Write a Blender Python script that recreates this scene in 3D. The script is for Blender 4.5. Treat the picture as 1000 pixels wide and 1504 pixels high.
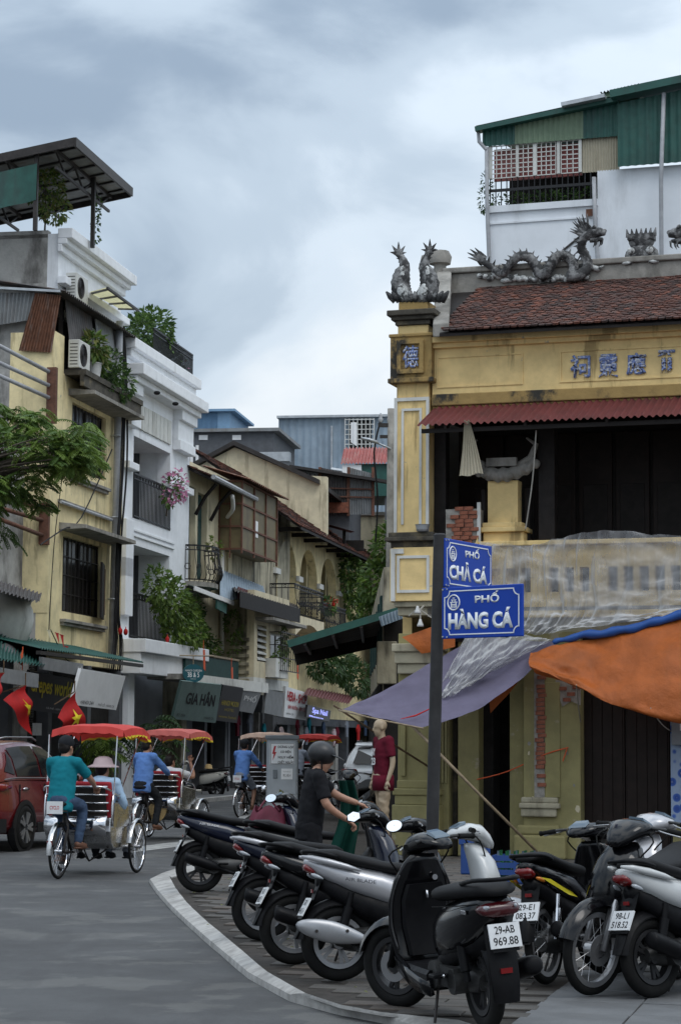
import bpy, bmesh, math, random
from mathutils import Vector, Matrix, Euler, noise as mnoise
PI = math.pi
rad = math.radians
V = Vector
random.seed(7)
for o in list(bpy.data.objects): bpy.data.objects.remove(o)
scene = bpy.context.scene
COL = scene.collection
# ------------------------------------------------------------------ camera
CAM = V((0, 0, 1.67)); FPX = 3200.0
camd = bpy.data.cameras.new('camera'); cam = bpy.data.objects.new('camera', camd); COL.objects.link(cam)
camd.sensor_fit = 'VERTICAL'; camd.sensor_height = 23.5; camd.lens = 50.0
camd.clip_start = 0.1; camd.clip_end = 3000
CROT = Matrix.Rotation(PI/2 + rad(6.03), 3, 'X') @ Matrix.Rotation(rad(0.4), 3, 'Z')
cam.matrix_world = Matrix.Translation(CAM) @ CROT.to_4x4()
scene.camera = cam
# ------------------------------------------------------------------ sky and sun
SUN_EL, SUN_AZ = 52, 145          # degrees; azimuth clockwise from +Y
w = bpy.data.worlds.new('World'); scene.world = w; w.use_nodes = True
nt = w.node_tree; nt.nodes.clear(); N = nt.nodes.new; LK = nt.links.new
out = N('ShaderNodeOutputWorld'); bg = N('ShaderNodeBackground'); bg.inputs[1].default_value = 0.12
sky = N('ShaderNodeTexSky'); sky.sky_type = 'NISHITA'; sky.sun_disc = False
sky.sun_elevation = rad(SUN_EL); sky.sun_rotation = rad(SUN_AZ); sky.air_density = 1.0; sky.dust_density = 2.0
tc = N('ShaderNodeTexCoord'); sep = N('ShaderNodeSeparateXYZ'); LK(tc.outputs['Generated'], sep.inputs[0])
def wmath(op, a, b=None):
    n = N('ShaderNodeMath'); n.operation = op
    for i, s in enumerate((a, b)):
        if s is None: continue
        if isinstance(s, (int, float)): n.inputs[i].default_value = s
        else: LK(s, n.inputs[i])
    return n.outputs[0]
comb = N('ShaderNodeMapping'); comb.inputs['Scale'].default_value = (1, 1, 1.7); LK(tc.outputs['Generated'], comb.inputs[0])
def wnoise(scale, detail, off, rough=.55, dist=0.0):
    m = N('ShaderNodeMapping'); m.inputs['Location'].default_value = off; LK(comb.outputs[0], m.inputs[0])
    n = N('ShaderNodeTexNoise'); n.inputs['Scale'].default_value = scale; n.inputs['Detail'].default_value = detail
    n.inputs['Roughness'].default_value = rough; n.inputs['Distortion'].default_value = dist
    LK(m.outputs[0], n.inputs['Vector']); return n.outputs['Fac']
def wramp(fac, pts):
    r = N('ShaderNodeValToRGB'); cr = r.color_ramp; cr.interpolation = 'EASE'
    while len(cr.elements) < len(pts): cr.elements.new(.5)
    for e, (p, c) in zip(cr.elements, pts): e.position = p; e.color = (*c, 1)
    LK(fac, r.inputs[0]); return r.outputs[0]
def wmix(fac, a, b, mode='MIX'):
    m = N('ShaderNodeMix'); m.data_type = 'RGBA'; m.blend_type = mode
    for i, s in ((0, fac), (6, a), (7, b)):
        if isinstance(s, (int, float)): m.inputs[i].default_value = s
        elif isinstance(s, tuple): m.inputs[i].default_value = (*s, 1)
        else: LK(s, m.inputs[i])
    return m.outputs[2]
# a closed overcast: soft white-grey cloud with heavier grey-blue bases, thin blue-tinted gaps
c1 = wnoise(2.6, 4, (32.7, 39.44, 13.84), .48, .3)
c2 = wnoise(8.0, 6, (39.82, 19.33, 7.15), .55, .4)
cmixf = wmath('ADD', wmath('MULTIPLY', c1, .8), wmath('MULTIPLY', c2, .2))
S = 1/.12
def sc(c): return tuple(min(x*S, 60) for x in c)
cloud = wramp(cmixf, [(.38, (.27, .345, .44)), (.455, (.47, .56, .655)), (.505, (.64, .73, .82)), (.6, (.86, .91, .95))])
# a closed overcast is brighter overhead than near the horizon (CIE overcast sky)
zb = wmath('MULTIPLY', wmath('ADD', 1.0, wmath('MULTIPLY', wmath('MAXIMUM', sep.outputs[2], 0.0), 2.0)), S*.78)
cz_ = N('ShaderNodeCombineColor'); [LK(zb, cz_.inputs[i]) for i in range(3)]
cl = wmix(1.0, cloud, cz_.outputs[0], 'MULTIPLY')
LK(wmix(.9, sky.outputs[0], cl), bg.inputs[0])
LK(bg.outputs[0], out.inputs[0])
sund = bpy.data.lights.new('sun', 'SUN'); sun = bpy.data.objects.new('sun', sund); COL.objects.link(sun)
sund.energy = 0.8; sund.angle = rad(25); sund.color = (1, .97, .92)
sdir = V((math.sin(rad(SUN_AZ))*math.cos(rad(SUN_EL)), math.cos(rad(SUN_AZ))*math.cos(rad(SUN_EL)), math.sin(rad(SUN_EL))))
sun.rotation_euler = sdir.to_track_quat('Z', 'Y').to_euler()
vs = scene.view_settings; vs.view_transform = 'Standard'; vs.look = 'None'; vs.exposure = 0.1; vs.gamma = 1.0
vs.use_curve_mapping = False
# ------------------------------------------------------------------ frames: where a point seen in the photograph stands
def ray(px, py): return CROT @ V(((px-500)/FPX, (752-py)/FPX, -1))
def at(px, py, Y):
    r = ray(px, py); return CAM + r*(Y/r.y)
def gnd(px, py, z=0):
    r = ray(px, py); return CAM + r*((z-CAM.z)/r.z)
class Frame:
    """upright frame of a street front: local x along it, local y into the building, z up"""
    def __init__(s, o, a): s.o = V((o[0], o[1], 0)); s.a = a; s.m = Matrix.Rotation(a, 3, 'Z'); s.i = s.m.transposed()
    def fx(s, px, py, v=0):
        r = s.i @ ray(px, py); c = s.i @ (CAM - s.o); q = c + r*((v-c.y)/r.y); return q.x, q.z
    def sx(s, px, py, u):        # same, but on the plane local x = u
        r = s.i @ ray(px, py); c = s.i @ (CAM - s.o); q = c + r*((u-c.x)/r.x); return q.y, q.z
    def w(s, x, y, z=0): return s.m @ V((x, y, z)) + s.o
LF = Frame(at(180, 1090, 60), rad(90-10.76))
TF = Frame(at(578, 1090, 31.4), rad(-18))
# ------------------------------------------------------------------ mesh builder
class MB:
    def __init__(s): s.v = []; s.f = []; s.mi = []; s.cur = 0
    def add(s, vs, fs):
        b = len(s.v); s.v += [tuple(v) for v in vs]; s.f += [tuple(i+b for i in f) for f in fs]; s.mi += [s.cur]*len(fs); return s
    def box(s, x0, x1, y0, y1, z0, z1):
        return s.add([(x0,y0,z0),(x1,y0,z0),(x1,y1,z0),(x0,y1,z0),(x0,y0,z1),(x1,y0,z1),(x1,y1,z1),(x0,y1,z1)],
                     [(3,2,1,0),(4,5,6,7),(0,1,5,4),(1,2,6,5),(2,3,7,6),(3,0,4,7)])
    def obox(s, c, sz, rot=(0,0,0)):
        m = Euler(rot).to_matrix(); c = V(c); h = V(sz)/2
        p = [c + m @ V((a*h.x, b*h.y, d*h.z)) for d in (-1,1) for a, b in ((-1,-1),(1,-1),(1,1),(-1,1))]
        return s.add(p, [(3,2,1,0),(4,5,6,7),(0,1,5,4),(1,2,6,5),(2,3,7,6),(3,0,4,7)])
    def beam(s, p, q, w, h, up=(0,0,1)):
        p = V(p); q = V(q); d = (q-p).normalized(); u = V(up)
        if abs(d.dot(u)) > .98: u = V((1,0,0))
        a = d.cross(u).normalized()*w/2; b = a.cross(d).normalized()*h/2
        return s.add([p-a-b,p+a-b,p+a+b,p-a+b,q-a-b,q+a-b,q+a+b,q-a+b], [(0,1,2,3),(7,6,5,4),(0,4,5,1),(1,5,6,2),(2,6,7,3),(3,7,4,0)])
    def poly(s, pts): return s.add(pts, [tuple(range(len(pts)))])
    def prism(s, pts, f0, f1):
        """pts 2-D outline; f0/f1 map a 2-D point to 3-D on the two faces"""
        n = len(pts); A = [f0(*p) for p in pts]; B = [f1(*p) for p in pts]
        return s.add(A+B, [tuple(range(n-1,-1,-1)), tuple(range(n, 2*n))] + [(i,(i+1)%n,n+(i+1)%n,n+i) for i in range(n)])
    def prism_y(s, pts, y0, y1): return s.prism(pts, lambda a,b:(a,y0,b), lambda a,b:(a,y1,b))
    def prism_x(s, pts, x0, x1): return s.prism(pts, lambda a,b:(x0,a,b), lambda a,b:(x1,a,b))
    def prism_z(s, pts, z0, z1): return s.prism(pts, lambda a,b:(a,b,z0), lambda a,b:(a,b,z1))
    def rings(s, R, cap=True, closed=False):
        n = len(R[0]); vs = [p for r in R for p in r]; k = len(R); fs = []
        for i in range(k if closed else k-1):
            j = (i+1) % k
            for a in range(n):
                b = (a+1) % n; fs.append((i*n+a, i*n+b, j*n+b, j*n+a))
        if cap and not closed: fs += [tuple(range(n-1,-1,-1)), tuple((k-1)*n+a for a in range(n))]
        return s.add(vs, fs)
    def tube(s, path, r, n=8, cap=True, closed=False, flat=1.0, up=None):
        P = [V(p) for p in path]; k = len(P); R = []; ref = None
        for i, p in enumerate(P):
            if closed: d = P[(i+1)%k]-P[i-1]
            else: d = P[min(i+1,k-1)]-P[max(i-1,0)]
            d = d.normalized() if d.length > 1e-9 else V((0,0,1))
            if ref is None:
                u = V(up) if up else (V((0,0,1)) if abs(d.z) < .9 else V((1,0,0)))
                a = d.cross(u).normalized()
            else:
                a = ref - d*ref.dot(d); a = a.normalized() if a.length > 1e-6 else d.orthogonal().normalized()
            ref = a; b = a.cross(d).normalized()
            rr = r[i] if isinstance(r, (list, tuple)) else r
            R.append([p + a*(math.cos(2*PI*j/n)*rr) + b*(math.sin(2*PI*j/n)*rr*flat) for j in range(n)])
        return s.rings(R, cap, closed)
    def cyl(s, p, q, r, r2=None, n=10): return s.tube([p, q], [r, r if r2 is None else r2], n)
    def lathe(s, prof, c=(0,0,0), n=14, axis='z', cap=True):
        R = []
        for (r, h) in prof:
            ring = []
            for j in range(n):
                a = 2*PI*j/n; x, y = r*math.cos(a), r*math.sin(a)
                p = {'z': (x,y,h), 'y': (y,h,x), 'x': (h,x,y)}[axis]
                ring.append((p[0]+c[0], p[1]+c[1], p[2]+c[2]))
            R.append(ring)
        return s.rings(R, cap)
    def ell(s, c, r, n=12, m=8, rot=None):
        R = []; mt = Euler(rot).to_matrix() if rot else None
        for i in range(m+1):
            t = PI*i/m; t = min(max(t, .02), PI-.02); ring = []
            for j in range(n):
                a = 2*PI*j/n; p = V((r[0]*math.sin(t)*math.cos(a), r[1]*math.sin(t)*math.sin(a), -r[2]*math.cos(t)))
                if mt: p = mt @ p
                ring.append((p.x+c[0], p.y+c[1], p.z+c[2]))
            R.append(ring)
        return s.rings(R)
    def pod(s, st, n=16, cap=True):
        """body along x: stations (x, zc, half width, half height[, exponent[, yc]])"""
        R = []
        for t in st:
            x, zc, wd, hh = t[:4]; e = t[4] if len(t) > 4 else 2.4; yc = t[5] if len(t) > 5 else 0
            ring = []
            for j in range(n):
                a = 2*PI*j/n; c, q = math.cos(a), math.sin(a)
                ring.append((x, yc + wd*math.copysign(abs(c)**(2/e), c), zc + hh*math.copysign(abs(q)**(2/e), q)))
            R.append(ring)
        return s.rings(R, cap)
    def grid(s, f, nu, nv):
        vs = [f(i/nu, j/nv) for j in range(nv+1) for i in range(nu+1)]
        return s.add(vs, [(j*(nu+1)+i, j*(nu+1)+i+1, (j+1)*(nu+1)+i+1, (j+1)*(nu+1)+i) for j in range(nv) for i in range(nu)])
    def corr(s, a, b, c, d, waves, amp, per=6, rows=1, jag=0):
        """corrugated sheet: corners a-b along the waves' run across, a-d / b-c down the flutes"""
        a, b, c, d = map(V, (a, b, c, d)); nrm = (b-a).cross(d-a).normalized()
        def f(u, v):
            p = a.lerp(b, u).lerp(d.lerp(c, u), v)
            return p + nrm*(amp*math.sin(u*waves*2*PI))
        return s.grid(f, waves*per, rows)
    def torus(s, c, R, r, axis='y', n=28, m=10, flat=1.0):
        P = []
        for i in range(n):
            a = 2*PI*i/n; ring = []
            for j in range(m):
                b = 2*PI*j/m; q = R + r*math.cos(b); h = r*math.sin(b)*flat; x, z = q*math.cos(a), q*math.sin(a)
                p = {'y': (x,h,z), 'x': (h,x,z), 'z': (x,z,h)}[axis]; ring.append((p[0]+c[0], p[1]+c[1], p[2]+c[2]))
            P.append(ring)
        return s.rings(P, closed=True)
    def wall(s, x0, x1, z0, z1, y, t, holes):
        """upright slab, front at y, depth t into +y, rectangular openings with reveals"""
        X = sorted({x0, x1, *[h[0] for h in holes], *[h[1] for h in holes]}); Z = sorted({z0, z1, *[h[2] for h in holes], *[h[3] for h in holes]})
        X = [a for a in X if x0 <= a <= x1]; Z = [a for a in Z if z0 <= a <= z1]
        def solid(i, j):
            if i < 0 or j < 0 or i >= len(X)-1 or j >= len(Z)-1: return False
            cx, cz = (X[i]+X[i+1])/2, (Z[j]+Z[j+1])/2
            return not any(h[0] < cx < h[1] and h[2] < cz < h[3] for h in holes)
        for i in range(len(X)-1):
            for j in range(len(Z)-1):
                if not solid(i, j): continue
                a, b, c, d = X[i], X[i+1], Z[j], Z[j+1]
                s.poly([(a,y,c),(b,y,c),(b,y,d),(a,y,d)]); s.poly([(b,y+t,c),(a,y+t,c),(a,y+t,d),(b,y+t,d)])
                if not solid(i-1, j): s.poly([(a,y+t,c),(a,y,c),(a,y,d),(a,y+t,d)])
                if not solid(i+1, j): s.poly([(b,y,c),(b,y+t,c),(b,y+t,d),(b,y,d)])
                if not solid(i, j-1): s.poly([(a,y+t,c),(b,y+t,c),(b,y,c),(a,y,c)])
                if not solid(i, j+1): s.poly([(a,y,d),(b,y,d),(b,y+t,d),(a,y+t,d)])
        return s
    def mesh(s, name, mats, smooth=False):
        me = bpy.data.meshes.new(name); me.from_pydata(s.v, [], s.f)
        if not isinstance(mats, (list, tuple)): mats = [mats]
        for m in mats: me.materials.append(m)
        if len(mats) > 1: me.polygons.foreach_set('material_index', s.mi)
        if smooth:
            me.polygons.foreach_set('use_smooth', [True]*len(me.polygons))
            if smooth != 'all':
                try: me.set_sharp_from_angle(angle=rad(smooth if isinstance(smooth, (int, float)) and smooth > 1 else 45))
                except Exception: pass
        me.update(); return me
    def obj(s, name, mats, parent=None, smooth=False, bevel=0, loc=None, rot=None):
        me = s.mesh(name, mats, smooth); o = bpy.data.objects.new(name, me); COL.objects.link(o)
        if parent: o.parent = parent
        if loc: o.location = loc
        if rot: o.rotation_euler = rot
        if bevel:
            b = o.modifiers.new('bevel', 'BEVEL'); b.width = bevel; b.segments = 2; b.limit_method = 'ANGLE'; b.angle_limit = rad(40)
        return o
def tag(o, label=None, cat=None, group=None, kind=None):
    if label: o['label'] = label
    if cat: o['category'] = cat
    if group: o['group'] = group
    if kind: o['kind'] = kind
    return o
def thing(name, label, cat, loc=(0,0,0), rz=0, group=None, rot=None):
    o = bpy.data.objects.new(name, None); COL.objects.link(o); o.location = loc
    o.rotation_euler = rot if rot else (0, 0, rz); o.empty_display_size = .2
    return tag(o, label, cat, group)
def fthing(F, name, label, cat, group=None, x=0, y=0, z=0): return thing(name, label, cat, F.w(x, y, z), F.a, group)
def dup(root, label=None, loc=None, rz=None):
    def cp(o, par):
        c = o.copy(); COL.objects.link(c); c.parent = par
        for ch in list(o.children): cp(ch, c)
        return c
    c = cp(root, None)
    if label: c['label'] = label
    if loc is not None: c.location = loc
    if rz is not None: c.rotation_euler = (0, 0, rz)
    return c
def box(name, mat, parent, *b, bevel=0): return MB().box(*b).obj(name, mat, parent, bevel=bevel)
# ------------------------------------------------------------------ materials
MATS = {}
def mat(name, col, rough=.6, metal=0.0, var=.12, vscale=4.0, stain=None, samt=0.0, sscale=(2.2, 2.2, .35), bump=0.0, bscale=30.0,
        coat=0.0, spec=.5, trans=0.0, alpha=1.0, emit=None, estr=0.0, sthr=(.5, .72), rvar=0.0, col2=None, c2thr=(.55, .62), c2scale=2.0, sub=0):
    if name in MATS: return MATS[name]
    if max(col) < .06 and rough > .4 and not metal: spec = min(spec, .18)
    if name.startswith('cloth_'): spec = .12
    m = bpy.data.materials.new(name); m.use_nodes = True; t = m.node_tree; b = t.nodes['Principled BSDF']; NN = t.nodes.new; K = t.links.new
    b.inputs['Base Color'].default_value = (*col, 1); b.inputs['Roughness'].default_value = rough; b.inputs['Metallic'].default_value = metal
    b.inputs['Specular IOR Level'].default_value = spec
    if coat: b.inputs['Coat Weight'].default_value = coat; b.inputs['Coat Roughness'].default_value = .06
    if trans: b.inputs['Transmission Weight'].default_value = trans
    if alpha < 1: b.inputs['Alpha'].default_value = alpha
    if emit: b.inputs['Emission Color'].default_value = (*emit, 1); b.inputs['Emission Strength'].default_value = estr
    if sub: b.inputs['Subsurface Weight'].default_value = sub; b.inputs['Subsurface Radius'].default_value = (.02,.01,.006)
    c = NN('ShaderNodeTexCoord').outputs['Object']
    def noise(scale, det=6, mp=None, off=(0,0,0)):
        n = NN('ShaderNodeTexNoise'); n.inputs['Scale'].default_value = scale; n.inputs['Detail'].default_value = det+3; n.inputs['Roughness'].default_value = .64
        if mp or off != (0,0,0):
            g = NN('ShaderNodeMapping'); K(c, g.inputs[0]); g.inputs['Scale'].default_value = mp or (1,1,1); g.inputs['Location'].default_value = off; K(g.outputs[0], n.inputs['Vector'])
        else: K(c, n.inputs['Vector'])
        return n.outputs['Fac']
    def rng(f, a, b_, lo=0, hi=1):
        r = NN('ShaderNodeMapRange'); r.interpolation_type = 'SMOOTHSTEP'; K(f, r.inputs[0]); r.inputs[1].default_value = a; r.inputs[2].default_value = b_; r.inputs[3].default_value = lo; r.inputs[4].default_value = hi; return r.outputs[0]
    def mix(f, a, b_, mode='MIX'):
        x = NN('ShaderNodeMix'); x.data_type = 'RGBA'; x.blend_type = mode
        for i, s in ((0, f), (6, a), (7, b_)):
            if isinstance(s, (int, float)): x.inputs[i].default_value = s
            elif isinstance(s, tuple): x.inputs[i].default_value = (*s, 1)
            else: K(s, x.inputs[i])
        return x.outputs[2]
    cur = tuple(col)
    if col2: cur = mix(rng(noise(c2scale, 7, off=(3,7,1)), *c2thr), cur, tuple(col2))
    if var:
        f = rng(noise(vscale, 7), .3, .7, 1-var, 1+var)
        cmb = NN('ShaderNodeCombineColor'); [K(f, cmb.inputs[i]) for i in range(3)]
        cur = mix(1.0, cur, cmb.outputs[0], 'MULTIPLY')
    if samt:
        f1 = rng(noise(1.0, 9, sscale, (5,1,9)), *sthr, 0, samt); cur = mix(f1, cur, tuple(stain))
    if not isinstance(cur, tuple): K(cur, b.inputs['Base Color'])
    if rvar: K(rng(noise(vscale*1.7, 6, off=(1,4,2)), .3, .7, max(rough-rvar, .02), min(rough+rvar, 1)), b.inputs['Roughness'])
    if bump:
        bm = NN('ShaderNodeBump'); bm.inputs['Strength'].default_value = 1; bm.inputs['Distance'].default_value = bump; K(noise(bscale, 6), bm.inputs['Height']); K(bm.outputs[0], b.inputs['Normal'])
    MATS[name] = m; return m
MOLD = (.035, .032, .026)
mat('yellow_plaster', (.76, .64, .37), .85, stain=(.22,.17,.09), samt=.6, sthr=(.54,.64), bump=.006, bscale=18, var=.16, vscale=2, col2=(.46,.41,.31), c2thr=(.665,.685), c2scale=2.2)
mat('temple_yellow', (.76, .56, .255), .85, stain=(.24,.16,.065), samt=.7, sthr=(.545,.63), sscale=(2.6,2.6,.3), bump=.004, bscale=25, var=.12, vscale=3, col2=(.42,.36,.26), c2thr=(.665,.68), c2scale=4)
mat('temple_green', (.26, .23, .1), .8, stain=(.13,.11,.07), samt=.7, sthr=(.5,.75), bump=.004, bscale=25, var=.14, vscale=3, col2=(.34,.3,.2), c2thr=(.62,.68), c2scale=3)  # olive paint, darkened to carry the shade of the lower storey
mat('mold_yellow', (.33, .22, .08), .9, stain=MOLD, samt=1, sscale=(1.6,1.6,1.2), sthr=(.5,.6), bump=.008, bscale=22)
mat('mold_and_shade', (.06, .053, .042), .95, var=.4, vscale=5, bump=.01, bscale=20, col2=(.16,.13,.08), c2thr=(.55,.7))  # mold on ledges, also the shade inside a narrow temple recess
mat('cream_plaster', (.6, .53, .37), .85, stain=(.25,.21,.14), samt=.55, sthr=(.53,.63), bump=.005, bscale=20, var=.12, vscale=2)
mat('cream_dirty', (.38, .345, .25), .9, stain=(.05,.045,.032), samt=.95, sthr=(.45,.64), bump=.008, bscale=16, var=.2, vscale=2)
mat('white_paint', (.76, .78, .81), .6, stain=(.33,.33,.32), samt=.5, sthr=(.52,.8), var=.05, bump=.002, bscale=20)
mat('white_trim', (.6, .6, .57), .7, stain=(.2,.19,.16), samt=.6, sthr=(.48,.72), var=.08)
mat('tower_white', (.72, .75, .79), .7, stain=(.36,.37,.38), samt=.7, sthr=(.5,.72), sscale=(.9,.9,.25), var=.06, vscale=1)
mat('grey_render', (.38, .37, .35), .9, stain=(.07,.065,.06), samt=.85, sthr=(.46,.7), sscale=(1.2,1.2,.5), bump=.01, bscale=14, var=.2, vscale=2)
mat('concrete', (.27, .255, .23), .9, stain=(.07,.065,.055), samt=.8, sthr=(.45,.7), sscale=(2,2,.9), bump=.008, bscale=22, var=.2)
mat('dark_grey_wall', (.085, .09, .1), .8, var=.15)
mat('dark_interior', (.02, .018, .017), .9, var=.3)  # near-black: the gloom of shops and recesses put into the colour
mat('dark_wood', (.02, .0165, .0155), .6, var=.25, vscale=6, bump=.002)
mat('door_brown', (.017, .011, .009), .5, var=.25, vscale=5)
mat('brown_wood', (.1, .06, .03), .7, var=.3, vscale=6)
mat('window_dark', (.022, .02, .018), .25, var=.2, spec=.5)
mat('glass_dark', (.012, .013, .015), .08, var=0, spec=.3)
mat('glass_blue', (.1, .14, .18), .08, var=.1)
mat('green_shutter', (.016, .05, .046), .6, var=.2, vscale=5)
mat('black_iron', (.015, .015, .017), .45, var=.2, metal=.3)
mat('dark_steel', (.035, .03, .028), .5, metal=.4, var=.3, vscale=5)
mat('rust', (.13, .055, .03), .85, var=.35, vscale=6, stain=(.3,.26,.24), samt=.5, sscale=(8,8,1), bump=.003)
mat('rust_steel', (.12, .05, .03), .8, var=.3, vscale=8)
mat('corr_red', (.115, .022, .022), .6, var=.2, vscale=3, stain=(.05,.02,.018), samt=.6)
mat('corr_redpale', (.33, .1, .09), .6, var=.2, vscale=3, stain=(.3,.25,.22), samt=.6)
mat('corr_green', (.012, .075, .06), .55, var=.2, vscale=3, stain=(.02,.03,.03), samt=.5)
mat('corr_greenpale', (.14, .2, .13), .6, var=.12, vscale=3)
mat('corr_blue', (.25, .315, .38), .55, var=.1, vscale=1.5, stain=(.13,.16,.19), samt=.6, sscale=(1.5,1.5,.3))
mat('corr_bluebright', (.17, .3, .45), .5, var=.08)
mat('corr_grey', (.2, .21, .215), .6, var=.2, vscale=2, stain=(.12,.075,.05), samt=.6, sscale=(3,3,.4))
mat('corr_dark', (.075, .07, .07), .7, var=.3, vscale=2, stain=(.1,.05,.03), samt=.6)
mat('corr_cream', (.4, .36, .27), .6, var=.1, stain=(.2,.16,.1), samt=.5)
mat('fibre_panel', (.135, .105, .05), .6, var=.22, vscale=2.2, stain=(.06,.045,.025), samt=.5)
mat('yellow_awning', (.7, .66, .4), .6, var=.12)
mat('galv', (.42, .44, .46), .45, metal=.6, var=.15)
mat('pipe_grey', (.33, .34, .36), .5, var=.15)
mat('cable', (.012, .012, .013), .6, var=.1)
mat('roof_tile', (.085, .032, .022), .9, var=.45, vscale=14, col2=(.045,.026,.022), c2thr=(.42,.62), c2scale=4, bump=.004)
mat('roof_tile_red', (.135, .045, .026), .9, var=.35, vscale=9, col2=(.06,.045,.04), c2thr=(.45,.65), c2scale=2)
mat('brick', (.24, .085, .05), .9, var=.35, vscale=9, stain=(.07,.055,.05), samt=.6, sscale=(4,4,4), bump=.006)
mat('mortar', (.3, .28, .25), .95, var=.25, vscale=12, bump=.006)
mat('statue_grey', (.2, .2, .2), .85, var=.4, vscale=14, col2=(.035,.035,.036), c2thr=(.42,.55), c2scale=7, bump=.012, bscale=35)
mat('statue_white', (.5, .51, .5), .8, var=.3, vscale=16, col2=(.06,.06,.06), c2thr=(.5,.6), c2scale=9, bump=.008, bscale=35)
mat('ceramic_blue', (.16, .22, .46), .35, var=.3, vscale=30, col2=(.55,.57,.62), c2thr=(.5,.56), c2scale=26, bump=.006, bscale=40)
mat('tarp_orange', (.46, .115, .018), .6, bump=.035, bscale=4.5, var=.15, vscale=2.5, stain=(.22,.07,.02), samt=.5, sscale=(1.2,1.2,1.2))
mat('tarp_blue', (.01, .07, .28), .55, var=.15)
mat('tarp_purple', (.15, .135, .205), .8, bump=.012, bscale=6, var=.1, vscale=3, stain=(.13,.12,.17), samt=.4, sscale=(1,1,1))
mat('bamboo', (.26, .2, .13), .6, var=.25, vscale=9)
mat('rope', (.4, .38, .34), .9)
mat('sign_blue', (.004, .045, .34), .5, var=.05, spec=.3)
mat('sign_white', (.72, .74, .76), .5, var=.04)
mat('pole_grey', (.035, .034, .035), .55, var=.2, vscale=7, stain=(.07,.06,.05), samt=.5)
mat('white_plain', (.75, .75, .75), .6, var=.05)
mat('black_plain', (.012, .012, .013), .55, var=.1)
mat('letter_yellow', (.6, .5, .03), .6, var=0)
mat('letter_red', (.42, .02, .03), .6, var=0)
mat('letter_black', (.012, .012, .014), .6, var=0)
mat('letter_gold', (.45, .36, .04), .6, var=0)
mat('board_white', (.75, .76, .77), .5, var=.06, vscale=2)
mat('board_dark', (.014, .011, .015), .4, var=.15)
mat('board_teal', (.13, .2, .185), .55, var=.1)
mat('board_grey', (.2, .205, .21), .5, var=.15)
mat('plate_teal', (.012, .09, .115), .4, var=.05)
mat('flag_red', (.5, .012, .012), .75, var=.12)
mat('flag_yellow', (.75, .58, .02), .7, var=.05)
mat('bunting_orange', (.65, .1, .03), .7, var=.1)
mat('asphalt', (.06, .061, .063), .85, var=.16, vscale=.7, stain=(.045,.045,.047), samt=.8, sscale=(.8,.2,1), sthr=(.5,.62), bump=.008, bscale=90, col2=(.09,.09,.088), c2thr=(.52,.58), c2scale=1.1, rvar=.1)
mat('tar_patch', (.055, .055, .057), .8, var=.2, vscale=3, bump=.004, bscale=120)
mat('kerb_white', (.35, .34, .325), .9, var=.22, vscale=7, stain=(.17,.165,.155), samt=.6, sscale=(3.5,3.5,3.5), sthr=(.47,.66), bump=.006, bscale=40)
mat('road_paint', (.33, .33, .32), .8, var=.25, vscale=6, stain=(.09,.09,.09), samt=.85, sscale=(3,3,3), sthr=(.48,.65))
mat('paver', (.068, .062, .056), .85, var=.3, vscale=3, stain=(.04,.036,.032), samt=.75, sscale=(2.5,2.5,2.5), bump=.004, bscale=50)
mat('paver_warm', (.078, .064, .054), .85, var=.3, vscale=3, stain=(.045,.036,.032), samt=.75, sscale=(2.5,2.5,2.5), bump=.004, bscale=50)
mat('slab', (.11, .113, .117), .8, var=.2, vscale=2, stain=(.09,.085,.08), samt=.7, sscale=(1.5,1.5,1.5), bump=.003, bscale=60)
mat('joint', (.045, .04, .036), .95, var=.3, vscale=8)
mat('leaf_dark', (.035, .078, .02), .55, var=.35, vscale=1.5)
mat('leaf_mid', (.08, .145, .03), .55, var=.35, vscale=1.5)
mat('leaf_light', (.13, .2, .035), .55, var=.3, vscale=1.5)
mat('leaf_yellow', (.17, .18, .05), .6, var=.35, vscale=1.5)
mat('flower_pink', (.62, .26, .42), .6, var=.2)
mat('bark', (.07, .055, .042), .95, var=.3, vscale=6, bump=.01, bscale=15)
mat('skin', (.36, .19, .125), .5, var=.06, sub=.08)
mat('hair_black', (.012, .01, .009), .5, var=.2)
mat('pot_white', (.55, .55, .54), .5, var=.1)
mat('pot_dark', (.06, .05, .045), .7, var=.2)
mat('chrome', (.6, .6, .62), .14, metal=1, var=.05)
mat('steel_polished', (.5, .5, .5), .24, metal=1, var=.15, vscale=5, rvar=.1)
mat('rubber', (.008, .008, .008), .8, spec=.25, var=.25, vscale=12)
mat('bike_black', (.004, .004, .005), .13, var=.1, spec=.4, rvar=.06, vscale=6)
mat('bike_matte', (.006, .006, .007), .45, spec=.12, var=.2, vscale=8, rvar=.1)
mat('bike_navy', (.007, .01, .024), .22, var=.1, coat=.3, spec=.4)
mat('bike_silver', (.42, .42, .44), .3, metal=.35, var=.05, coat=.4)
mat('bike_white', (.5, .51, .51), .3, var=.05, coat=.4)
mat('bike_cream', (.62, .61, .56), .3, var=.05, coat=.4)
mat('seat_black', (.011, .011, .012), .6, spec=.3, var=.12, bump=.001, bscale=200)
mat('alloy_dark', (.03, .03, .032), .45, metal=.5, var=.1)
mat('alloy', (.33, .33, .34), .35, metal=.8, var=.1)
mat('muffler_grey', (.3, .305, .32), .33, metal=.6, var=.12)
mat('engine_metal', (.045, .045, .045), .5, metal=.6, var=.3, vscale=10)
mat('mirror', (.9, .91, .93), .03, metal=1, var=0)
mat('tail_red', (.16, .005, .006), .15, var=0, coat=.6)
mat('tail_red_dark', (.05, .004, .006), .2, var=0, coat=.3)
mat('amber', (.5, .16, .02), .2, var=0)
mat('lamp_clear', (.35, .37, .4), .1, var=0, coat=.5)
mat('plate_white', (.62, .63, .64), .45, var=.06, vscale=10)
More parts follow.
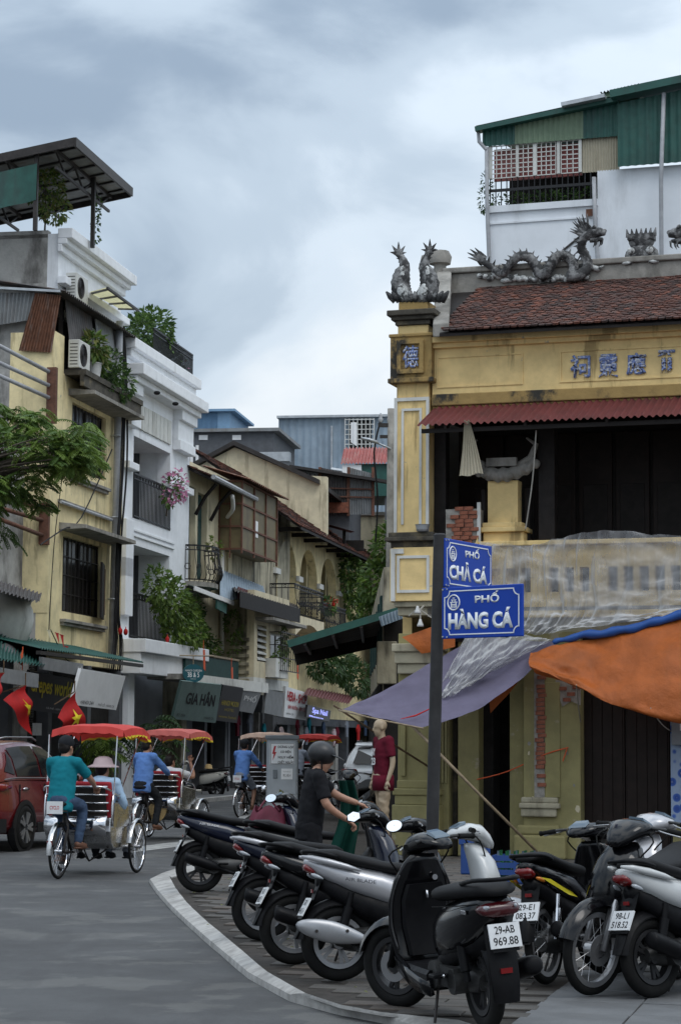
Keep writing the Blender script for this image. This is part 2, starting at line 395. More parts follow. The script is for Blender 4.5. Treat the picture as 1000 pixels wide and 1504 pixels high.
mat('decal_yellow', (.55, .47, .01), .45, var=.05)
mat('decal_white', (.5, .5, .52), .4, var=0)
mat('decal_dark', (.05, .05, .06), .4, var=0)
mat('car_red', (.11, .007, .01), .25, var=.03, coat=.7)
mat('car_white', (.8, .81, .82), .3, var=.02, coat=.5)
mat('car_black', (.014, .014, .015), .5, var=.1)
mat('canopy_red', (.62, .06, .05), .75, var=.1, vscale=5)
mat('canopy_pink', (.62, .15, .13), .75, var=.1, vscale=5)
mat('canopy_beige', (.7, .5, .39), .8, var=.1, vscale=5)
mat('fringe_yellow', (.72, .58, .03), .7, var=.08)
mat('seat_red', (.33, .012, .022), .6, var=.15)
mat('cloth_teal', (.008, .15, .19), .85, var=.12, vscale=6)
mat('cloth_blue', (.1, .2, .46), .85, var=.12, vscale=6)
mat('cloth_palebl', (.36, .5, .65), .85, var=.1, vscale=6)
mat('cloth_white', (.6, .62, .66), .85, var=.08)
mat('cloth_black', (.011, .011, .013), .85, var=.2)
mat('cloth_denim', (.045, .07, .12), .9, var=.25, vscale=10)
mat('cloth_dark', (.02, .022, .026), .9, var=.2)
mat('cloth_maroon', (.1, .009, .02), .9, var=.15)
mat('cloth_green', (.004, .034, .025), .85, var=.2)
mat('cloth_grey', (.2, .22, .26), .9, var=.15)
mat('cloth_pinkish', (.45, .36, .37), .9, var=.1)
mat('straw', (.42, .3, .14), .9, var=.2, vscale=20)
mat('hem_rope', (.3, .28, .24), .9)
mat('shoe_brown', (.13, .055, .03), .6, var=.2)
mat('helmet_black', (.014, .014, .016), .4, var=.1)
mat('mannequin', (.33, .25, .165), .45, var=.04)
mat('bag_maroon', (.11, .012, .03), .7, var=.2, vscale=8)
mat('box_grey', (.36, .39, .42), .5, var=.08, stain=(.12,.13,.14), samt=.4)
mat('box_dark', (.17, .19, .21), .5, var=.1)
mat('crate_blue', (.012, .05, .2), .5, var=.1)
mat('bottle_green', (.02, .1, .04), .15, var=.2)
mat('ac_white', (.55, .55, .52), .6, var=.08, stain=(.25,.22,.18), samt=.5)
mat('neon_blue', (.3, .3, .6), .5, emit=(.35, .4, 1.0), estr=1.0)
G = MATS
def translucent(names, fac):
    for nm in names:
        t = MATS[nm].node_tree; b = t.nodes['Principled BSDF']; o = t.nodes['Material Output']; mx = t.nodes.new('ShaderNodeMixShader'); tr = t.nodes.new('ShaderNodeBsdfTranslucent'); mx.inputs[0].default_value = fac
        bc = b.inputs['Base Color']
        if bc.links: t.links.new(bc.links[0].from_socket, tr.inputs[0])
        else: tr.inputs[0].default_value = bc.default_value
        t.links.new(b.outputs[0], mx.inputs[1]); t.links.new(tr.outputs[0], mx.inputs[2]); t.links.new(mx.outputs[0], o.inputs[0])
translucent(['leaf_dark','leaf_mid','leaf_light','leaf_yellow','flower_pink'], .3); translucent(['tarp_orange','tarp_purple','canopy_red','canopy_pink','canopy_beige','flag_red'], .25); translucent(['yellow_awning'], .65)
def plastic_mat():
    m = bpy.data.materials.new('clear_plastic'); m.use_nodes = True; t = m.node_tree; t.nodes.clear(); NN = t.nodes.new; K = t.links.new
    o = NN('ShaderNodeOutputMaterial'); mx = NN('ShaderNodeMixShader'); tr = NN('ShaderNodeBsdfTransparent'); pr = NN('ShaderNodeBsdfPrincipled')
    pr.inputs['Base Color'].default_value = (.47, .47, .475, 1); pr.inputs['Roughness'].default_value = .3
    n = NN('ShaderNodeTexNoise'); n.inputs['Scale'].default_value = 2.2; n.inputs['Detail'].default_value = 8
    tcn = NN('ShaderNodeTexCoord'); K(tcn.outputs['Object'], n.inputs['Vector'])
    mr = NN('ShaderNodeMapRange'); mr.inputs[1].default_value = .35; mr.inputs[2].default_value = .7; mr.inputs[3].default_value = .33; mr.inputs[4].default_value = .58
    bp = NN('ShaderNodeBump'); bp.inputs['Distance'].default_value = .025; n2 = NN('ShaderNodeTexNoise'); n2.inputs['Scale'].default_value = 3; n2.inputs['Detail'].default_value = 3; n2.inputs['Distortion'].default_value = 1.2; K(tcn.outputs['Object'], n2.inputs['Vector']); K(n2.outputs['Fac'], bp.inputs['Height']); K(bp.outputs[0], pr.inputs['Normal']); 
    n3 = NN('ShaderNodeTexNoise'); n3.inputs['Scale'].default_value = 1.0; n3.inputs['Detail'].default_value = 4; n3.inputs['Distortion'].default_value = .3; mpn = NN('ShaderNodeMapping'); mpn.inputs['Scale'].default_value = (4.5,4.5,.7); mpn.inputs['Rotation'].default_value = (0,.45,0); K(tcn.outputs['Object'], mpn.inputs[0]); K(mpn.outputs[0], n3.inputs['Vector'])
    sb = NN('ShaderNodeMath'); sb.operation = 'SUBTRACT'; sb.inputs[1].default_value = .5; K(n3.outputs['Fac'], sb.inputs[0]); ab = NN('ShaderNodeMath'); ab.operation = 'ABSOLUTE'; K(sb.outputs[0], ab.inputs[0])
    rg = NN('ShaderNodeMapRange'); rg.inputs[1].default_value = .0; rg.inputs[2].default_value = .06; rg.inputs[3].default_value = .05; rg.inputs[4].default_value = 0; K(ab.outputs[0], rg.inputs[0])
    ad = NN('ShaderNodeMath'); ad.use_clamp = True; K(mr.outputs[0], ad.inputs[0]); K(rg.outputs[0], ad.inputs[1]); K(n.outputs['Fac'], mr.inputs[0]); lw = NN('ShaderNodeLayerWeight'); lw.inputs[0].default_value = .5; pw = NN('ShaderNodeMapRange'); pw.interpolation_type = 'SMOOTHSTEP'; pw.inputs[1].default_value = .12; pw.inputs[2].default_value = .85; pw.inputs[3].default_value = -.06; pw.inputs[4].default_value = .6; K(lw.outputs['Facing'], pw.inputs[0]); a2 = NN('ShaderNodeMath'); a2.use_clamp = True; K(ad.outputs[0], a2.inputs[0]); K(pw.outputs[0], a2.inputs[1]); K(a2.outputs[0], mx.inputs[0]); K(tr.outputs[0], mx.inputs[1]); K(pr.outputs[0], mx.inputs[2]); K(mx.outputs[0], o.inputs[0])
    tr.inputs[0].default_value = (.93, .94, .95, 1); MATS['clear_plastic'] = m
plastic_mat()
def blue_tile_mat():
    m = bpy.data.materials.new('blue_flower_cloth'); m.use_nodes = True; t = m.node_tree; b = t.nodes['Principled BSDF']; NN = t.nodes.new; K = t.links.new
    tcn = NN('ShaderNodeTexCoord'); v = NN('ShaderNodeTexVoronoi'); v.inputs['Scale'].default_value = 6.5; v.inputs['Randomness'].default_value = .55; K(tcn.outputs['Object'], v.inputs['Vector'])
    r = NN('ShaderNodeValToRGB'); e = r.color_ramp.elements; e[0].position = .12; e[0].color = (.3,.36,.5,1); e[1].position = .2; e[1].color = (.02,.06,.28,1)
    e2 = r.color_ramp.elements.new(.38); e2.color = (.05,.12,.4,1); e3 = r.color_ramp.elements.new(.45); e3.color = (.3,.38,.52,1)
    K(v.outputs['Distance'], r.inputs[0]); K(r.outputs[0], b.inputs['Base Color']); b.inputs['Roughness'].default_value = .8; MATS[m.name] = m
blue_tile_mat()
# ------------------------------------------------------------------ lettering
def text(body, parent, mat_, x0, x1, z0, z1, y, name='lettering', weight=0.0, depth=.004, m=None, keep=False):
    """raised letters filling the rectangle x0..x1, z0..z1 on the plane local y (facing -y); m = extra matrix"""
    cu = bpy.data.curves.new(name, 'FONT'); cu.body = body; cu.align_x = 'LEFT'; cu.size = 1; cu.offset = weight; cu.resolution_u = 3; cu.extrude = 0
    ob = bpy.data.objects.new(name, cu); COL.objects.link(ob); bpy.context.view_layer.update()
    me = bpy.data.meshes.new_from_object(ob.evaluated_get(bpy.context.evaluated_depsgraph_get()))
    bpy.data.objects.remove(ob); bpy.data.curves.remove(cu)
    if not me.vertices: return None
    xs = [v.co.x for v in me.vertices]; ys = [v.co.y for v in me.vertices]
    ax, bx, ay, by = min(xs), max(xs), min(ys), max(ys)
    sx, sz = (x1-x0)/(bx-ax), (z1-z0)/(by-ay)
    if keep: sx = min(sx, sz)
    for v in me.vertices: v.co = (x0+(v.co.x-ax)*sx, y, z0+(v.co.y-ay)*sz)
    bm = bmesh.new(); bm.from_mesh(me)
    if depth:
        r = bmesh.ops.extrude_face_region(bm, geom=bm.faces[:]); bmesh.ops.translate(bm, vec=(0, -depth, 0), verts=[e for e in r['geom'] if isinstance(e, bmesh.types.BMVert)])
    bmesh.ops.recalc_face_normals(bm, faces=bm.faces); bm.to_mesh(me); bm.free()
    if m is not None: me.transform(m)
    me.materials.clear(); me.materials.append(mat_); me.name = name
    o = bpy.data.objects.new(name, me); COL.objects.link(o); o.parent = parent
    return o
# ------------------------------------------------------------------ foliage
def rvec(rng):
    while True:
        p = V((rng.uniform(-1,1), rng.uniform(-1,1), rng.uniform(-1,1)))
        if .01 < p.length <= 1: return p
def leaf(mb, p, d, n_, L, W):
    d = d.normalized(); s = d.cross(n_); s = s.normalized() if s.length > 1e-5 else d.orthogonal().normalized(); u = s.cross(d).normalized()
    mb.add([p, p+d*L*.45+s*W/2+u*W*.15, p+d*L-u*L*.15, p+d*L*.45-s*W/2+u*W*.15], [(0,1,2),(0,2,3)])
def leaves(mb, blobs, count, L, W, rng, droop=.3, surf=.6, mats=1):
    vol = [b[1][0]*b[1][1]*b[1][2] for b in blobs]; tot = sum(v**.67 for v in vol)
    for (c, r), v in zip(blobs, vol):
        for _ in range(int(count*v**.67/tot)):
            q = rvec(rng); q = q.normalized()*(q.length**(1-surf) if surf < 1 else 1)
            p = V(c) + V((q.x*r[0], q.y*r[1], q.z*r[2])); d = (q + rvec(rng)*.9 + V((0,0,-droop))).normalized()
            mb.cur = 0 if mats == 1 else min(mats-1, int(rng.random()*mats*.999)); k = rng.uniform(.65, 1.25)
            leaf(mb, p, d, rvec(rng)+V((0,0,1)), L*k, W*k)
    mb.cur = 0; return mb
def pinnate(mb, p, d, L, n, ll, lw, rng, droop=.5):
    p = V(p); d = V(d).normalized(); pts = [p.copy()]; st = L/n
    for i in range(n):
        d = (d + V((0,0,-droop/n*1.6)) ).normalized(); q = p + d*st; side = d.cross(V((0,0,1)))
        side = side.normalized() if side.length > .01 else V((1,0,0)); k = math.sin(PI*(i+1.5)/(n+2))**.5
        for sg in (-1, 1):
            ld = (side*sg + d*.55 + V((0,0,-.25)) + rvec(rng)*.12); leaf(mb, q, ld, V((0,0,1))+rvec(rng)*.3, ll*k, lw)
        p = q; pts.append(q.copy())
    mb.tube(pts, [.006]*len(pts), 3, cap=False)
# ================================================================== GROUND
PZ = .08                                   # height of the pavement above the road
rd = MB().grid(lambda u, v: (-160+320*u, -30+530*v, 0), 4, 4).obj('road', G['asphalt']); tag(rd, kind='structure')
KO = [(16,6.5),(3,8.2),(1.5,9.6),(1.05,10.8),(.78,11.8),(.52,12.65)] + [tuple(gnd(*p)[:2]) for p in ((560,1503),(490,1489),(425,1471),(364,1437),(302,1384),(268,1353),(246,1331),(230,1312),(219.5,1296.5))]
KI = [(16,6.8),(3.1,8.5),(1.7,9.8),(1.28,10.95),(1.0,11.95),(.7,12.8)] + [tuple(gnd(*p, PZ)[:2]) for p in ((560,1487),(500,1476),(448,1459),(392,1427),(336,1380),(300,1350),(274,1325),(258,1304),(249,1287))]
KO += [tuple(gnd(238,1287)[:2]), tuple(gnd(262,1279)[:2]), (-1.45, 31), (-1.4, 40), (-2.15, 44), (-2.15, 49.0), (2.3, 51.2), (14, 112)]; KI += [tuple(gnd(252,1289,PZ)[:2]), tuple(gnd(266,1284,PZ)[:2]), (-1.25, 31), (-1.2, 40), (-1.95, 44), (-1.9, 48.6), (2.5, 50.85), (14.3, 112)]
pv = thing('pavement', None, None); tag(pv, kind='structure')
MB().poly([(x, y, PZ-.012) for x, y in KI] + [(70,112,PZ-.012),(70,6.8,PZ-.012)]).obj('bedding', G['joint'], pv)
kb = MB(); n = len(KO)
kr = random.Random(3)
Vt = []
def densify(A, k=5):
    o = []
    for i in range(len(A)-1):
        for j in range(k): t = j/k; o.append((A[i][0]+(A[i+1][0]-A[i][0])*t, A[i][1]+(A[i+1][1]-A[i][1])*t))
    return o + [A[-1]]
KOd, KId = densify(KO), densify(KI)
for (a, b) in zip(KOd, KId):
    d = V((b[0]-a[0], b[1]-a[1], 0)); j = kr.uniform(-.003, .003); jz = kr.uniform(-.001, .001)
    Vt.append([V((a[0]+j, a[1]+j, -.01)), V((a[0]+j, a[1], .02)), V((a[0], a[1], .045+jz*.4))+d*.04, V((a[0], a[1], .06+jz*.4))+d*.35, V((b[0]+j, b[1], PZ+.002+jz*.3)), V((b[0]+j, b[1], PZ-.02))])
m_ = len(Vt[0])
kb.add([p for r in Vt for p in r], [(i*m_+k, i*m_+k+1, (i+1)*m_+k+1, (i+1)*m_+k) for i in range(len(Vt)-1) for k in range(m_-1)])
kb.obj('kerb', G['kerb_white'], pv, smooth=30)
def inside(poly, x, y):
    c = False; j = len(poly)-1
    for i in range(len(poly)):
        if (poly[i][1] > y) != (poly[j][1] > y) and x < (poly[j][0]-poly[i][0])*(y-poly[i][1])/(poly[j][1]-poly[i][1])+poly[i][0]: c = not c
        j = i
    return c
KP = KI + [(70,112),(70,6.8)]
def proj(p):
    q = CROT.transposed() @ (V(p)-CAM); return 500+FPX*q.x/-q.z, 752-FPX*q.y/-q.z
tiles = []; prng = random.Random(11)
def lay(x0, x1, y0, y1, tw, td, ang, kind, region, stagger):
    ca, sa = math.cos(ang), math.sin(ang); nx, ny = int((x1-x0)/tw)+1, int((y1-y0)/td)+1
    for j in range(ny):
        for i in range(nx):
            lx, ly = x0+i*tw+(tw/2 if stagger and j % 2 else 0), y0+j*td
            X, Y = lx*ca-ly*sa, lx*sa+ly*ca
            if not region(X, Y): continue
            cs = [(X+a*tw/2*ca-b*td/2*sa, Y+a*tw/2*sa+b*td/2*ca) for a in (-1,1) for b in (-1,1)]
            if not all(inside(KP, *c) for c in cs): continue
            px, py = proj((X, Y, PZ)); tiles.append((not (-20 < px < 1020 and py < 1520), Y, X, ang, tw, td, kind))
slabreg = lambda X, Y: X > 1.05+.12*(Y-13) and Y < 15.4
lay(-12, 16, 6, 40, .4, .2, rad(-12), 'p', lambda X, Y: -2.4 < X < 6.5 and 10.5 < Y < 31 and not slabreg(X, Y), True)
lay(-8, 16, 6, 26, .62, .62, rad(-14), 's', lambda X, Y: slabreg(X, Y) and X < 6.5 and Y > 9.5, False)
def hidden_far(t): return (t[2] > .25 and t[6] == 'p') or t[1] > 26
tiles.sort(key=lambda t: (t[0], hidden_far(t), t[1]))
pm = {}
for tw, td, kind in ((.4,.2,'p'),(.62,.62,'s')):
    b = MB(); w2, d2 = tw/2-.006, td/2-.006; e = .006
    b.add([(-w2,-d2,-.012),(w2,-d2,-.012),(w2,d2,-.012),(-w2,d2,-.012),(-w2,-d2,-.004),(w2,-d2,-.004),(w2,d2,-.004),(-w2,d2,-.004),(-w2+e,-d2+e,0),(w2-e,-d2+e,0),(w2-e,d2-e,0),(-w2+e,d2-e,0)],
          [(0,1,5,4),(1,2,6,5),(2,3,7,6),(3,0,4,7),(4,5,9,8),(5,6,10,9),(6,7,11,10),(7,4,8,11),(8,9,10,11)])
    for q, mm in enumerate(('paver','paver_warm') if kind == 'p' else ('slab','slab')): pm[kind, q] = (b, b.mesh('paving_stone', G[mm]))
rest = {0: MB(), 1: MB(), 2: MB()}
for k, t in enumerate(tiles):
    off, Y, X, ang, tw, td, kind = t; z = PZ+prng.uniform(-.003, .004); q = 1 if prng.random() < .3 else 0
    if k < 300:
        o = bpy.data.objects.new('paving_stone', pm[kind, q][1]); COL.objects.link(o); o.parent = pv; o.location = (X, Y, z); o.rotation_euler = (prng.uniform(-.008,.008), prng.uniform(-.008,.008), ang+prng.uniform(-.012,.012))
    else:
        mt = Matrix.Translation((X, Y, z)) @ Matrix.Rotation(ang+prng.uniform(-.012,.012), 4, 'Z'); b = pm[kind, q][0]
        rest[2 if kind == 's' else q].add([mt @ V(v) for v in b.v], b.f)
for q, mm in ((0,'paver'),(1,'paver_warm'),(2,'slab')):
    if rest[q].v: tag(rest[q].obj('paving_stones_beyond', G[mm], pv), kind='stuff')
# worn crossing stripe on the road, manhole-like dark patch repairs
st = MB()
for (a, b, c, d) in (((196,1252),(300,1239),(300,1232),(206,1243)), ((330,1226),(392,1219),(390,1214),(334,1220))):
    P = [gnd(*p) for p in (a, b, c, d)]; st.poly([(p.x, p.y, .004) for p in P])
tag(st.obj('crossing_stripe', G['road_paint']), kind='structure')
lt = MB(); lr = random.Random(4)
for _ in range(46):
    px, py = lr.uniform(230, 560), lr.uniform(1290, 1500); p = gnd(px, py, PZ)
    if not inside(KO, p.x, p.y): continue
    z = PZ+.012 if inside(KP, p.x, p.y) else PZ+.012
    leaf(lt, V((p.x, p.y, z)), V((lr.uniform(-1,1), lr.uniform(-1,1), 0)), V((0,0,1)), lr.uniform(.03,.06), lr.uniform(.015,.035))
tag(lt.obj('fallen_leaves', G['leaf_yellow']), 'small dry leaves scattered on the pavement near the kerb', 'leaves', kind='stuff')

# ================================================================== CORNER TEMPLE HOUSE
tp = fthing(TF, 'temple_house', 'yellow corner shrine house with dragons on its brown tiled roof', 'house')
def tx(px, py=700, v=0): return TF.fx(px, py, v)[0]
def tz(py, px=620, v=0): return TF.fx(px, py, v)[1]
XE = 7.2                                    # the front runs on past the right edge of the picture
Y_, Gn = G['temple_yellow'], G['temple_green']
# core walls
core = MB(); core.box(.1, XE, 1.7, 7.5, PZ, 3.3); core.box(.1, XE, 1.75, 7.5, 3.3, 7.3); core.obj('wall', G['dark_grey_wall'], tp)
box('side_wall', Y_, tp, -.02, .12, .5, 7.6, PZ, 7.25)
# --- corner pillar
def tiers(name, m, rows, parent, bevel=.012):
    b = MB()
    for (a, c, d, z0, z1) in rows: b.box(a, c, -d, .42, z0, z1)
    return b.obj(name, m, parent, bevel=bevel)
pl, pr = tx(582,650), tx(633,650)
z_led = tz(783); z_cap0 = tz(585); z_cap1 = tz(562); z_box1 = tz(492); z_neck = tz(478); z_cor = tz(457); z_pl = tz(443)
cp = box('corner_pillar', Y_, tp, pl, pr, -.1, .42, z_led, z_cap0)
fr = MB(); e = .045
for (a, b_, z0, z1) in ((pl, pl+e, z_led, z_cap0), (pr-e, pr, z_led, z_cap0), (pl+.11, pl+.145, z_led+.12, z_cap0-.16), (pr-.145, pr-.11, z_led+.12, z_cap0-.16)):
    fr.box(a, b_, -.125, -.1, z0, z1)
fr.box(pl+e, pr-e, -.125, -.1, z_cap0-.05, z_cap0); fr.box(pl+.11, pr-.11, -.126, -.1, z_cap0-.195, z_cap0-.16)
fr.obj('trim', G['white_trim'], cp)
tiers('pillar_neck', Y_, [(pl+.02, pr-.02, .07, z_cap0, z_cap1)], tp)
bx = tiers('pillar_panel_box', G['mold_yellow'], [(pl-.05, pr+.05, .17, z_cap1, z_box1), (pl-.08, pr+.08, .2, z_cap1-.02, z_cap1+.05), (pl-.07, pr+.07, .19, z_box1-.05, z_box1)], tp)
cx0, cx1, cz0, cz1 = (pl+pr)/2-.14, (pl+pr)/2+.14, z_cap1+.17, z_box1-.16
g_ = MB()
for (a, b_, c, d) in ((cx0-.06,cx0,cz0-.06,cz1+.06),(cx1,cx1+.06,cz0-.06,cz1+.06),(cx0,cx1,cz0-.06,cz0),(cx0,cx1,cz1,cz1+.06)): g_.box(a, b_, -.22, -.17, c, d)
g_.obj('panel_frame', G['mold_yellow'], bx)
text('德', bx, G['ceramic_blue'], cx0+.02, cx1-.02, cz0+.02, cz1-.02, -.172, name='mosaic_character', depth=.02, weight=.015)
tiers('pillar_neck', Y_, [(pl+.03, pr-.03, .06, z_box1, z_neck)], tp)
tiers('pillar_cornice', G['mold_and_shade'], [(pl+.0, pr+.0, .1, z_neck, z_neck+.07), (pl-.05, pr+.05, .15, z_neck+.07, z_neck+.13), (pl-.1, pr+.1, .2, z_neck+.13, z_cor)], tp)
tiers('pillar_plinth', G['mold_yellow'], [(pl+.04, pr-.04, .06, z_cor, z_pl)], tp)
# ledge under the shaft and the panelled block below it
tiers('ledge', G['mold_and_shade'], [(pl-.06, pr+.09, .2, z_led-.07, z_led), (pl-.1, pr+.12, .26, z_led-.13, z_led-.07), (pl-.03, pr+.08, .17, z_led-.22, z_led-.13)], tp)
zb0, zb1 = tz(884), z_led-.22
bl, br = tx(583,840), tx(642,840)
plan = [(bl,-.2),(br,-.2),(br,.4),(bl-.1,.4),(bl-.1,-.02)]
bk = MB().prism_z(plan, zb0, zb1).obj('pillar_block', Y_, tp, bevel=.01)
fm = MB()
for (a, b_, c, d) in ((bl+.06,bl+.1,zb0+.12,zb1-.12),(br-.1,br-.06,zb0+.12,zb1-.12),(bl+.1,br-.1,zb0+.12,zb0+.16),(bl+.1,br-.1,zb1-.16,zb1-.12)): fm.box(a, b_, -.225, -.2, c, d)
fm.obj('panel_frame', G['white_trim'], bk)
MB().prism_z([(bl-.025,-.235),(bl+.035,-.235),(bl+.035,-.2),(bl-.01,-.19),(bl-.03,-.17)], zb0, zb1-.02).box(bl-.03, bl+.16, -.232, -.2, zb1-.09, zb1-.02).obj('trim', G['white_trim'], bk)
tiers('corbel', G['cream_dirty'], [(bl+.0, br, .16, zb0-.08, zb0), (bl+.04, br-.03, .1, zb0-.2, zb0-.08)], tp)
# --- upper front: fascia with panels
zf0, zf1 = tz(578,700), tz(500,700)
fw = MB().wall(pr+.02, XE, zf0, zf1+.12, -.02, .3, []).obj('fascia', Y_, tp)
cr = MB(); cr.box(pr+.03, XE, -.09, -.02, zf1-.1, zf1-.03); cr.box(pr+.03, XE, -.15, -.02, zf1-.03, zf1+.06); cr.obj('cornice', Y_, tp, bevel=.01)
for (a, b_) in ((642,768),(822,1180)):
    xa, xb = tx(a,540), tx(b_,540); q = MB(); za, zb = zf0+.1, zf1-.24
    for r in ((xa,xb,zb,zb+.022),(xa,xb,za,za+.022),(xa,xa+.022,za+.022,zb),(xb-.022,xb,za+.022,zb)): q.box(r[0], r[1], -.035, -.02, r[2], r[3])
    q.obj('panel_frame', Y_, fw)
for (ch, a, b_, c, d) in (('祠',838,867,521,556),('靈',880,907,520,556),('應',920,949,518,552),('爾',966,992,514,549)):
    xa, za = TF.fx(a, d); xb, zb = TF.fx(b_, c); text(ch, fw, G['ceramic_blue'], xa, xb, za, zb, -.02, name='mosaic_character', depth=.03, weight=.02)
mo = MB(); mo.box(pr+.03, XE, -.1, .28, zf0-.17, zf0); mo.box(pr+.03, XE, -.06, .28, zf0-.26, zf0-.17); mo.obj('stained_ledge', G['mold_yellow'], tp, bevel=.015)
# --- red corrugated awning over the loggia
za0, za1 = tz(596,700,-.05), tz(622,700,-.75)
aw = MB().corr((tx(640,595), -.06, za0), (XE, -.06, za0), (XE, -.8, za1), (tx(612,625,-.8), -.8, za1), 66, .018).obj('awning', G['corr_red'], tp, smooth='all')
for k in range(6):
    x = .95+k*1.15; MB().beam((x, -.05, za0-.05), (x, -.72, za1-.03), .04, .06).obj('awning_bracket', G['dark_steel'], aw)
MB().box(tx(638,610), XE, -.7, -.66, za1-.1, za1-.04).obj('awning_batten', G['dark_wood'], aw)
# --- loggia: dark timber behind
zl0, zl1 = tz(790,720), zf0-.26
lg = thing('l', None, None); bpy.data.objects.remove(lg)
bw = box('loggia_back', G['dark_wood'], tp, pr, XE, 1.55, 1.7, zl0-.9, zl1+.02)
box('loggia_ceiling', G['dark_wood'], tp, pr-.02, XE, .28, 1.55, zl1+.02, zl1+.1)
box('loggia_floor', G['concrete'], tp, pr-.02, XE, -.1, 1.55, zl0-1.12, zl0-1.0)
for k in range(11):
    x = pr+.2+k*.55
    sh = box('timber_shutter', G['door_brown'], tp, x, x+.5, 1.49, 1.55, zl0-.95, zl1-.15, bevel=.01)
    for q in range(2): box('shutter_panel', G['dark_wood'], sh, x+.07, x+.43, 1.47, 1.49, zl0-.85+q*.95, zl0+q*.9, bevel=.008)
for (a, b_) in ((638,657),(792,816),(1010,1030)): box('timber_post', G['dark_wood'], tp, tx(a,700,.25), tx(b_,700,.25), .16, .36, zl0-1.0, zl1, bevel=.012)
# pier with carved capital inside the loggia
pa, pb = tx(716,730,.1), tx(760,730,.1); zpt, zpb = tz(706,738,.1), tz(768,738,.1)
pi = box('inner_pier', Y_, tp, pa, pb, .1, .34, zpb, zpt)
tiers('pier_base', Y_, [(pa-.06, pb+.08, .0, zpb-.07, zpb), (pa-.11, pb+.14, .05, zpb-.14, zpb-.07), (pa-.05, pb+.1, -.02, zl0-.9, zpb-.14)], tp)
sc_ = MB(); rng = random.Random(2); cxm = (pa+pb)/2
def scroll(u, v):
    x = cxm+(u-.5)*.95; bow = .16*(2*abs(u-.5))**2; z = zpt-.02+.1*v*2+bow+.015*math.sin(u*40); y = .06-.07*math.sin(PI*v)+.01*math.sin(u*31)
    return (x, y, z)
sc_.grid(scroll, 40, 8); sc_.box(cxm-.22, cxm+.22, -.0, .1, zpt+.2, zpt+.32)
for k in range(9):
    u = k/8; sc_.ell((cxm+(u-.5)*1.0, .05, zpt+.06+.16*(2*abs(u-.5))**2), (.06,.07,.07), 8, 6)
sc_.obj('carved_capital', G['concrete'], pi, smooth=50)
for sx in (-1, 1): MB().tube([(cxm+sx*.2, .1, zpt+.2), (cxm+sx*.42, .06, zpt+.3), (cxm+sx*.5, .04, zpt+.5), (cxm+sx*.36, .05, zpt+.6)], [.05,.06,.04,.015], 6).obj('carved_scroll', G['concrete'], pi, smooth='all')
for x in (pa-.1, pb+.1): MB().lathe([(.05,zl0-.9),(.06,zl0-.3),(.035,zl0-.2),(.055,zl0-.1),(.04,zl0+.1),(.05,zpt-.1)], (x, .3, 0), 10).obj('turned_post', G['dark_wood'], tp, smooth='all')
# broken brick pier beside the sign
bz0 = tz(800,680,-.05); br_ = random.Random(5)
bx0, bx1 = tx(652,770,-.1), tx(704,770,-.1)
bpier = box('broken_pier', G['mortar'], tp, bx0+.02, bx1-.02, -.09, .2, zl0-1.0, tz(748,680,-.05))
brick_me = MB().box(-.1,.1,-.05,.05,-.026,.026); brick_me = [brick_me.mesh('brick', G['brick'])]
def brick(parent, x, y, z, sx=1, rz=0, sz=1):
    o = bpy.data.objects.new('brick', brick_me[0]); COL.objects.link(o); o.parent = parent; o.location = (x, y, z); o.scale = (sx, 1, sz); o.rotation_euler = (br_.uniform(-.03,.03), br_.uniform(-.03,.03), rz+br_.uniform(-.05,.05))
z = zl0-.42; row = 0
while z < tz(742,680,-.1):
    top = (z-(zl0-.3))/(tz(738,680,-.1)-(zl0-.3))
    xs = bx0+.02+ (.1 if row % 2 else 0) + max(0, top-.55)*.42
    while xs+.1 < bx1-.03:
        if br_.random() > .1: brick(bpier, xs+.06, -.08+br_.uniform(-.015,.02), z, .62, 0)
        xs += .135
    z += .06; row += 1
MB().beam((bx1-.01, -.1, zl0-.6), (bx1-.01, -.1, tz(738,702,-.1)), .03, .05).obj('plaster_edge', G['white_trim'], bpier)
MB().prism_y([(bx1-.2,zl0-.55),(bx1-.02,zl0-.55),(bx1-.02,zl0+.0),(bx1-.07,zl0-.12)], -.135, -.1).obj('plaster_remnant', Y_, bpier)
MB().prism_y([(bx0-.08,zl0-.8),(bx0+.06,zl0-.8),(bx0+.05,zl0+.02),(bx0-.02,zl0-.04)], -.1, .1).obj('plaster_remnant', G['cream_dirty'], bpier)
# --- balcony parapet with slots
zp0, zp1 = tz(905,850,-.05), tz(800,850,-.05); holes = []
x = tx(700,850); sw_ = .135; 
while x < XE-.3:
    holes.append((x, x+sw_, tz(868,900,-.05), tz(832,900,-.05))); x += .22 if int(x*10) % 9 else .4
pp = MB().wall(tx(704,850), XE, zp0, zp1, -.06, .2, holes).obj('balcony_parapet', Y_, tp)
pc = MB(); pc.box(tx(704,850), XE, -.12, .2, zp1, zp1+.07); pc.box(tx(704,850), XE, -.12, -.06, zp0-.02, zp0+.08); pc.obj('parapet_coping', Y_, pp, bevel=.012)
tiers('floor_band', G['cream_dirty'], [(tx(645,920), XE, .05, zp0-.25, zp0)], tp)
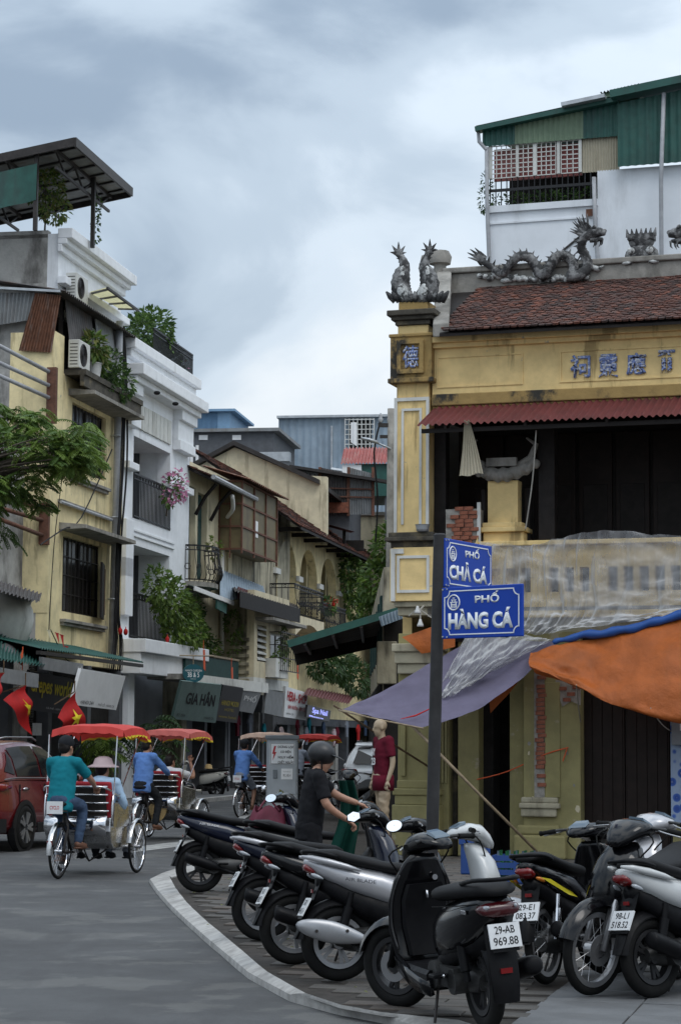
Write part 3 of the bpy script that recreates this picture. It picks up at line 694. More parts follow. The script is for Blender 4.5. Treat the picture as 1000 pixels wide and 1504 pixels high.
# --- ground floor piers
zg1 = zp0-.22
def pier(a, b_, v, parent=tp, name='pier', m=Gn, z0=PZ, z1=zg1, d=.4): return box(name, m, parent, tx(a,1100,v), tx(b_,1100,v), v, v+d, z0, z1, bevel=.012)
p1 = pier(584, 640, -.06, name='corner_pilaster')
q = MB()
for a, b_ in ((588,595),(628,638)): q.box(tx(a,1100,-.1), tx(b_,1100,-.1), -.1, -.06, tz(1140), tz(1000))
q.obj('raised_band', Gn, p1, bevel=.008)
q = MB(); xa, xb = tx(578,1180,-.1), tx(648,1180,-.1)
q.box(xa, xb, -.2, .3, PZ, tz(1182)); q.box(xa+.03, xb-.03, -.16, .3, tz(1182), tz(1168)); q.box(xa+.0, xb-.0, -.18, .3, tz(1168), tz(1158)); q.box(xa+.05, xb-.05, -.12, .3, tz(1158), tz(1146)); q.obj('pilaster_base', Gn, p1, bevel=.015)
q = MB(); q.box(xa+.03, xb+.03, -.2, .2, tz(975), tz(958)); q.box(xa+.06, xb, -.15, .2, tz(990), tz(975)); q.box(xa+.0, xb+.06, -.25, .2, tz(958), tz(946)); q.obj('pilaster_capital', G['cream_dirty'], p1, bevel=.015)
p2 = pier(640, 659, .0, name='fluted_jamb')
q = MB()
for a in (643, 648, 653): q.box(tx(a,1100,-.02), tx(a+3,1100,-.02), -.025, .0, tz(1150), tz(1010))
q.obj('flute', Gn, p2, bevel=.006)
pier(659, 672, .22, m=G['mold_and_shade'], name='recess_shade')  # black tone here paints the shade in the narrow recess
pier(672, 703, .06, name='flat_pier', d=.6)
pier(703, 724, .32, m=G['dark_interior'], name='recess_shade')  # near-black slab paints the shaded side of the flat pier
box('doorway_dark', G['dark_interior'], tp, tx(720,1100,1), tx(770,1100,1), 1.2, 1.69, PZ, zg1)
P3 = pier(768, 852, -.16, name='gate_pier', d=.5)
pier(748, 769, -.02, name='pier_return', d=.35)
q = MB(); q.box(tx(800,1100,-.18), tx(822,1100,-.18), -.185, -.16, tz(1168), tz(1003)); q.obj('raised_band', Gn, P3, bevel=.006)
q = MB(); xa, xb = tx(766,1180,-.16), tx(818,1180,-.16)
q.box(xa, xb, -.24, -.16, tz(1196), tz(1184)); q.box(xa-.02, xb+.05, -.27, -.16, tz(1184), tz(1176)); q.box(xa, xb+.02, -.23, -.16, tz(1176), tz(1168)); q.obj('broken_moulding', G['cream_dirty'], P3, bevel=.02)
q = MB(); q.box(tx(756,1240,-.2), tx(832,1240,-.2), -.3, -.16, PZ, tz(1222)); q.box(tx(760,1240,-.2), tx(822,1240,-.2), -.26, -.16, tz(1222), tz(1208)); q.obj('pier_plinth', Gn, P3, bevel=.03)
chx0, chx1 = tx(784,1080,-.17), tx(799,1080,-.17)
MB().box(chx0, chx1, -.168, -.16, tz(1175), tz(985)).obj('broken_plaster', G['mortar'], P3)
z = tz(1150); k = 0
while z < tz(985):
    if br_.random() > .25: brick(P3, (chx0+chx1)/2+.02+br_.uniform(-.015,.03), -.14+br_.uniform(-.01,.004), z, .62, 0)
    z += .062; k += 1
MB().prism_y([(tx(815,1000,-.17),tz(1000)),(tx(852,1000,-.17),tz(998)),(tx(852,1000,-.17),tz(1036)),(tx(838,1000,-.17),tz(1030)),(tx(825,1000,-.17),tz(1038)),(tx(818,1000,-.17),tz(1018))][::-1], -.172, -.16).obj('broken_plaster', G['mortar'], P3)
for (a, zz_) in ((826,1012),(838,1020),(846,1010),(832,1028)): brick(P3, tx(a,1010,-.17), -.135, tz(zz_), .55)
rw = random.Random(8)
for _ in range(9):
    a, c = rw.uniform(775,850), rw.uniform(1040,1230); s_ = rw.uniform(.015,.04); xx, zz_ = tx(a,c,-.17), tz(c)
    MB().prism_y([(xx+s_*math.cos(t)*rw.uniform(.6,1.2), zz_+s_*1.6*math.sin(t)*rw.uniform(.6,1.2)) for t in [i*PI/3 for i in range(6)]], -.164, -.158).obj('paint_chip', G['cream_plaster' if rw.random() < .5 else 'concrete'], P3)
# doors
dx0, dx1 = tx(853,1100,.1), tx(984,1100,.1)
for i in range(2):
    a = dx0+(dx1-dx0)*i/2; b_ = dx0+(dx1-dx0)*(i+1)/2-.012
    dl = box('door_leaf', G['door_brown'], tp, a, b_, .1, .16, PZ+.02, zg1, bevel=.008)
    for k in range(4): box('door_board', G['door_brown'], dl, a+.02+k*(b_-a-.04)/4, a+.012+(k+1)*(b_-a-.04)/4, .085, .1, PZ+.1, zg1-.05, bevel=.004)
pier(986, 1080, .0, name='pier', m=Gn)
box('lintel', G['dark_wood'], tp, tx(655,1000), XE, .02, .5, zg1-.12, zg1+.02)
# --- roof
ye, yr = -.38, 2.05; ze, zr = zf1+.1, TF.fx(665,424,2.05)[1]
xl0, xl1 = tx(645,500,-.38), tx(664,425,2.05)
MB().add([(xl0,ye,ze-.05),(XE,ye,ze-.05),(XE,yr,zr-.05),(xl1,yr,zr-.05),(xl0,ye,ze-.09),(XE,ye,ze-.09),(XE,yr,zr-.09),(xl1,yr,zr-.09)], [(0,1,2,3),(7,6,5,4),(0,4,5,1)]).obj('roof_deck', G['dark_wood'], tp)
tl = MB(); tr_ = random.Random(9); R_ = 26; sl = V((0, yr-ye, zr-ze)); sln = V((0, -(zr-ze), yr-ye)).normalized(); tw = .1
for r in range(R_):
    y0 = r/R_; n_ = int((XE-xl0)/tw)
    for i in range(n_+1):
        x = xl0+(i+(.5 if r % 2 else 0))*tw
        if x < xl0+(xl1-xl0)*y0+.05 or x > XE-.05: continue
        L_ = 2.2/R_; a = V((0, ye, ze))+sl*(y0-.2/R_); b_ = a+sl*L_*.8; j = tr_.uniform(-.006,.008); w2 = tw*.47
        up = sln*(.022+j); lo = sln*.002; c = V((x+tr_.uniform(-.006,.006), 0, 0)); tl.cur = tr_.choice((0,0,0,0,1))
        tl.add([a+c+V((-w2,0,0))+up, a+c+V((-w2*.5,-.02,-.01))+up*1.1, a+c+V((w2*.5,-.02,-.01))+up*1.1, a+c+V((w2,0,0))+up, b_+c+V((w2,0,0))+lo, b_+c+V((-w2,0,0))+lo,
                a+c+V((-w2,0,0))+lo*0, a+c+V((-w2*.5,-.02,-.01)), a+c+V((w2*.5,-.02,-.01)), a+c+V((w2,0,0))+lo*0],
               [(0,1,2,3,4,5),(6,7,1,0),(7,8,2,1),(8,9,3,2)])
tag(tl.obj('roof_tiles', [G['roof_tile'], G['roof_tile_red']], tp), kind='stuff')
zR1 = TF.fx(665,398,2.05)[1]
rg = MB(); rg.box(tx(655,400,2.05), XE, 1.98, 2.3, zr-.12, zR1-.06); rg.box(tx(652,400,2.05), XE, 1.93, 2.35, zR1-.06, zR1+.03)
rg.obj('ridge', G['concrete'], tp, bevel=.02)
ra0, ra1 = V((xl0-.02, -.3, ze+.02)), V((tx(650,395,2.0), 2.0, zR1-.05))
MB().add([ra0+V((-.1,0,-.1)), ra0+V((.14,0,-.1)), ra1+V((.14,0,-.25)), ra1+V((-.1,0,-.25)), ra0+V((-.1,0,.1)), ra0+V((.14,0,.1)), ra1+V((.14,0,.06)), ra1+V((-.1,0,.06))],
         [(3,2,1,0),(4,5,6,7),(0,1,5,4),(1,2,6,5),(2,3,7,6),(3,0,4,7)]).obj('gable_verge', G['concrete'], tp, bevel=.02)
kx, kz = TF.fx(646, 388, 2.05)
MB().lathe([(.1,kz-.15),(.1,kz-.02),(.17,kz+.0),(.19,kz+.1),(.14,kz+.2),(.05,kz+.22)], (kx, 2.05, 0), 10).tube([(kx-.1,2.05,kz+.12),(kx-.25,2.05,kz+.1),(kx-.3,2.05,kz-.05),(kx-.22,2.05,kz-.2)], [.09,.07,.05,.02], 7).obj('ridge_end_scroll', G['concrete'], tp, smooth=50)
# --- sculptures
def spikes(mb, P, nrm, ln, w, every=1, lean=.3):
    for i in range(1, len(P)-1, every):
        d = (P[i+1]-P[i-1]).normalized(); u = nrm(i, d); b = P[i]
        tip = b+u*ln-d*ln*lean; s = V((0,1,0))*w*.5
        mb.add([b-d*w, b+s, b+d*w, b-s, tip], [(0,1,4),(1,2,4),(2,3,4),(3,0,4),(3,2,1,0)])
def smooth_path(P, k=4):
    P = [V(p) for p in P]; o = []
    for i in range(len(P)-1):
        p0, p1, p2, p3 = P[max(i-1,0)], P[i], P[i+1], P[min(i+2,len(P)-1)]
        for j in range(k):
            t = j/k; o.append(.5*((2*p1)+(p2-p0)*t+(2*p0-5*p1+4*p2-p3)*t*t+(3*p1-p0-3*p2+p3)*t**3))
    return o+[P[-1]]
def dragon(parent, pts, v, flip=1, name='ridge_dragon'):
    P = [V((TF.fx(a, b, v)[0], v+.05*math.sin(i*1.3), TF.fx(a, b, v)[1])) for i, (a, b) in enumerate(pts)]
    P = smooth_path(P, 5); n = len(P); mb = MB()
    R = [(.04+.036*min(1, i/(n*.25)))*(1-.25*max(0, i/n-.75)*4)*(1+.14*(i % 2)) for i in range(n)]
    mb.tube(P, R, 9)
    up = lambda i, d: V((d.z, 0, -d.x)) * (-1 if d.x > 0 else -1) if False else (V((-d.z, 0, d.x)))
    spikes(mb, P[3:-3], lambda i, d: up(i, d)*flip, .14, .04, 2, .35)
    o = mb.obj(name, G['statue_grey'], parent, smooth=60)
    return o, P
ptsA = [(704,381),(718,390),(736,402),(750,389),(762,378),(776,378),(786,391),(797,405),(808,392),(816,379),(828,375),(839,384),(842,398),(838,407),(852,404),(862,391),(858,375),(853,363),(859,350),(870,343)]
dg, P = dragon(tp, ptsA, 1.88)
def head(parent, p, f, s=1.0):
    """dragon head at p looking along local +x*f"""
    mb = MB(); X = lambda a, b, c: V((p.x+a*f*s, p.y+b*s, p.z+c*s))
    mb.tube([X(-.1,0,-.02), X(.05,0,.04), X(.18,0,.04), X(.27,0,.02)], [.1*s,.12*s,.085*s,.05*s], 9)
    mb.tube([X(-.02,0,-.08), X(.1,0,-.1), X(.22,0,-.09)], [.07*s,.055*s,.025*s], 8)
    mb.ell(X(.25,0,.06), (.045*s,.05*s,.04*s), 8, 6)
    for y in (-.08,.08): mb.ell(X(.07,y,.12), (.045*s,.04*s,.045*s), 8, 6)
    for k in range(14):
        a = -1.2+k*.24; b = X(-.06,0,0); d = V((-math.cos(a*.8)*f, (k % 3-1)*.4, math.sin(a+.5))).normalized(); q = b+d*.1*s
        mb.tube([q, q+d*.12*s+V((0,0,.02)), q+d*.26*s+V((0,0,.06*s))], [.035*s,.025*s,.004], 5)
    for k in range(4): mb.tube([X(.06+.055*k,(-1)**k*.04,-.1), X(.05+.055*k,(-1)**k*.06,-.17-.03*(k % 2)), X(.02+.055*k,(-1)**k*.05,-.23)], [.02*s,.015*s,.004], 5)
    for y in (-.05,.05): mb.tube([X(0,y,.1), X(-.05,y*2,.2), X(-.16,y*2.5,.24)], [.025*s,.018*s,.005], 5)
    return mb.obj('dragon_head', G['statue_grey'], parent, smooth=60)
head(dg, V((TF.fx(868,345,1.88)[0], 1.88, TF.fx(868,345,1.88)[1])), 1, .8)
tf = MB(); b0 = V((TF.fx(708,386,2.1)[0], 2.1, TF.fx(708,386,2.1)[1]))
for (a, c) in ((686,371),(690,366),(697,364),(705,369),(687,378)):
    q = V((TF.fx(a,c,2.1)[0], 2.1, TF.fx(a,c,2.1)[1])); mdl = b0.lerp(q,.55)+V((.05,.02,.0)); tf.tube([b0, mdl, q], [.06,.035,.006], 6)
tf.obj('tail_fin', G['statue_grey'], dg, smooth='all')
cl_ = MB(); cr_ = random.Random(3)
for a in range(706, 862, 7):
    x, z = TF.fx(a, 409+cr_.uniform(-4,4)-abs(a-785)*.02, 1.96); cl_.ell((x, 1.95, z), (.07,.05,.045), 7, 5, (0, cr_.uniform(-.6,.6), 0))
for (a, c) in ((845,399),(868,394),(742,407),(790,407)):
    x, z = TF.fx(a, c, 1.98); cl_.tube([(x-.1,2.05,z+.1),(x,1.98,z+.02),(x+.12,1.94,z-.03),(x+.2,1.93,z+.02)], [.06,.055,.04,.01], 7)
cl_.obj('claws_and_clouds', G['statue_white'], dg, smooth='all')
# middle ornament and the second dragon at the frame's edge
om = MB(); ox, oz = TF.fx(942, 386, 2.1)
om.ell((ox,2.1,oz+.12), (.26,.16,.17), 12, 8); om.ell((ox,2.1,oz+.32), (.2,.14,.12), 10, 6); om.box(ox-.2, ox+.2, 1.98, 2.2, oz+.34, oz+.43)
for sx in (-1,1):
    om.tube([(ox+sx*.18,2.08,oz+.0),(ox+sx*.38,2.05,oz+.02),(ox+sx*.52,2.05,oz-.04),(ox+sx*.58,2.05,oz+.05),(ox+sx*.5,2.05,oz+.08)], [.1,.07,.06,.05,.02], 7)
for k in range(7): om.tube([(ox-.2+k*.066,2.05,oz+.4),(ox-.22+k*.074,2.05,oz+.52)], [.04,.008], 5)
oo = om.obj('flaming_pearl_ornament', G['statue_grey'], tp, smooth=60)
ey = MB()
for sx in (-1,1): ey.ell((ox+sx*.14,1.96,oz+.16), (.06,.04,.055), 9, 6); ey.ell((ox+sx*.2,1.97,oz-.02), (.09,.05,.035), 8, 5)
ey.obj('ornament_eyes', G['statue_white'], oo, smooth='all')
d2, P = dragon(tp, [(1100,381),(1080,402),(1060,378),(1046,379),(1036,402),(1022,382),(1012,398),(1006,380),(1010,362),(1006,350)], 2.1, -1)
head(d2, V((TF.fx(1004,345,2.1)[0], 2.1, TF.fx(1004,345,2.1)[1])), -1, .9)
# carp finials on the corner pillar
fc = (pl+pr)/2
for sx, pts in ((-1, [(601,441),(591,432),(586,418),(588,402),(592,390),(588,378),(583,370)]), (1, [(606,441),(622,432),(629,418),(626,402),(621,390),(624,378),(629,366)])):
    P = smooth_path([(TF.fx(a,b,-.02)[0], .05, TF.fx(a,b,-.02)[1]) for a, b in pts], 4); n_ = len(P); mb = MB()
    mb.tube(P, [(.12 if i < n_*.55 else .12-.085*(i/n_-.55)/.45)*(1+.1*(i % 2))*(.75+.4*math.sin(PI*min(1,i/(n_*.6)))) for i in range(n_)], 9)
    spikes(mb, P, lambda i, d: V((sx,0,0)), .09, .04, 2, -.5); spikes(mb, P, lambda i, d: V((-sx*.6,-.6,0)), .07, .03, 2, -.5)
    t = P[-1]
    for (a, c) in ((-.1,.12),(.0,.17),(.1,.1),(-.13,.02),(.12,.0)): mb.tube([P[-4], t+V((a*.4,0,c*.3)), t+V((a,0,c))], [.05,.03,.004], 5)
    fo = mb.obj('carp_finial', G['statue_grey'], tp, smooth=60)
    bl_ = MB(); x, z = TF.fx(590 if sx < 0 else 620, 428, -.1); bl_.ell((x, -.06, z), (.085,.06,.13), 9, 7, (0, sx*.25, 0)); x, z = TF.fx(588 if sx < 0 else 626, 402, -.1); bl_.ell((x, -.02, z), (.05,.06,.14), 8, 6, (0, -sx*.12, 0))
    bl_.obj('white_belly', G['statue_white'], fo, smooth='all')
mb = MB()
for k in range(12):
    a = 580+k*6.2; x, z = TF.fx(a, 440, -.05); mb.tube([(x,-.03,z-.02),(x+(k-6)*.012,-.07,z+.05),(x+(k-6)*.022,-.06,z+.12)], [.05,.045,.015], 6)
mb.obj('wave_base', G['statue_grey'], tp, smooth='all')
# metal pan standing on the ledge
x, z = TF.fx(620, 775, -.2)
tag(MB().lathe([(.07,0),(.085,.01),(.1,.09),(.115,.1),(.105,.1),(.09,.03),(.02,.02)], (0,0,0), 16).obj('tin_pan', G['galv'], None, smooth=50, loc=TF.w(x,-.19,z_led+.002)), 'small grey tin pan on the dark ledge of the corner pillar', 'pan')
# torn sheet hanging from the awning, and a white rope
x0, z0 = TF.fx(684, 618, -.78); x1, z1 = TF.fx(674, 700, -.7); x2, z2 = TF.fx(709, 695, -.7)
def torn(u, v):
    a = V((x0-.03,-.78,z0)).lerp(V((x1,-.7,z1)), v); b = V((x0+.05,-.78,z0)).lerp(V((x2,-.7,z2)), v); p = a.lerp(b, u); return p+V((0,.012*math.sin(u*7*2*PI)+.05*math.sin(v*3),.012*math.sin(u*9+v)))
tag(MB().grid(torn, 42, 8).obj('torn_roof_sheet', G['corr_cream'], None, smooth='all', loc=TF.w(0,0,0), rot=(0,0,TF.a)), 'torn cream corrugated sheet dangling from the red awning', 'sheet')
a, b_ = TF.fx(787,632,-.6), TF.fx(768,775,-.3)
tag(MB().tube(smooth_path([(a[0],-.6,a[1]),((a[0]+b_[0])/2+.03,-.4,(a[1]+b_[1])/2),(b_[0],-.15,b_[1])]), .01, 5).obj('hanging_rope', G['rope'], None, loc=TF.w(0,0,0), rot=(0,0,TF.a)), 'thin white rope hanging from the red awning over the loggia', 'rope')
# ================================================================== TARPS IN FRONT OF IT
def tl3(px, py, v): x, z = TF.fx(px, py, v); return V((x, v, z))
def patch(corners, nu, nv, sag=0, fold=0, fq=3, seed=0, pleat=0):
    """cloth between four edge polylines' corners: list rows of points, smooth interpolated"""
    rows = [smooth_path(r, max(1, nu//(len(r)-1))) for r in corners]; n_ = len(rows[0]); cols = [smooth_path([r[i] for r in rows], max(1, nv//(len(rows)-1))) for i in range(n_)]
    mb = MB(); m2 = len(cols[0]); vs = []
    for i in range(n_):
        for j in range(m2):
            p = cols[i][j]; u, v = i/(n_-1), j/(m2-1); e = math.sin(PI*u)*math.sin(PI*v)
            nz = mnoise.noise(V((u*fq+seed, v*fq*.7, seed*1.7)))+.5*mnoise.noise(V((u*fq*2.7+seed, v*fq*2, seed)))-.55*abs(mnoise.noise(V((u*fq*1.9+seed*2, v*fq*1.1+u*2, 3+seed))))-.22*abs(mnoise.noise(V((u*fq*5+seed, v*fq*3-u*4, 9))))
            pl2 = pleat*(.65+.35*v)*(math.sin(2*PI*(u*15+.9*mnoise.noise(V((u*5,v*1.5,seed))))+2.2*v)+.5*math.sin(2*PI*(u*6-v*1.4)+seed)) if pleat else 0
            vs.append(p+V((0,0,-sag*e))+V((.3,-.8,.5))*(fold*nz)+V((0,-abs(pl2)*1.0-pl2*.4,0)))
    mb.add(vs, [(i*m2+j, (i+1)*m2+j, (i+1)*m2+j+1, i*m2+j+1) for i in range(n_-1) for j in range(m2-1)]); return mb
TL = dict(loc=tuple(TF.w(0,0,0)), rot=(0,0,TF.a))
o = patch([[tl3(500,1041,-1.5), tl3(570,1010,-1.1), tl3(640,968,-.45), tl3(700,935,-.32)],
           [tl3(545,1052,-1.65), tl3(615,1030,-1.3), tl3(700,985,-.7), tl3(760,940,-.4)],
           [tl3(617,1068,-1.8), tl3(690,1047,-1.45), tl3(760,1000,-.9), tl3(822,941,-.45)]], 60, 40, .04, .05, 4, 2).obj('purple_tarp', G['tarp_purple'], None, smooth='all', **TL)
tag(o, 'faded purple cloth awning stretched on bamboo poles over the pavement', 'tarp')
a, b_ = tl3(560,1060,-1.72), tl3(640,1033,-1.45)
MB().tube([tl3(588,1056,-1.78), tl3(610,1051,-1.66), tl3(640,1037,-1.5)], [.004,.012,.006], 5).obj('red_stripe', G['flag_red'], o)
o = patch([[tl3(778,962,-.62), tl3(835,946,-.6), tl3(900,935,-.58), tl3(1010,905,-.55), tl3(1160,880,-.55)],
           [tl3(776,972,-.95), tl3(840,978,-1.05), tl3(910,982,-1.1), tl3(1010,975,-1.15), tl3(1160,960,-1.1)],
           [tl3(778,984,-1.0), tl3(845,1003,-1.2), tl3(905,1026,-1.3), tl3(1010,1052,-1.35), tl3(1160,1040,-1.3)],
           [tl3(786,990,-.7), tl3(850,1006,-.85), tl3(905,1020,-.95), tl3(1010,1060,-1.0), tl3(1160,1050,-.9)]], 100, 48, .06, .11, 3.5, 5).obj('orange_tarp', G['tarp_orange'], None, smooth='all', **TL)
tag(o, 'big orange tarpaulin sagging over the dark doors', 'tarp')
for (a_, b_2, lb) in (((846,1006,-1.2),(852,1060,-.18),'short rope from the orange tarp hem to the gate pier'), ((955,1040,-1.3),(986,1075,-.05),'short rope from the orange tarp hem to the right pier')):
    tag(MB().tube(smooth_path([tl3(*a_), (tl3(*a_)+tl3(*b_2))/2+V((0,0,-.05)), tl3(*b_2)]), .009, 5).obj('tie_rope', G['hem_rope'], None, **TL), lb, 'rope')
o = patch([[tl3(716,982,-.35), tl3(745,975,-.35), tl3(776,965,-.4)],[tl3(716,1010,-.3), tl3(748,1000,-.33), tl3(772,985,-.36)],[tl3(720,1047,-.28), tl3(750,1015,-.3), tl3(768,990,-.34)]], 10, 10, 0, .03, 4, 9).obj('orange_cloth', G['tarp_orange'], None, smooth='all', **TL)
tag(o, 'small orange cloth hanging in shade behind the purple awning', 'tarp')
rl = smooth_path([tl3(812,944,-.62), tl3(850,934,-.64), tl3(900,928,-.66), tl3(950,917,-.66), tl3(1010,900,-.64), tl3(1160,872,-.6)], 6)
tag(MB().tube([p+V((0,0,.012*math.sin(i*1.1))) for i, p in enumerate(rl)], [.03+.03*min(1,i/8)+.008*math.sin(i*1.7) for i in range(len(rl))], 10).obj('rolled_blue_tarp', G['tarp_blue'], None, smooth='all', **TL), 'rolled blue tarpaulin along the top of the orange one', 'tarp')
o = patch([[tl3(704,794,-.2), tl3(780,797,-.22), tl3(870,783,-.22), tl3(1010,786,-.22), tl3(1160,776,-.22)],
           [tl3(706,850,-.2), tl3(785,850,-.3), tl3(875,845,-.22), tl3(1010,838,-.3), tl3(1160,830,-.3)],
           [tl3(700,905,-.28), tl3(780,905,-.36), tl3(870,900,-.3), tl3(1010,885,-.4), tl3(1160,870,-.4)],
           [tl3(690,930,-.36), tl3(760,930,-.44), tl3(830,925,-.5), tl3(1010,902,-.55), tl3(1160,880,-.5)]], 180, 70, 0, .1, 6, 11, pleat=.06).obj('clear_plastic_sheet', G['clear_plastic'], None, smooth='all', **TL)
tag(o, 'clear plastic sheet draped over the balcony parapet', 'plastic sheet')
o = patch([[tl3(690,928,-.37), tl3(740,932,-.42), tl3(812,938,-.52)],[tl3(668,965,-.62), tl3(715,965,-.75), tl3(770,960,-.68)],[tl3(650,1002,-.85), tl3(680,1000,-.95), tl3(722,985,-.92)],[tl3(640,1026,-1.12), tl3(660,1022,-1.15), tl3(690,1010,-1.1)]], 60, 50, 0, .1, 5, 3, pleat=.03).obj('plastic_tail', G['clear_plastic'], None, smooth='all', **TL)
tag(o, 'crumpled clear plastic lying over the purple awning', 'plastic sheet')
def pole_between(name, label, cat, a, b, r, m, n=8):
    return tag(MB().tube([a, V(a).lerp(V(b),.5)+V((0,0,-.01)), b], [r, r*.97, r*.9], n).obj(name, G[m], None, smooth='all'), label, cat)
B = TF.w(*tl3(606,1067,-1.75)); E_ = TF.w(tx(800,1262,-.32), -.33, PZ+.0)
pole_between('bamboo_pole', 'long pale bamboo pole propping up the purple awning', 'pole', B, E_, .022, 'bamboo')
pole_between('bamboo_pole', 'thin dark pole from the awning tip to the temple wall', 'pole', TF.w(*tl3(490,1036,-1.5)), TF.w(*tl3(664,1148,.2)), .016, 'brown_wood')
pole_between('awning_edge_pole', 'short bamboo crosspiece along the front edge of the purple awning', 'pole', TF.w(*tl3(497,1043,-1.53)), TF.w(*tl3(622,1070,-1.83)), .012, 'bamboo')
tag(MB().tube(smooth_path([tl3(700,1145,.05), tl3(745,1133,-.05), tl3(800,1108,-.19), tl3(834,1098,-.19)]), .008, 5).tube([tl3(832,1100,-.19), tl3(826,1118,-.2)], .008, 4).obj('red_ribbon', G['bunting_orange'], None, **TL), 'red ribbon tied across the doorway to the gate pier', 'ribbon')
# blue flowered cloth and grey box past the doors
o = fthing(TF, 'flowered_cloth', 'white and blue flowered cloth hanging right of the dark doors', 'cloth', x=tx(984,1100,-.1), y=-.08)
MB().grid(lambda u, v: (u*.9, -.02+.02*math.sin(u*14), PZ+.5+v*1.45), 30, 6).obj('cloth', G['blue_flower_cloth'], o, smooth='all')
MB().box(0, .95, -.03, 0, PZ+1.95, PZ+1.98).obj('rail', G['galv'], o)
o = fthing(TF, 'meter_box', 'grey metal box above the flowered cloth at the right edge', 'box', x=tx(986,1060,-.2), y=-.16, z=tz(1092))
box('case', G['box_dark'], o, 0, .5, -.1, .05, 0, .42, bevel=.01); box('label_plate', G['white_plain'], o, .12, .2, -.104, -.1, .2, .3)
# little orange banner and bell insulators by the corner
o = patch([[tl3(590,936,-.35), tl3(640,918,-.33), tl3(668,908,-.3)],[tl3(606,948,-.38), tl3(640,938,-.38), tl3(668,925,-.3)],[tl3(619,960,-.36), tl3(642,956,-.37), tl3(668,950,-.3)]], 8, 6, 0, .01, 3, 1).obj('orange_banner', G['tarp_orange'], None, smooth='all', **TL)
tag(o, 'small orange cloth banner tied at the temple corner', 'banner'); 
o = fthing(TF, 'insulator_bracket', 'pair of bell insulators with wires under the corner block', 'insulator')
for (a, c) in ((613,896),(617,915)):
    p = tl3(a, c, -.4); MB().lathe([(.008,.06),(.02,.05),(.025,.02),(.045,-.02),(.05,-.05),(.0,-.05)], p, 10).obj('insulator', G['pot_white'], o, smooth='all')
MB().tube([tl3(600,905,-.38), tl3(614,893,-.4), tl3(630,905,-.38), tl3(650,918,-.3)], .008, 5).tube([tl3(617,910,-.4), tl3(617,895,-.4), tl3(622,890,-.2)], .012, 5).obj('wire', G['rope'], o)
# ================================================================== WHITE TOWER HOUSE BEHIND
TV = 14.0
tw_ = fthing(TF, 'tower_house', 'tall white house with green corrugated top storey behind the temple', 'house')
def wx(px, py, v=TV): return TF.fx(px, py, v)
xl = wx(715,390)[0]; xw = 9.0; zA = wx(720,305)[1]; xm = wx(877,292)[0]; zB = wx(877,251)[1]; 
box('wall', G['tower_white'], tw_, xl, xm, TV, TV+9, 0, zA)
box('wall', G['tower_white'], tw_, xm, xw, TV-.01, TV+9, 0, zB)
MB().box(xl-.02, xm, TV-.06, TV, zA-.12, zA+.02).box(xl, xm, TV-.03, TV, wx(800,322)[1]-.04, wx(800,322)[1]).obj('ledge', G['tower_white'], tw_)
xs_ = wx(909,215)[0]; zG0, zG1 = wx(720,263)[1], wx(722,216)[1]
# loggia gap with plants behind a black rail
box('loggia_back', G['dark_interior'], tw_, xl+.1, xm, TV+1.6, TV+9, zA, zG0+.6)
rl_ = MB(); x = xl+.05
while x < xm-.05: rl_.box(x, x+.02, TV+.03, TV+.05, zA, zG0); x += .12
rl_.box(xl, xm, TV+.02, TV+.06, zG0-.28, zG0-.22); rl_.obj('rail', G['black_iron'], tw_)
pf = MB(); leaves(pf, [((xl+.3+.35*k, TV+.25, zA+.16), (.25,.15,.16)) for k in range(7)], 700, .1, .05, random.Random(1), mats=2); pf.obj('plants', [G['leaf_dark'], G['leaf_mid']], tw_)
iv = MB(); leaves(iv, [((xl-.05, TV+.1, zA+.3), (.14,.15,.5))], 160, .1, .04, random.Random(6)); iv.obj('creeper', G['leaf_dark'], tw_)
# barred window bays
bays = [(722,783),(787,820),(824,850)]
box('curtain', G['corr_redpale'], tw_, xl+.1, wx(851,240)[0], TV+.22, TV+.28, zG0, zG1)
for (a, b_) in ((722,758),(761,783),(788,816),(824,850)):
    xa, xb = wx(a,240)[0], wx(b_,240)[0]; q = MB(); nx = max(3, int((xb-xa)/.1))
    for i in range(nx+1): q.box(xa+(xb-xa)*i/nx-.009, xa+(xb-xa)*i/nx+.009, TV-.03, TV-.012, zG0, zG1)
    for j in range(8): q.box(xa, xb, TV-.03, TV-.01, zG0+(zG1-zG0)*j/7-.009, zG0+(zG1-zG0)*j/7+.009)
    q.obj('window_grille', G['white_trim'], tw_)
for a in (720, 759.5, 785.5, 820, 852): x = wx(a,240)[0]; box('mullion', G['white_trim'], tw_, x-.03, x+.03, TV-.04, TV+.04, zG0, zG1+.1)
MB().corr((wx(853,230)[0],TV,zG1+.12), (xs_,TV,zG1+.12), (xs_,TV,zB-.02), (wx(853,230)[0],TV,zB-.02), 14, .015).obj('cream_cladding', G['corr_cream'], tw_, smooth='all')
zr0, zr1, zr2 = wx(706,194)[1], wx(905,150)[1], wx(1000,133)[1]
def roofz(x): return zr0+(x-xl)*(zr2-zr0)/(wx(1000,133)[0]-xl)
x5 = wx(757,215)[0]; x6 = wx(857,190)[0]
for (a, b_, m_) in ((xl-.08, x5, 'corr_green'), (x5, x6, 'corr_greenpale'), (x6, xs_, 'corr_green')):
    MB().corr((a,TV-.08,roofz(a)), (b_,TV-.08,roofz(b_)), (b_,TV-.08,zG1), (a,TV-.08,zG1), max(3,int((b_-a)*9)), .016).obj('cladding', G[m_], tw_, smooth='all')
MB().corr((xs_,TV-.2,roofz(xs_)-.05), (xw,TV-.2,roofz(xw)-.05), (xw,TV-.2,zB), (xs_,TV-.2,zB), 50, .018).obj('cladding', G['corr_green'], tw_, smooth='all')
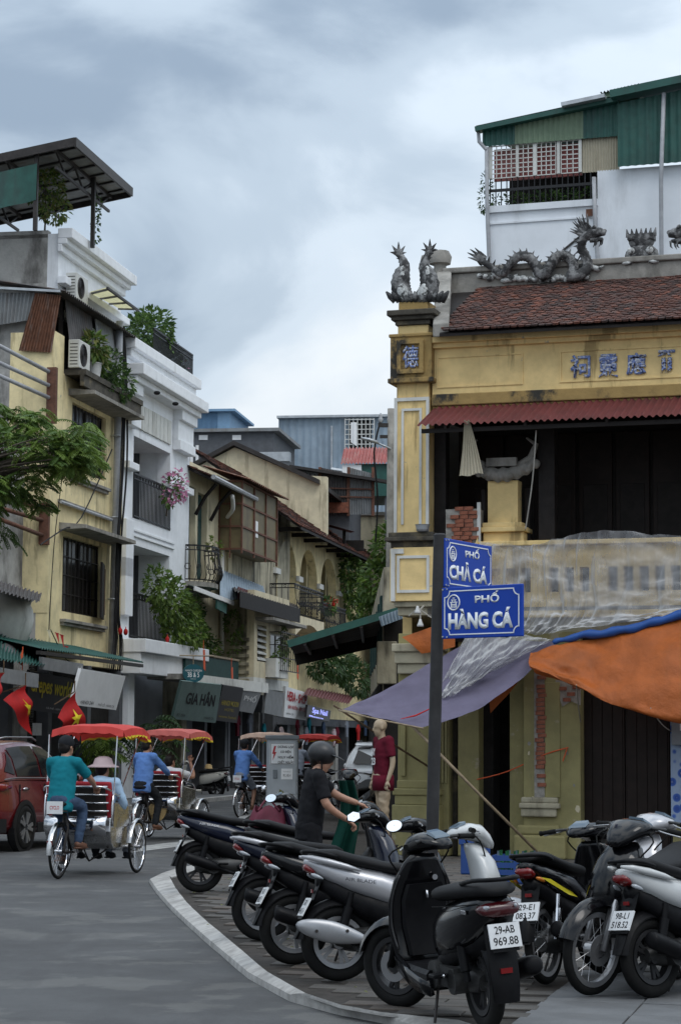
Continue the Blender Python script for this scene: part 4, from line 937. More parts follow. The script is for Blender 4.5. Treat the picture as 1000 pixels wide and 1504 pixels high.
MB().beam((xl-.2,TV-.15,roofz(xl-.2)+.03), (xs_,TV-.15,roofz(xs_)+.03), .25, .1).beam((xs_-.1,TV-.3,roofz(xs_)+.08), (xw,TV-.3,roofz(xw)+.08), .4, .16).obj('eaves_trim', G['corr_green'], tw_)
MB().poly([(xl-.2,TV-.2,roofz(xl)+.09),(xw,TV-.2,roofz(xw)+.16),(xw,TV+8,roofz(xw)+1.2),(xl-.2,TV+8,roofz(xl)+1)]).obj('roof', G['corr_green'], tw_)
a, b_ = wx(830,163), wx(893,150); MB().beam((a[0],TV-.3,a[1]+.02), (b_[0],TV-.3,b_[1]+.02), .3, .08).obj('flashing', G['galv'], tw_)
a, b_ = wx(883,148), wx(936,128); cb = box('roof_cowl', G['corr_greenpale'], tw_, a[0], b_[0], TV+.2, TV+1.4, a[1]-.1, b_[1]+.02)
MB().corr((a[0]-.05,TV+.1,b_[1]-.02), (b_[0]+.05,TV+.1,b_[1]+.1), (b_[0]+.05,TV+1.5,b_[1]+.2), (a[0]-.05,TV+1.5,b_[1]+.12), 12, .025).obj('cowl_roof', G['corr_dark'], cb, smooth='all')
for (a, c, d, e_) in ((716,218,720,390),(873,262,879,390),(978,143,972,395)):
    p, q = wx(a,c), wx(d,e_); MB().tube([(p[0],TV-.32 if a > 900 else TV-.1,p[1]), ((p[0]+q[0])/2-.02,TV-.3 if a > 900 else TV-.1,(p[1]+q[1])/2), (q[0],TV-.1,q[1]), (q[0],TV-.1,6)], .045, 8).obj('downpipe', G['pipe_grey'], tw_, smooth='all')
p = [wx(704,196), wx(705,210), wx(716,222)]; MB().tube([(x,TV-.12,z) for x, z in p], .04, 7).obj('gutter_pipe', G['pipe_grey'], tw_)
p, q = wx(822,372), wx(868,334)
MB().beam((p[0],TV-.02,p[1]), (q[0],TV-.02,q[1]), .03, .04).obj('stair_line', G['dark_steel'], tw_)
x, z = wx(866,313); MB().box(x-.08, x+.08, TV-.03, TV, z-.1, z+.08).obj('rust_patch', G['rust'], tw_)
# ================================================================== LEFT ROW OF HOUSES
def lx(px, py=900, v=0): return LF.fx(px, py, v)[0]
def lz(py, px=230, v=0): return LF.fx(px, py, v)[1]
def lp(px, py, v=0): x, z = LF.fx(px, py, v); return V((x, v, z))
def lthing(name, label, cat, group=None): return fthing(LF, name, label, cat, group)
def part_wall(parent, m, x0, x1, z0, z1, y=0, t=.3, holes=(), name='wall'): return MB().wall(x0, x1, z0, z1, y, t, list(holes)).obj(name, G[m], parent)
lpv = fthing(LF, 'pavement', None, None); tag(lpv, kind='structure')
MB().box(-60, 75, -2.0, 2, -.02, .11).obj('paving', G['slab'], lpv); MB().box(-60, 75, -2.2, -2.0, -.02, .115).obj('kerb', G['kerb_white'], lpv, bevel=.01)
def window(parent, x0, x1, z0, z1, y, frame='dark_wood', glass='window_dark', nx=2, nz=1, bars=0, fw=.06, name='window'):
    w_ = MB()
    for a, b_, c, d in ((x0,x0+fw,z0,z1),(x1-fw,x1,z0,z1),(x0+fw,x1-fw,z0,z0+fw),(x0+fw,x1-fw,z1-fw,z1)): w_.box(a, b_, y, y+.07, c, d)
    for i in range(1, nx): x = x0+(x1-x0)*i/nx; w_.box(x-fw/2, x+fw/2, y+.002, y+.068, z0+fw, z1-fw)
    for j in range(1, nz): z = z0+(z1-z0)*j/nz; w_.box(x0+fw, x1-fw, y+.004, y+.066, z-fw/2, z+fw/2)
    o = w_.obj(name, G[frame], parent)
    for i in range(nx):
        a, b_ = x0+(x1-x0)*i/nx, x0+(x1-x0)*(i+1)/nx; MB().box(a+fw/2, b_-fw/2, y+.03, y+.04, z0+fw, z1-fw).obj('pane', G[glass], o)
    if bars:
        q = MB()
        for k in range(1, bars): x = x0+(x1-x0)*k/bars; q.box(x-.01, x+.01, y-.03, y-.01, z0, z1)
        for k in range(1, 4): z = z0+(z1-z0)*k/4; q.box(x0, x1, y-.028, y-.012, z-.01, z+.01)
        q.obj('grille', G['dark_steel'], o)
    return o
def railing(parent, pts, z0, z1, m='black_iron', step=.11, name='railing', orn=True, belly=0):
    q = MB(); rr = random.Random(1)
    for i in range(len(pts)-1):
        a, b_ = V(pts[i]), V(pts[i+1]); n_ = max(1, int((b_-a).length/step)); nrm = V(((b_-a).y, -(b_-a).x, 0)).normalized()
        for k in range(n_+(i == len(pts)-2)):
            p = a.lerp(b_, k/n_)
            if belly:
                P = [V((p.x,p.y,z0)), V((p.x,p.y,z0+(z1-z0)*.25))+nrm*belly, V((p.x,p.y,z0+(z1-z0)*.6))+nrm*belly*.4, V((p.x,p.y,z1))]; q.tube(smooth_path(P, 3), .012, 4, cap=False)
            else: q.box(p.x-.011, p.x+.011, p.y-.011, p.y+.011, z0, z1)
        for z, h in ((z1,.05),(z0+.06,.035),(z1-.14,.03)): q.beam((a.x,a.y,z), (b_.x,b_.y,z), .045, h)
        if orn:
            for k in range(0, n_, 2):
                p = a.lerp(b_, (k+.5)/n_); q.torus((p.x, p.y, z1-.07), .04, .01, 'y' if abs((b_-a).x) > abs((b_-a).y) else 'x', 8, 4)
                if belly: q.torus((p.x+nrm.x*belly*.7, p.y+nrm.y*belly*.7, (z0+z1)/2-.1), .09, .012, 'y' if abs((b_-a).x) > abs((b_-a).y) else 'x', 10, 4)
    return q.obj(name, G[m], parent)
def split_unit(name, label, F, x, v, z, w=.85, h=.6, d=.35):
    o = fthing(F, name, label, 'air conditioner', x=x, y=v, z=z)
    box('case', G['ac_white'], o, 0, w, -d, 0, 0, h, bevel=.02); f = MB().torus((w*.36, -d-.004, h*.5), h*.38, .02, 'y', 20, 6)
    for k in range(4): f.torus((w*.36, -d-.006, h*.5), h*.08*(k+1), .006, 'y', 16, 4)
    f.obj('fan_guard', G['dark_steel'], o)
    MB().lathe([(.0,-d-.001),(h*.37,-d-.001),(h*.37,-d+.02),(0,-d+.02)], (w*.36,0,h*.5), 18, 'y').obj('fan_opening', G['black_plain'], o)
    gr = MB()
    for k in range(7): gr.box(-.006, 0, -d+.05, -.05, .08+k*h*.12, .1+k*h*.12)
    gr.obj('side_grille', G['dark_steel'], o)
    b = MB()
    for a in (.1, w-.1): b.beam((a, .05, -.03), (a, -d-.03, -.03), .04, .05)
    b.obj('bracket', G['dark_steel'], o); return o
# ---------------------------------------------------------------- yellow house
yh = lthing('yellow_house', 'narrow yellow house with two dark windows under concrete hoods', 'house')
x0, x1 = lx(68,1000), lx(177,900)
w1 = (lx(106,640), lx(155,680), lz(706,152), lz(590,106)); w2 = (lx(92,850), lx(150,870), lz(903,120), lz(790,105))
zt = lz(550,97)
part_wall(yh, 'yellow_plaster', x0, x1, 3.6, zt, 0, .3, [w1, w2])
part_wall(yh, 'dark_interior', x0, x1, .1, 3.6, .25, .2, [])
sy1, sz1 = 12, zt
MB().box(x0, x0+.3, .3, sy1, 0, zt).obj('side_wall', G['grey_render'], yh)
MB().box(x0-.015, x0, .0, 1.1, lz(900,70), zt+.9).obj('side_plaster', G['yellow_plaster'], yh)
MB().box(x0+.02, x1, .31, 12, zt-.3, zt).obj('terrace_floor', G['concrete'], yh)
MB().box(x0+.02, x0+.9, .0, .3, zt, zt+.95).obj('corner_pier', G['yellow_plaster'], yh)
for i, w_ in enumerate((w1, w2)):
    window(yh, w_[0], w_[1], w_[2], w_[3], .12, nx=4, nz=1, bars=10)
    hx0, hx1 = w_[0]-.35, min(w_[1]+1.3, x1-.05) if i == 0 else w_[1]+.75
    MB().add([(hx0,-.7,w_[3]+.15),(hx1,-.7,w_[3]+.15),(hx1,0,w_[3]+.12),(hx0,0,w_[3]+.12),(hx0,-.7,w_[3]+.24),(hx1,-.7,w_[3]+.24),(hx1,0,w_[3]+.3),(hx0,0,w_[3]+.3)], [(3,2,1,0),(4,5,6,7),(0,1,5,4),(1,2,6,5),(3,0,4,7)]).obj('window_hood', G['concrete'], yh)
    MB().box(w_[0]-.15, w_[1]+.1, -.16, 0, w_[2]-.28, w_[2]-.2).box(w_[0]-.1, w_[1]+.05, -.1, 0, w_[2]-.36, w_[2]-.28).obj('sill', G['concrete'], yh, bevel=.01)
sh = MB().box(-1.2, 0, -.03, .03, w2[2]-.03, lz(830,148)).obj('shutter', G['dark_wood'], yh, loc=(w2[1]+.02, -.04, 0), rot=(0,0,rad(14)))
MB().box(-.2, .12, -.045, -.03, w2[2]+.1, lz(830,148)-.1).obj('shutter_face', G['brown_wood'], sh)
bx_ = MB(); a, b_ = lp(88,735,-.05), lp(165,763,-.05); bx_.beam(a, b_, .12, .08); bx_.obj('ledge', G['concrete'], yh)
MB().tube([lp(90,737,-.12), lp(165,764,-.12)], .04, 6).obj('water_pipe', G['pipe_grey'], yh)
# terrace edge with planters
MB().box(lx(96,545), x1, -.55, .3, zt-.02, zt+.12).box(lx(96,545), x1, -.5, -.4, zt-.3, zt-.02).obj('terrace_slab', G['mold_and_shade'], yh)
split_unit('air_conditioner', 'boxy air conditioner on the terrace edge of the yellow house', LF, lx(100,548,-.1), -.1, zt+.15, .9, .72, .3)
# enclosed top terrace
zk = lz(432,92)
MB().box(x0+.95, x1, .9, 1.1, zt, zk).obj('terrace_back', G['dark_interior'], yh)
for (a, b_, c, d, m_) in ((93,131,440,508,'corr_dark'),(136,170,458,520,'corr_grey')):
    p, q = lp(a,c,.1), lp(b_,d-25,.1); MB().corr((p.x,.05,p.z), (q.x,.05,p.z), (q.x,-.15,p.z-1.5), (p.x,-.15,p.z-1.5), 12, .02).obj('roller_blind', G[m_], yh, smooth='all')
fr_ = MB()
for a in (92, 133, 168): p = lp(a, 470, .12); fr_.box(p.x-.05, p.x+.05, .1, .2, zt, zk)
fr_.box(x0+.3, x1, .05, .2, zk-.08, zk+.02); fr_.obj('terrace_frame', G['dark_steel'], yh)
MB().corr((x0-.2,-.35,zk-.1), (x1+.2,-.35,zk-.1), (x1+.2,3,zk+.5), (x0-.2,3,zk+.5), 40, .03).obj('terrace_roof', G['corr_dark'], yh, smooth='all')
# side shed cladding: rusty and grey sheets
p, q = LF.sx(45,430,x0-.1), LF.sx(88,430,x0-.1)
sh_ = [LF.sx(*t, x0-.1) for t in ((52,430),(90,434),(76,518),(28,515))]
MB().corr(*[(x0-.1, a, b_) for a, b_ in sh_], 11, .03).obj('rusty_sheet', G['rust'], yh, smooth='all')
sh_ = [LF.sx(*t, x0-.02) for t in ((-30,430),(52,430),(44,470),(-30,482))]
MB().corr(*[(x0-.02, a, b_) for a, b_ in sh_], 14, .03).obj('grey_sheet', G['corr_grey'], yh, smooth='all')
a, b_ = LF.sx(-40,421,x0-.15), LF.sx(90,428,x0-.15); MB().beam((x0-.15,a[0],a[1]), (x0-.15,b_[0],b_[1]), .1, .06).obj('flashing', G['galv'], yh)
MB().add([(x0+.28,.3,zt),(x0+.28,12,zt),(x0+.28,12,zt+2.2),(x0+.28,.3,zt+2.2)], [(0,1,2,3)]).obj('upper_side_wall', G['grey_render'], yh)
# rusty brackets with pipes running in from the left
for (pxa, zc0, zc1, rows) in ((77,540,622,((0,508,72,546),(0,533,72,566),(0,552,72,584))), (66,738,800,((0,728,62,748),(8,748,62,764),(20,770,62,786)))):
    yb = LF.sx(pxa, (zc0+zc1)/2, x0-.08); ya = LF.sx(pxa, zc0, x0-.08); yc = LF.sx(pxa, zc1, x0-.08)
    MB().box(x0-.16, x0-.016, yb[0]-.12, yb[0]+.12, yc[1], ya[1]).obj('rust_bracket', G['rust_steel'], yh)
    for (a, c, d, e_) in rows:
        p, q = LF.sx(d, e_, x0-.2), LF.sx(a, c, x0-1.8); dx = V((x0-1.8, q[0], q[1]))-V((x0-.2, p[0], p[1])); MB().tube([V((x0-.2,p[0],p[1])), V((x0-.2,p[0],p[1]))+dx*1.5], .055, 8).obj('bracket_pipe', G['pipe_grey' if zc0 < 700 else 'rust_steel'], yh, smooth='all')
# ---------------------------------------------------------------- white upper storey and roof canopy
up = lthing('rooftop_storey', 'white rooftop storey with moulded cornice above the yellow house', 'house')
ux0, ux1 = lx(86,400,.7), lx(178,450,.7); uz0, uz1 = zk-.1, lz(345,90,.7)
part_wall(up, 'white_paint', ux0, ux1, uz0, uz1, .7, .3)
MB().box(ux0, ux0+.25, 1.0, 12, uz0, uz1+.1).obj('side_wall', G['grey_render'], up)
cn = MB()
for k, (d, h0, h1) in enumerate(((.12,-.5,-.3),(.25,-.3,-.15),(.4,-.15,.12))): cn.box(ux0-.1, ux1+d*.6, .7-d, .7, uz1+h0, uz1+h1)
cn.box(ux0-.1, ux1+.1, .45, .7, uz0+.75, uz0+.95); cn.obj('cornice', G['white_paint'], up, bevel=.02)
MB().box(ux0, ux1, 1, 12, uz1-.1, uz1).obj('roof_floor', G['concrete'], up)
split_unit('air_conditioner', 'air conditioner fixed under the white rooftop storey', LF, lx(102,440,.5), .6, lz(440,104,.5), 1.0, .7, .3)
ya = lthing('window_awning', 'pale yellow awning on dark struts below the rooftop storey', 'awning')
A = [lp(131,430,.6), lp(177,455,.6), lp(203,456,-.7), lp(158,423,-.7)]; MB().grid(lambda u, v: A[0].lerp(A[1],u).lerp(A[3].lerp(A[2],u),v)+V((0,0,.02)), 4, 2).obj('panel', G['yellow_awning'], ya)
for t in (.05,.35,.65,.95): MB().beam(A[0].lerp(A[1],t), A[3].lerp(A[2],t), .05, .05).obj('strut', G['dark_steel'], ya)
MB().beam(A[3], A[2], .06, .06).obj('edge_bar', G['dark_steel'], ya)
rc = lthing('rooftop_canopy', 'dark steel roof canopy on posts over the rooftop terrace', 'canopy')
yf = -.25; cz = lz(208,110,yf); cxa, cxb = lx(110,208,yf), lx(192,289,yf)
zc = lambda y: cz-.17*(y-yf)
MB().prism_x([(yf,cz),(9,zc(9)),(9,zc(9)+.06),(yf,cz+.06)], cxa, cxb).obj('roof_sheet', G['corr_grey'], rc)
MB().box(cxa-.04, cxb+.04, yf-.06, yf, cz-.14, cz+.1).prism_x([(yf,cz-.12),(9,zc(9)-.12),(9,zc(9)+.1),(yf,cz+.1)], cxa-.05, cxa).prism_x([(yf,cz-.16),(9,zc(9)-.16),(9,zc(9)+.1),(yf,cz+.1)], cxb, cxb+.05).obj('edge_beam', G['dark_steel'], rc)
for k in range(5):
    y = .3+k*1.3; zk2 = zc(y); t = MB(); t.beam((cxa,y,zk2-.06), (cxb,y,zk2-.06), .08, .1); t.beam((cxa+.2,y,zk2-.5), (cxb-.2,y,zk2-.5), .06, .07)
    n_ = 6
    for i in range(n_): xa, xb = cxa+.2+(cxb-cxa-.4)*i/n_, cxa+.2+(cxb-cxa-.4)*(i+1)/n_; t.beam((xa,y,zk2-.5 if i % 2 else zk2-.08), (xb,y,zk2-.08 if i % 2 else zk2-.5), .045, .05)
    t.obj('truss', G['dark_steel'], rc)
for k in range(6): x = cxa+.4+k*(cxb-cxa-.8)/5; MB().beam((x,yf+.1,cz-.05), (x,9,zc(9)-.03), .06, .05).obj('purlin', G['dark_steel'], rc)
p = LF.fx(137, 320, .2); MB().box(p[0]-.05, p[0]+.05, .15, .25, uz1-.1, zc(.2)).obj('post', G['dark_steel'], rc)
yp = LF.sx(53,300,cxa+.15)[0]; MB().box(cxa+.1, cxa+.2, yp-.05, yp+.05, uz1-.3, zc(yp)).obj('post', G['dark_steel'], rc)
nt_ = [LF.sx(*t, cxa+.05) for t in ((-40,262),(55,240),(53,293),(-40,318))]; MB().grid(lambda u, v: V((cxa+.05,*nt_[0])).lerp(V((cxa+.05,*nt_[1])),u).lerp(V((cxa+.05,*nt_[3])).lerp(V((cxa+.05,*nt_[2])),u),v)+V((.06*math.sin(u*9)*v,0,0)), 12, 5).obj('green_screen', G['corr_green'], rc, smooth='all')
def bush(name, label, F, p, blobs, n, L, W, mats, seed, cat='plant', stems=(), group=None, flowers=None):
    o = thing(name, label, cat, F.w(*p) if F else p, F.a if F else 0, group); m = leaves(MB(), blobs, n, L, W, random.Random(seed), mats=len(mats)); m.obj('foliage', [G[x] for x in mats], o)
    if stems:
        s = MB(); [s.tube(smooth_path([V(q) for q in t], 3), [.03*(1-.7*i/max(1,(len(t)-1)*3)) for i in range((len(t)-1)*3+1)], 5) for t in stems]; s.obj('stem', G['bark'], o)
    if flowers:
        f = leaves(MB(), flowers[0], flowers[1], flowers[2], flowers[2]*.8, random.Random(seed+1)); f.obj('flowers', G[flowers[3]], o)
    return o
def pot(parent, r, h, m='pot_white'): return MB().lathe([(r*.7,0),(r,h),(r*1.06,h),(r*1.06,h*.93),(r*.9,h*.9),(.01,h*.88)], (0,0,0), 14).obj('pot', G[m], parent, smooth=50)
b = bush('rooftop_shrub', 'straggly yellow-green shrub under the rooftop canopy', LF, (ux0+.1, LF.sx(66,345,ux0+.1)[0], uz1+.05), [((0,0,1.2),(.55,.5,.55)),((.15,-.2,.7),(.45,.4,.4)),((-.1,0,1.7),(.35,.3,.35))], 900, .14, .07, ['leaf_yellow','leaf_light','leaf_mid'], 3, stems=[((0,0,0),(.05,0,.6),(0,0,1.5))])
b = bush('hanging_creeper', 'thin creeper hanging by the rooftop canopy post', LF, (lx(140,330,.2), .2, uz1), [((0.1,0,.3+.3*k),(.12,.1,.2)) for k in range(4)], 150, .1, .06, ['leaf_dark','leaf_mid'], 4)
p = lp(138,550,-.3); b = bush('potted_plant', 'leafy plant in a white pot on the terrace edge', LF, (p.x,-.3,zt+.12), [((0,0,.75),(.4,.3,.4)),((.3,0,.5),(.3,.25,.25)),((-.2,0,.9),(.25,.2,.3))], 420, .22, .09, ['leaf_light','leaf_mid','leaf_yellow'], 5, stems=[((0,0,.3),(0,0,.8))]); pot(b, .22, .4)
p = lp(160,560,-.3); b = bush('terrace_plants', 'dark mass of plants spilling from the terrace beside the drainpipe', LF, (p.x,-.35,zt+.1), [((0,0,.5),(.7,.35,.5)),((.6,-.1,.2),(.5,.35,.4)),((-.5,0,.2),(.4,.3,.3)),((.5,0,-.1),(.4,.2,.3))], 900, .16, .07, ['leaf_dark','leaf_mid'], 6)
# ---------------------------------------------------------------- pipes and cable bundle between the houses
dp = lthing('downpipe', 'tall grey drainpipe between the yellow and white houses', 'pipe')
MB().tube([lp(176,472,-.15), lp(172,700,-.15), lp(164,968,-.15)], .1, 8).obj('pipe', G['pipe_grey'], dp, smooth='all')
for c in (520,640,760,880): p = lp(174-(c-520)*.024,c,-.15); MB().torus((p.x,-.15,p.z), .11, .025, 'z', 12, 6).obj('clamp', G['galv'], dp)
cbn = lthing('cable_bundle', 'thick bundle of black cables running down between the two houses', 'cables'); cr2 = random.Random(3)
for k in range(7):
    o_ = k*2.0-6; P = [lp(181+o_*.4,480,-.22), lp(184+o_*.5,560,-.22), lp(182+o_*.5+cr2.uniform(-3,3),680,-.32), lp(176+o_*.5+cr2.uniform(-3,3),800,-.34), lp(172+o_*.6,900,-.35), lp(174+o_*1.2,945,-.35), lp(170+o_*1.6,985,-.4)]
    MB().tube(smooth_path(P, 4), .012+.008*(k % 3), 5).obj('cable', G['cable'], cbn, smooth='all')
tag(MB().tube(smooth_path([lp(165,660,-.2), lp(120,760,-.25), lp(92,778,-.3), lp(60,800,-.3)]), .02, 4).obj('sagging_wire', G['cable'], None, loc=LF.w(0,0,0), rot=(0,0,LF.a)), 'single thin wire sagging across the yellow house front', 'wire')
tag(MB().tube(smooth_path([lp(72,930,-.2), lp(80,800,-.1), lp(92,700,-.1)]), .012, 4).tube(smooth_path([lp(75,925,-.3), lp(95,965,-.4), lp(110,975,-.5)]), .015, 4).obj('loose_wires', G['cable'], None, loc=LF.w(0,0,0), rot=(0,0,LF.a)), 'loose wires at the left corner of the yellow house', 'wire')
# ---------------------------------------------------------------- white house
wh = lthing('white_house', 'white three-storey house with black balcony railings and grey loggias', 'house')
a0, a1 = lx(178,900), lx(272,900)
zS1, zS2, zC = lz(937,187), lz(760,192), lz(560,200)
h1 = (lx(190,900), lx(248,900), zS1+.02, lz(798,191)); h2 = (lx(196,700), lx(250,700), zS2+.02, lz(640,198))
part_wall(wh, 'white_paint', a0, a1, 3.7, zC, 0, .4, [h1, h2])
MB().box(a1-.02, a1+.3, 0, 10, 0, zC+1).obj('far_wall', G['white_paint'], wh); MB().box(a0-.1, a0, .02, 10, 3.6, zC+1).obj('near_wall', G['white_paint'], wh)
for (h, zs) in ((h1, zS1), (h2, zS2)):
    MB().box(h[0]-.3, h[1]+.3, 1.9, 2.0, h[2]-.3, h[3]+.3).obj('loggia_back', G['white_paint'], wh)
    MB().box(h[0]-.3, h[1]+.3, .4, 1.9, h[2]-.25, h[2]-.02).obj('loggia_floor', G['concrete'], wh); MB().box(h[0]-.3, h[1]+.3, .4, 1.9, h[3]+.02, h[3]+.2).obj('loggia_ceiling', G['white_paint'], wh)
    MB().box(h[1]+.02, h[1]+.3, .4, .95, h[2]-.02, h[3]+.02).obj('loggia_side', G['white_paint'], wh); MB().box(h[1]-.02, h[1]+.3, .95, 1.9, h[2]-.02, h[3]+.02).obj('grey_side', G['dark_grey_wall'], wh); MB().box(h[0]-.3, h[0]-.02, .4, 1.9, h[2]-.02, h[3]+.02).obj('loggia_side', G['white_paint'], wh)
    window(wh, h[0]+.1, h[0]+1.5, h[2]+.1, h[3]-.45, 1.82, 'white_paint', 'glass_blue', 2, 1, 0, .12)
    MB().box(h[1]-1.9, h[1]+.02, 1.6, 1.89, h[2], h[3]+.01).obj('grey_panel', G['dark_grey_wall'], wh)
    railing(wh, [(h[0],-.02,0),(h[1],-.02,0)], h[2], h[2]+1.25, step=.14)
gv = MB()
for z in (zS2-.35, zS2-.5): gv.box(h2[0]-.3, h2[1]+.5, -.05, 0, z, z+.07)
gv.obj('moulding', G['white_paint'], wh, bevel=.01)
sl_ = MB(); sl_.box(a0-.1, a1+.1, -.75, 0, zS1-.42, zS1-.05); sl_.box(a0-.05, a1+.05, -.6, 0, zS1-1.0, zS1-.42); sl_.obj('balcony_slab', G['white_paint'], wh, bevel=.02)
for k, (zz0, zz1, d) in enumerate(((zC-1.4,zC-1.1,.25),(zC-1.1,zC-.5,.18),(zC-2.6,zC-2.4,.22),(zC-.5,zC-.02,.3))):
    box('pilaster_block', G['white_paint'], wh, a0-.12, h2[0]-.12, -d, 0, zz0, zz1, bevel=.015); box('pilaster_block', G['white_paint'], wh, h2[1]+.25, a1+.06, -d, 0, zz0, zz1, bevel=.015)
for z in (zS2-.1, zS1+2.2): box('pilaster_block', G['white_paint'], wh, a0-.06, h1[0]-.12, -.14, 0, z-1.6, z, bevel=.015)
# cut stone band of panels below the main cornice
for k in range(9):
    xa = h2[0]+.05+k*(h2[1]-h2[0]-.1)/9; MB().box(xa, xa+(h2[1]-h2[0]-.1)/9-.04, -.05, -.01, h2[3]+.25, h2[3]+.95).obj('stone_panel', G['white_trim'], wh)
cn = MB(); cn.box(a0-.2, a1+.25, -.6, .3, zC-.02, zC+.3); cn.box(a0-.15, a1+.15, -.4, .3, zC-.2, zC-.02)
zT = lz(503,190)
cn.box(a0-.05, a1+.1, -.02, .3, zC+.3, zT-.45); cn.box(a0-.12, a1+.2, -.2, .3, zT-.45, zT-.25); cn.box(a0-.2, a1+.3, -.35, .3, zT-.25, zT+.05); cn.obj('cornice', G['white_paint'], wh, bevel=.025)
MB().box(a0, a1, .3, 10, zT-.5, zT-.3).obj('roof', G['concrete'], wh)
railing(wh, [(a0+2.5,-.1,0),(a1+.1,-.1,0)], zT+.05, zT+.8, orn=False)
lm = MB()
for (a, c) in ((231,577),(258,593)): p = lp(a,c,-.62); lm.ell(p, (.1,.1,.06), 8, 5)
lm.obj('lamp', G['black_plain'], wh)
MB().box(a0+.35, a0+.95, -.15, .5, 0, 3.6).obj('ground_column', G['white_paint'], wh); MB().box(a1-.6, a1, -.1, .5, 0, 3.6).obj('ground_column', G['cream_dirty'], wh)
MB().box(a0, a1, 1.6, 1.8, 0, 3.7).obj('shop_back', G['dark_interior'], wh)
b = bush('rooftop_tree', 'round leafy shrub with few pink flowers on the white house roof', LF, (lx(220,505,.5), .5, zT), [((0,0,.8),(1.5,.6,.7)),((1.4,0,.5),(1.3,.5,.65)),((-1.1,0,.7),(.9,.5,.6)),((2.4,-.1,0),(.6,.3,.5)),((.5,0,1.3),(1.1,.5,.5))], 2100, .2, .1, ['leaf_mid','leaf_dark','leaf_mid'], 8, 'shrub', stems=[((0,0,0),(.2,0,.6),(.6,0,1.2)),((0,0,0),(-.4,0,.8))], flowers=([((2.4,-.3,.2),(.6,.3,.4))], 25, .12, 'flower_pink'))
p = lp(245,718,-.15); b = bush('bougainvillea', 'pink bougainvillea on the upper balcony of the white house', LF, (p.x,-.15,p.z-.8), [((0,-.1,.7),(.5,.2,.4)),((.6,-.1,.9),(.4,.2,.4))], 120, .16, .09, ['leaf_mid'], 9, stems=[((0,0,0),(.2,-.1,.7),(.8,-.3,1.2))], flowers=([((.1,-.1,.8),(.6,.22,.5)),((.9,-.15,1.0),(.5,.2,.5))], 170, .12, 'flower_pink'))
p = lp(246,895,-.4); b = bush('balcony_tree', 'bright green leafy branch reaching out from the lower balcony', LF, (p.x,-.4,zS1), [((0,-.1,1.2),(1.0,.45,.7)),((.9,-.2,.8),(.9,.4,.6)),((-.9,0,1.6),(.8,.35,.5)),((1.6,-.3,.4),(.7,.35,.5)),((.3,-.2,.4),(.7,.3,.4))], 1500, .2, .1, ['leaf_light','leaf_mid','leaf_light'], 10, 'shrub', stems=[((0,0,0),(.1,-.2,.8),(.9,-.25,1.0),(1.6,-.3,.5)),((0,0,.4),(-.5,-.1,1.4))])
for (a, c) in ((178,935),(186,935),(247,945)): 
    p = lp(a,c,-.7); tag(MB().ell((0,0,.08),(.06,.06,.09),8,6).tube([(0,0,.0),(0,0,.22)],.012,5).obj('red_lantern', G['flag_red'], None, smooth='all', loc=LF.w(p.x,-.68,zS1-.04)), 'small red ornament on the white balcony slab, ' + {178:'beside the cable bundle', 186:'at the near end of the railing', 247:'at the far end under the leafy branch'}[a], 'ornament')
# ---------------------------------------------------------------- shop fronts at street level
sa = lthing('shop_awning', 'green and dark corrugated awning over the shops of the yellow house', 'awning')
MB().corr(lp(-60,912,-.2), lp(72,944,-.2), lp(66,978,-1.9), lp(-60,960,-1.9), 26, .035).obj('green_sheet', G['corr_green'], sa, smooth='all')
zq = lz(945,70,-.2)
MB().corr((lx(60,950,-1.8),-1.8,zq-.35), (lx(206,988,-1.8)+.3,-1.8,zq-.35), (lx(206,988,-1.8)+.3,0,zq+.05), (lx(60,950,-1.8),0,zq+.05), 46, .025).obj('dark_sheet', G['corr_green'], sa, smooth='all')
MB().box(lx(60,950,-1.8), lx(206,988,-1.8)+.3, -1.8, -1.7, zq-.48, zq-.4).obj('front_beam', G['dark_steel'], sa)
MB().beam(lp(-40,985,-1.85), lp(54,1000,-1.85), .1, .3).obj('valance', G['board_grey'], sa)
sc2 = patch([[lp(4,946,-1), lp(20,943,-1), lp(34,950,-1)],[lp(4,955,-1.3), lp(20,956,-1.3), lp(32,962,-1.3)],[lp(12,968,-1.5), lp(22,966,-1.5), lp(30,968,-1.5)]], 4, 4).obj('brown_sheet', G['corr_dark'], sa)
def board(name, label, cat, F, c, m, t=.08, frame=None, v=0):
    """board hung between four photographed corners (tl, tr, br, bl) each with its own offset"""
    o = fthing(F, name, label, cat); P = [V((*F.fx(a, b_, vv)[:1], vv, F.fx(a, b_, vv)[1])) for a, b_, vv in c]; nrm = (P[1]-P[0]).cross(P[3]-P[0]).normalized()
    if nrm.y > 0: nrm = -nrm
    Q = [p-nrm*t for p in P]; MB().add(P+Q, [(0,1,2,3),(7,6,5,4),(0,4,5,1),(1,5,6,2),(2,6,7,3),(3,7,4,0)]).obj('panel', G[m], o)
    return o, P, nrm
def btext(o, P, nrm, s, u0, u1, v0, v1, m, weight=0.0):
    """letters on a board, in fractions of its width and height (v from the bottom)"""
    ux = P[2]-P[3]; uz = P[0]-P[3]; sh = P[1]-P[0]
    t = text(s, o, G[m], u0, u1, v0, v1, 0, depth=0, weight=weight)
    for v in t.data.vertices:
        a, b_ = v.co.x, v.co.z; v.co = P[3].lerp(P[2], a).lerp(P[0].lerp(P[1], a), b_)+nrm*.012
    return t
o, P, n_ = board('shop_sign', 'dark shop sign with yellow lettering Crepes world', 'sign', LF, ((45,985,-1.2),(108,998,-1.2),(100,1050,-.9),(38,1042,-.9)), 'board_dark')
btext(o, P, n_, 'Crepes world', .04, .98, .36, .92, 'letter_yellow', .02); btext(o, P, n_, 'CÀ PHÊ - KEM CUỘN', .45, .95, .08, .16, 'white_plain')
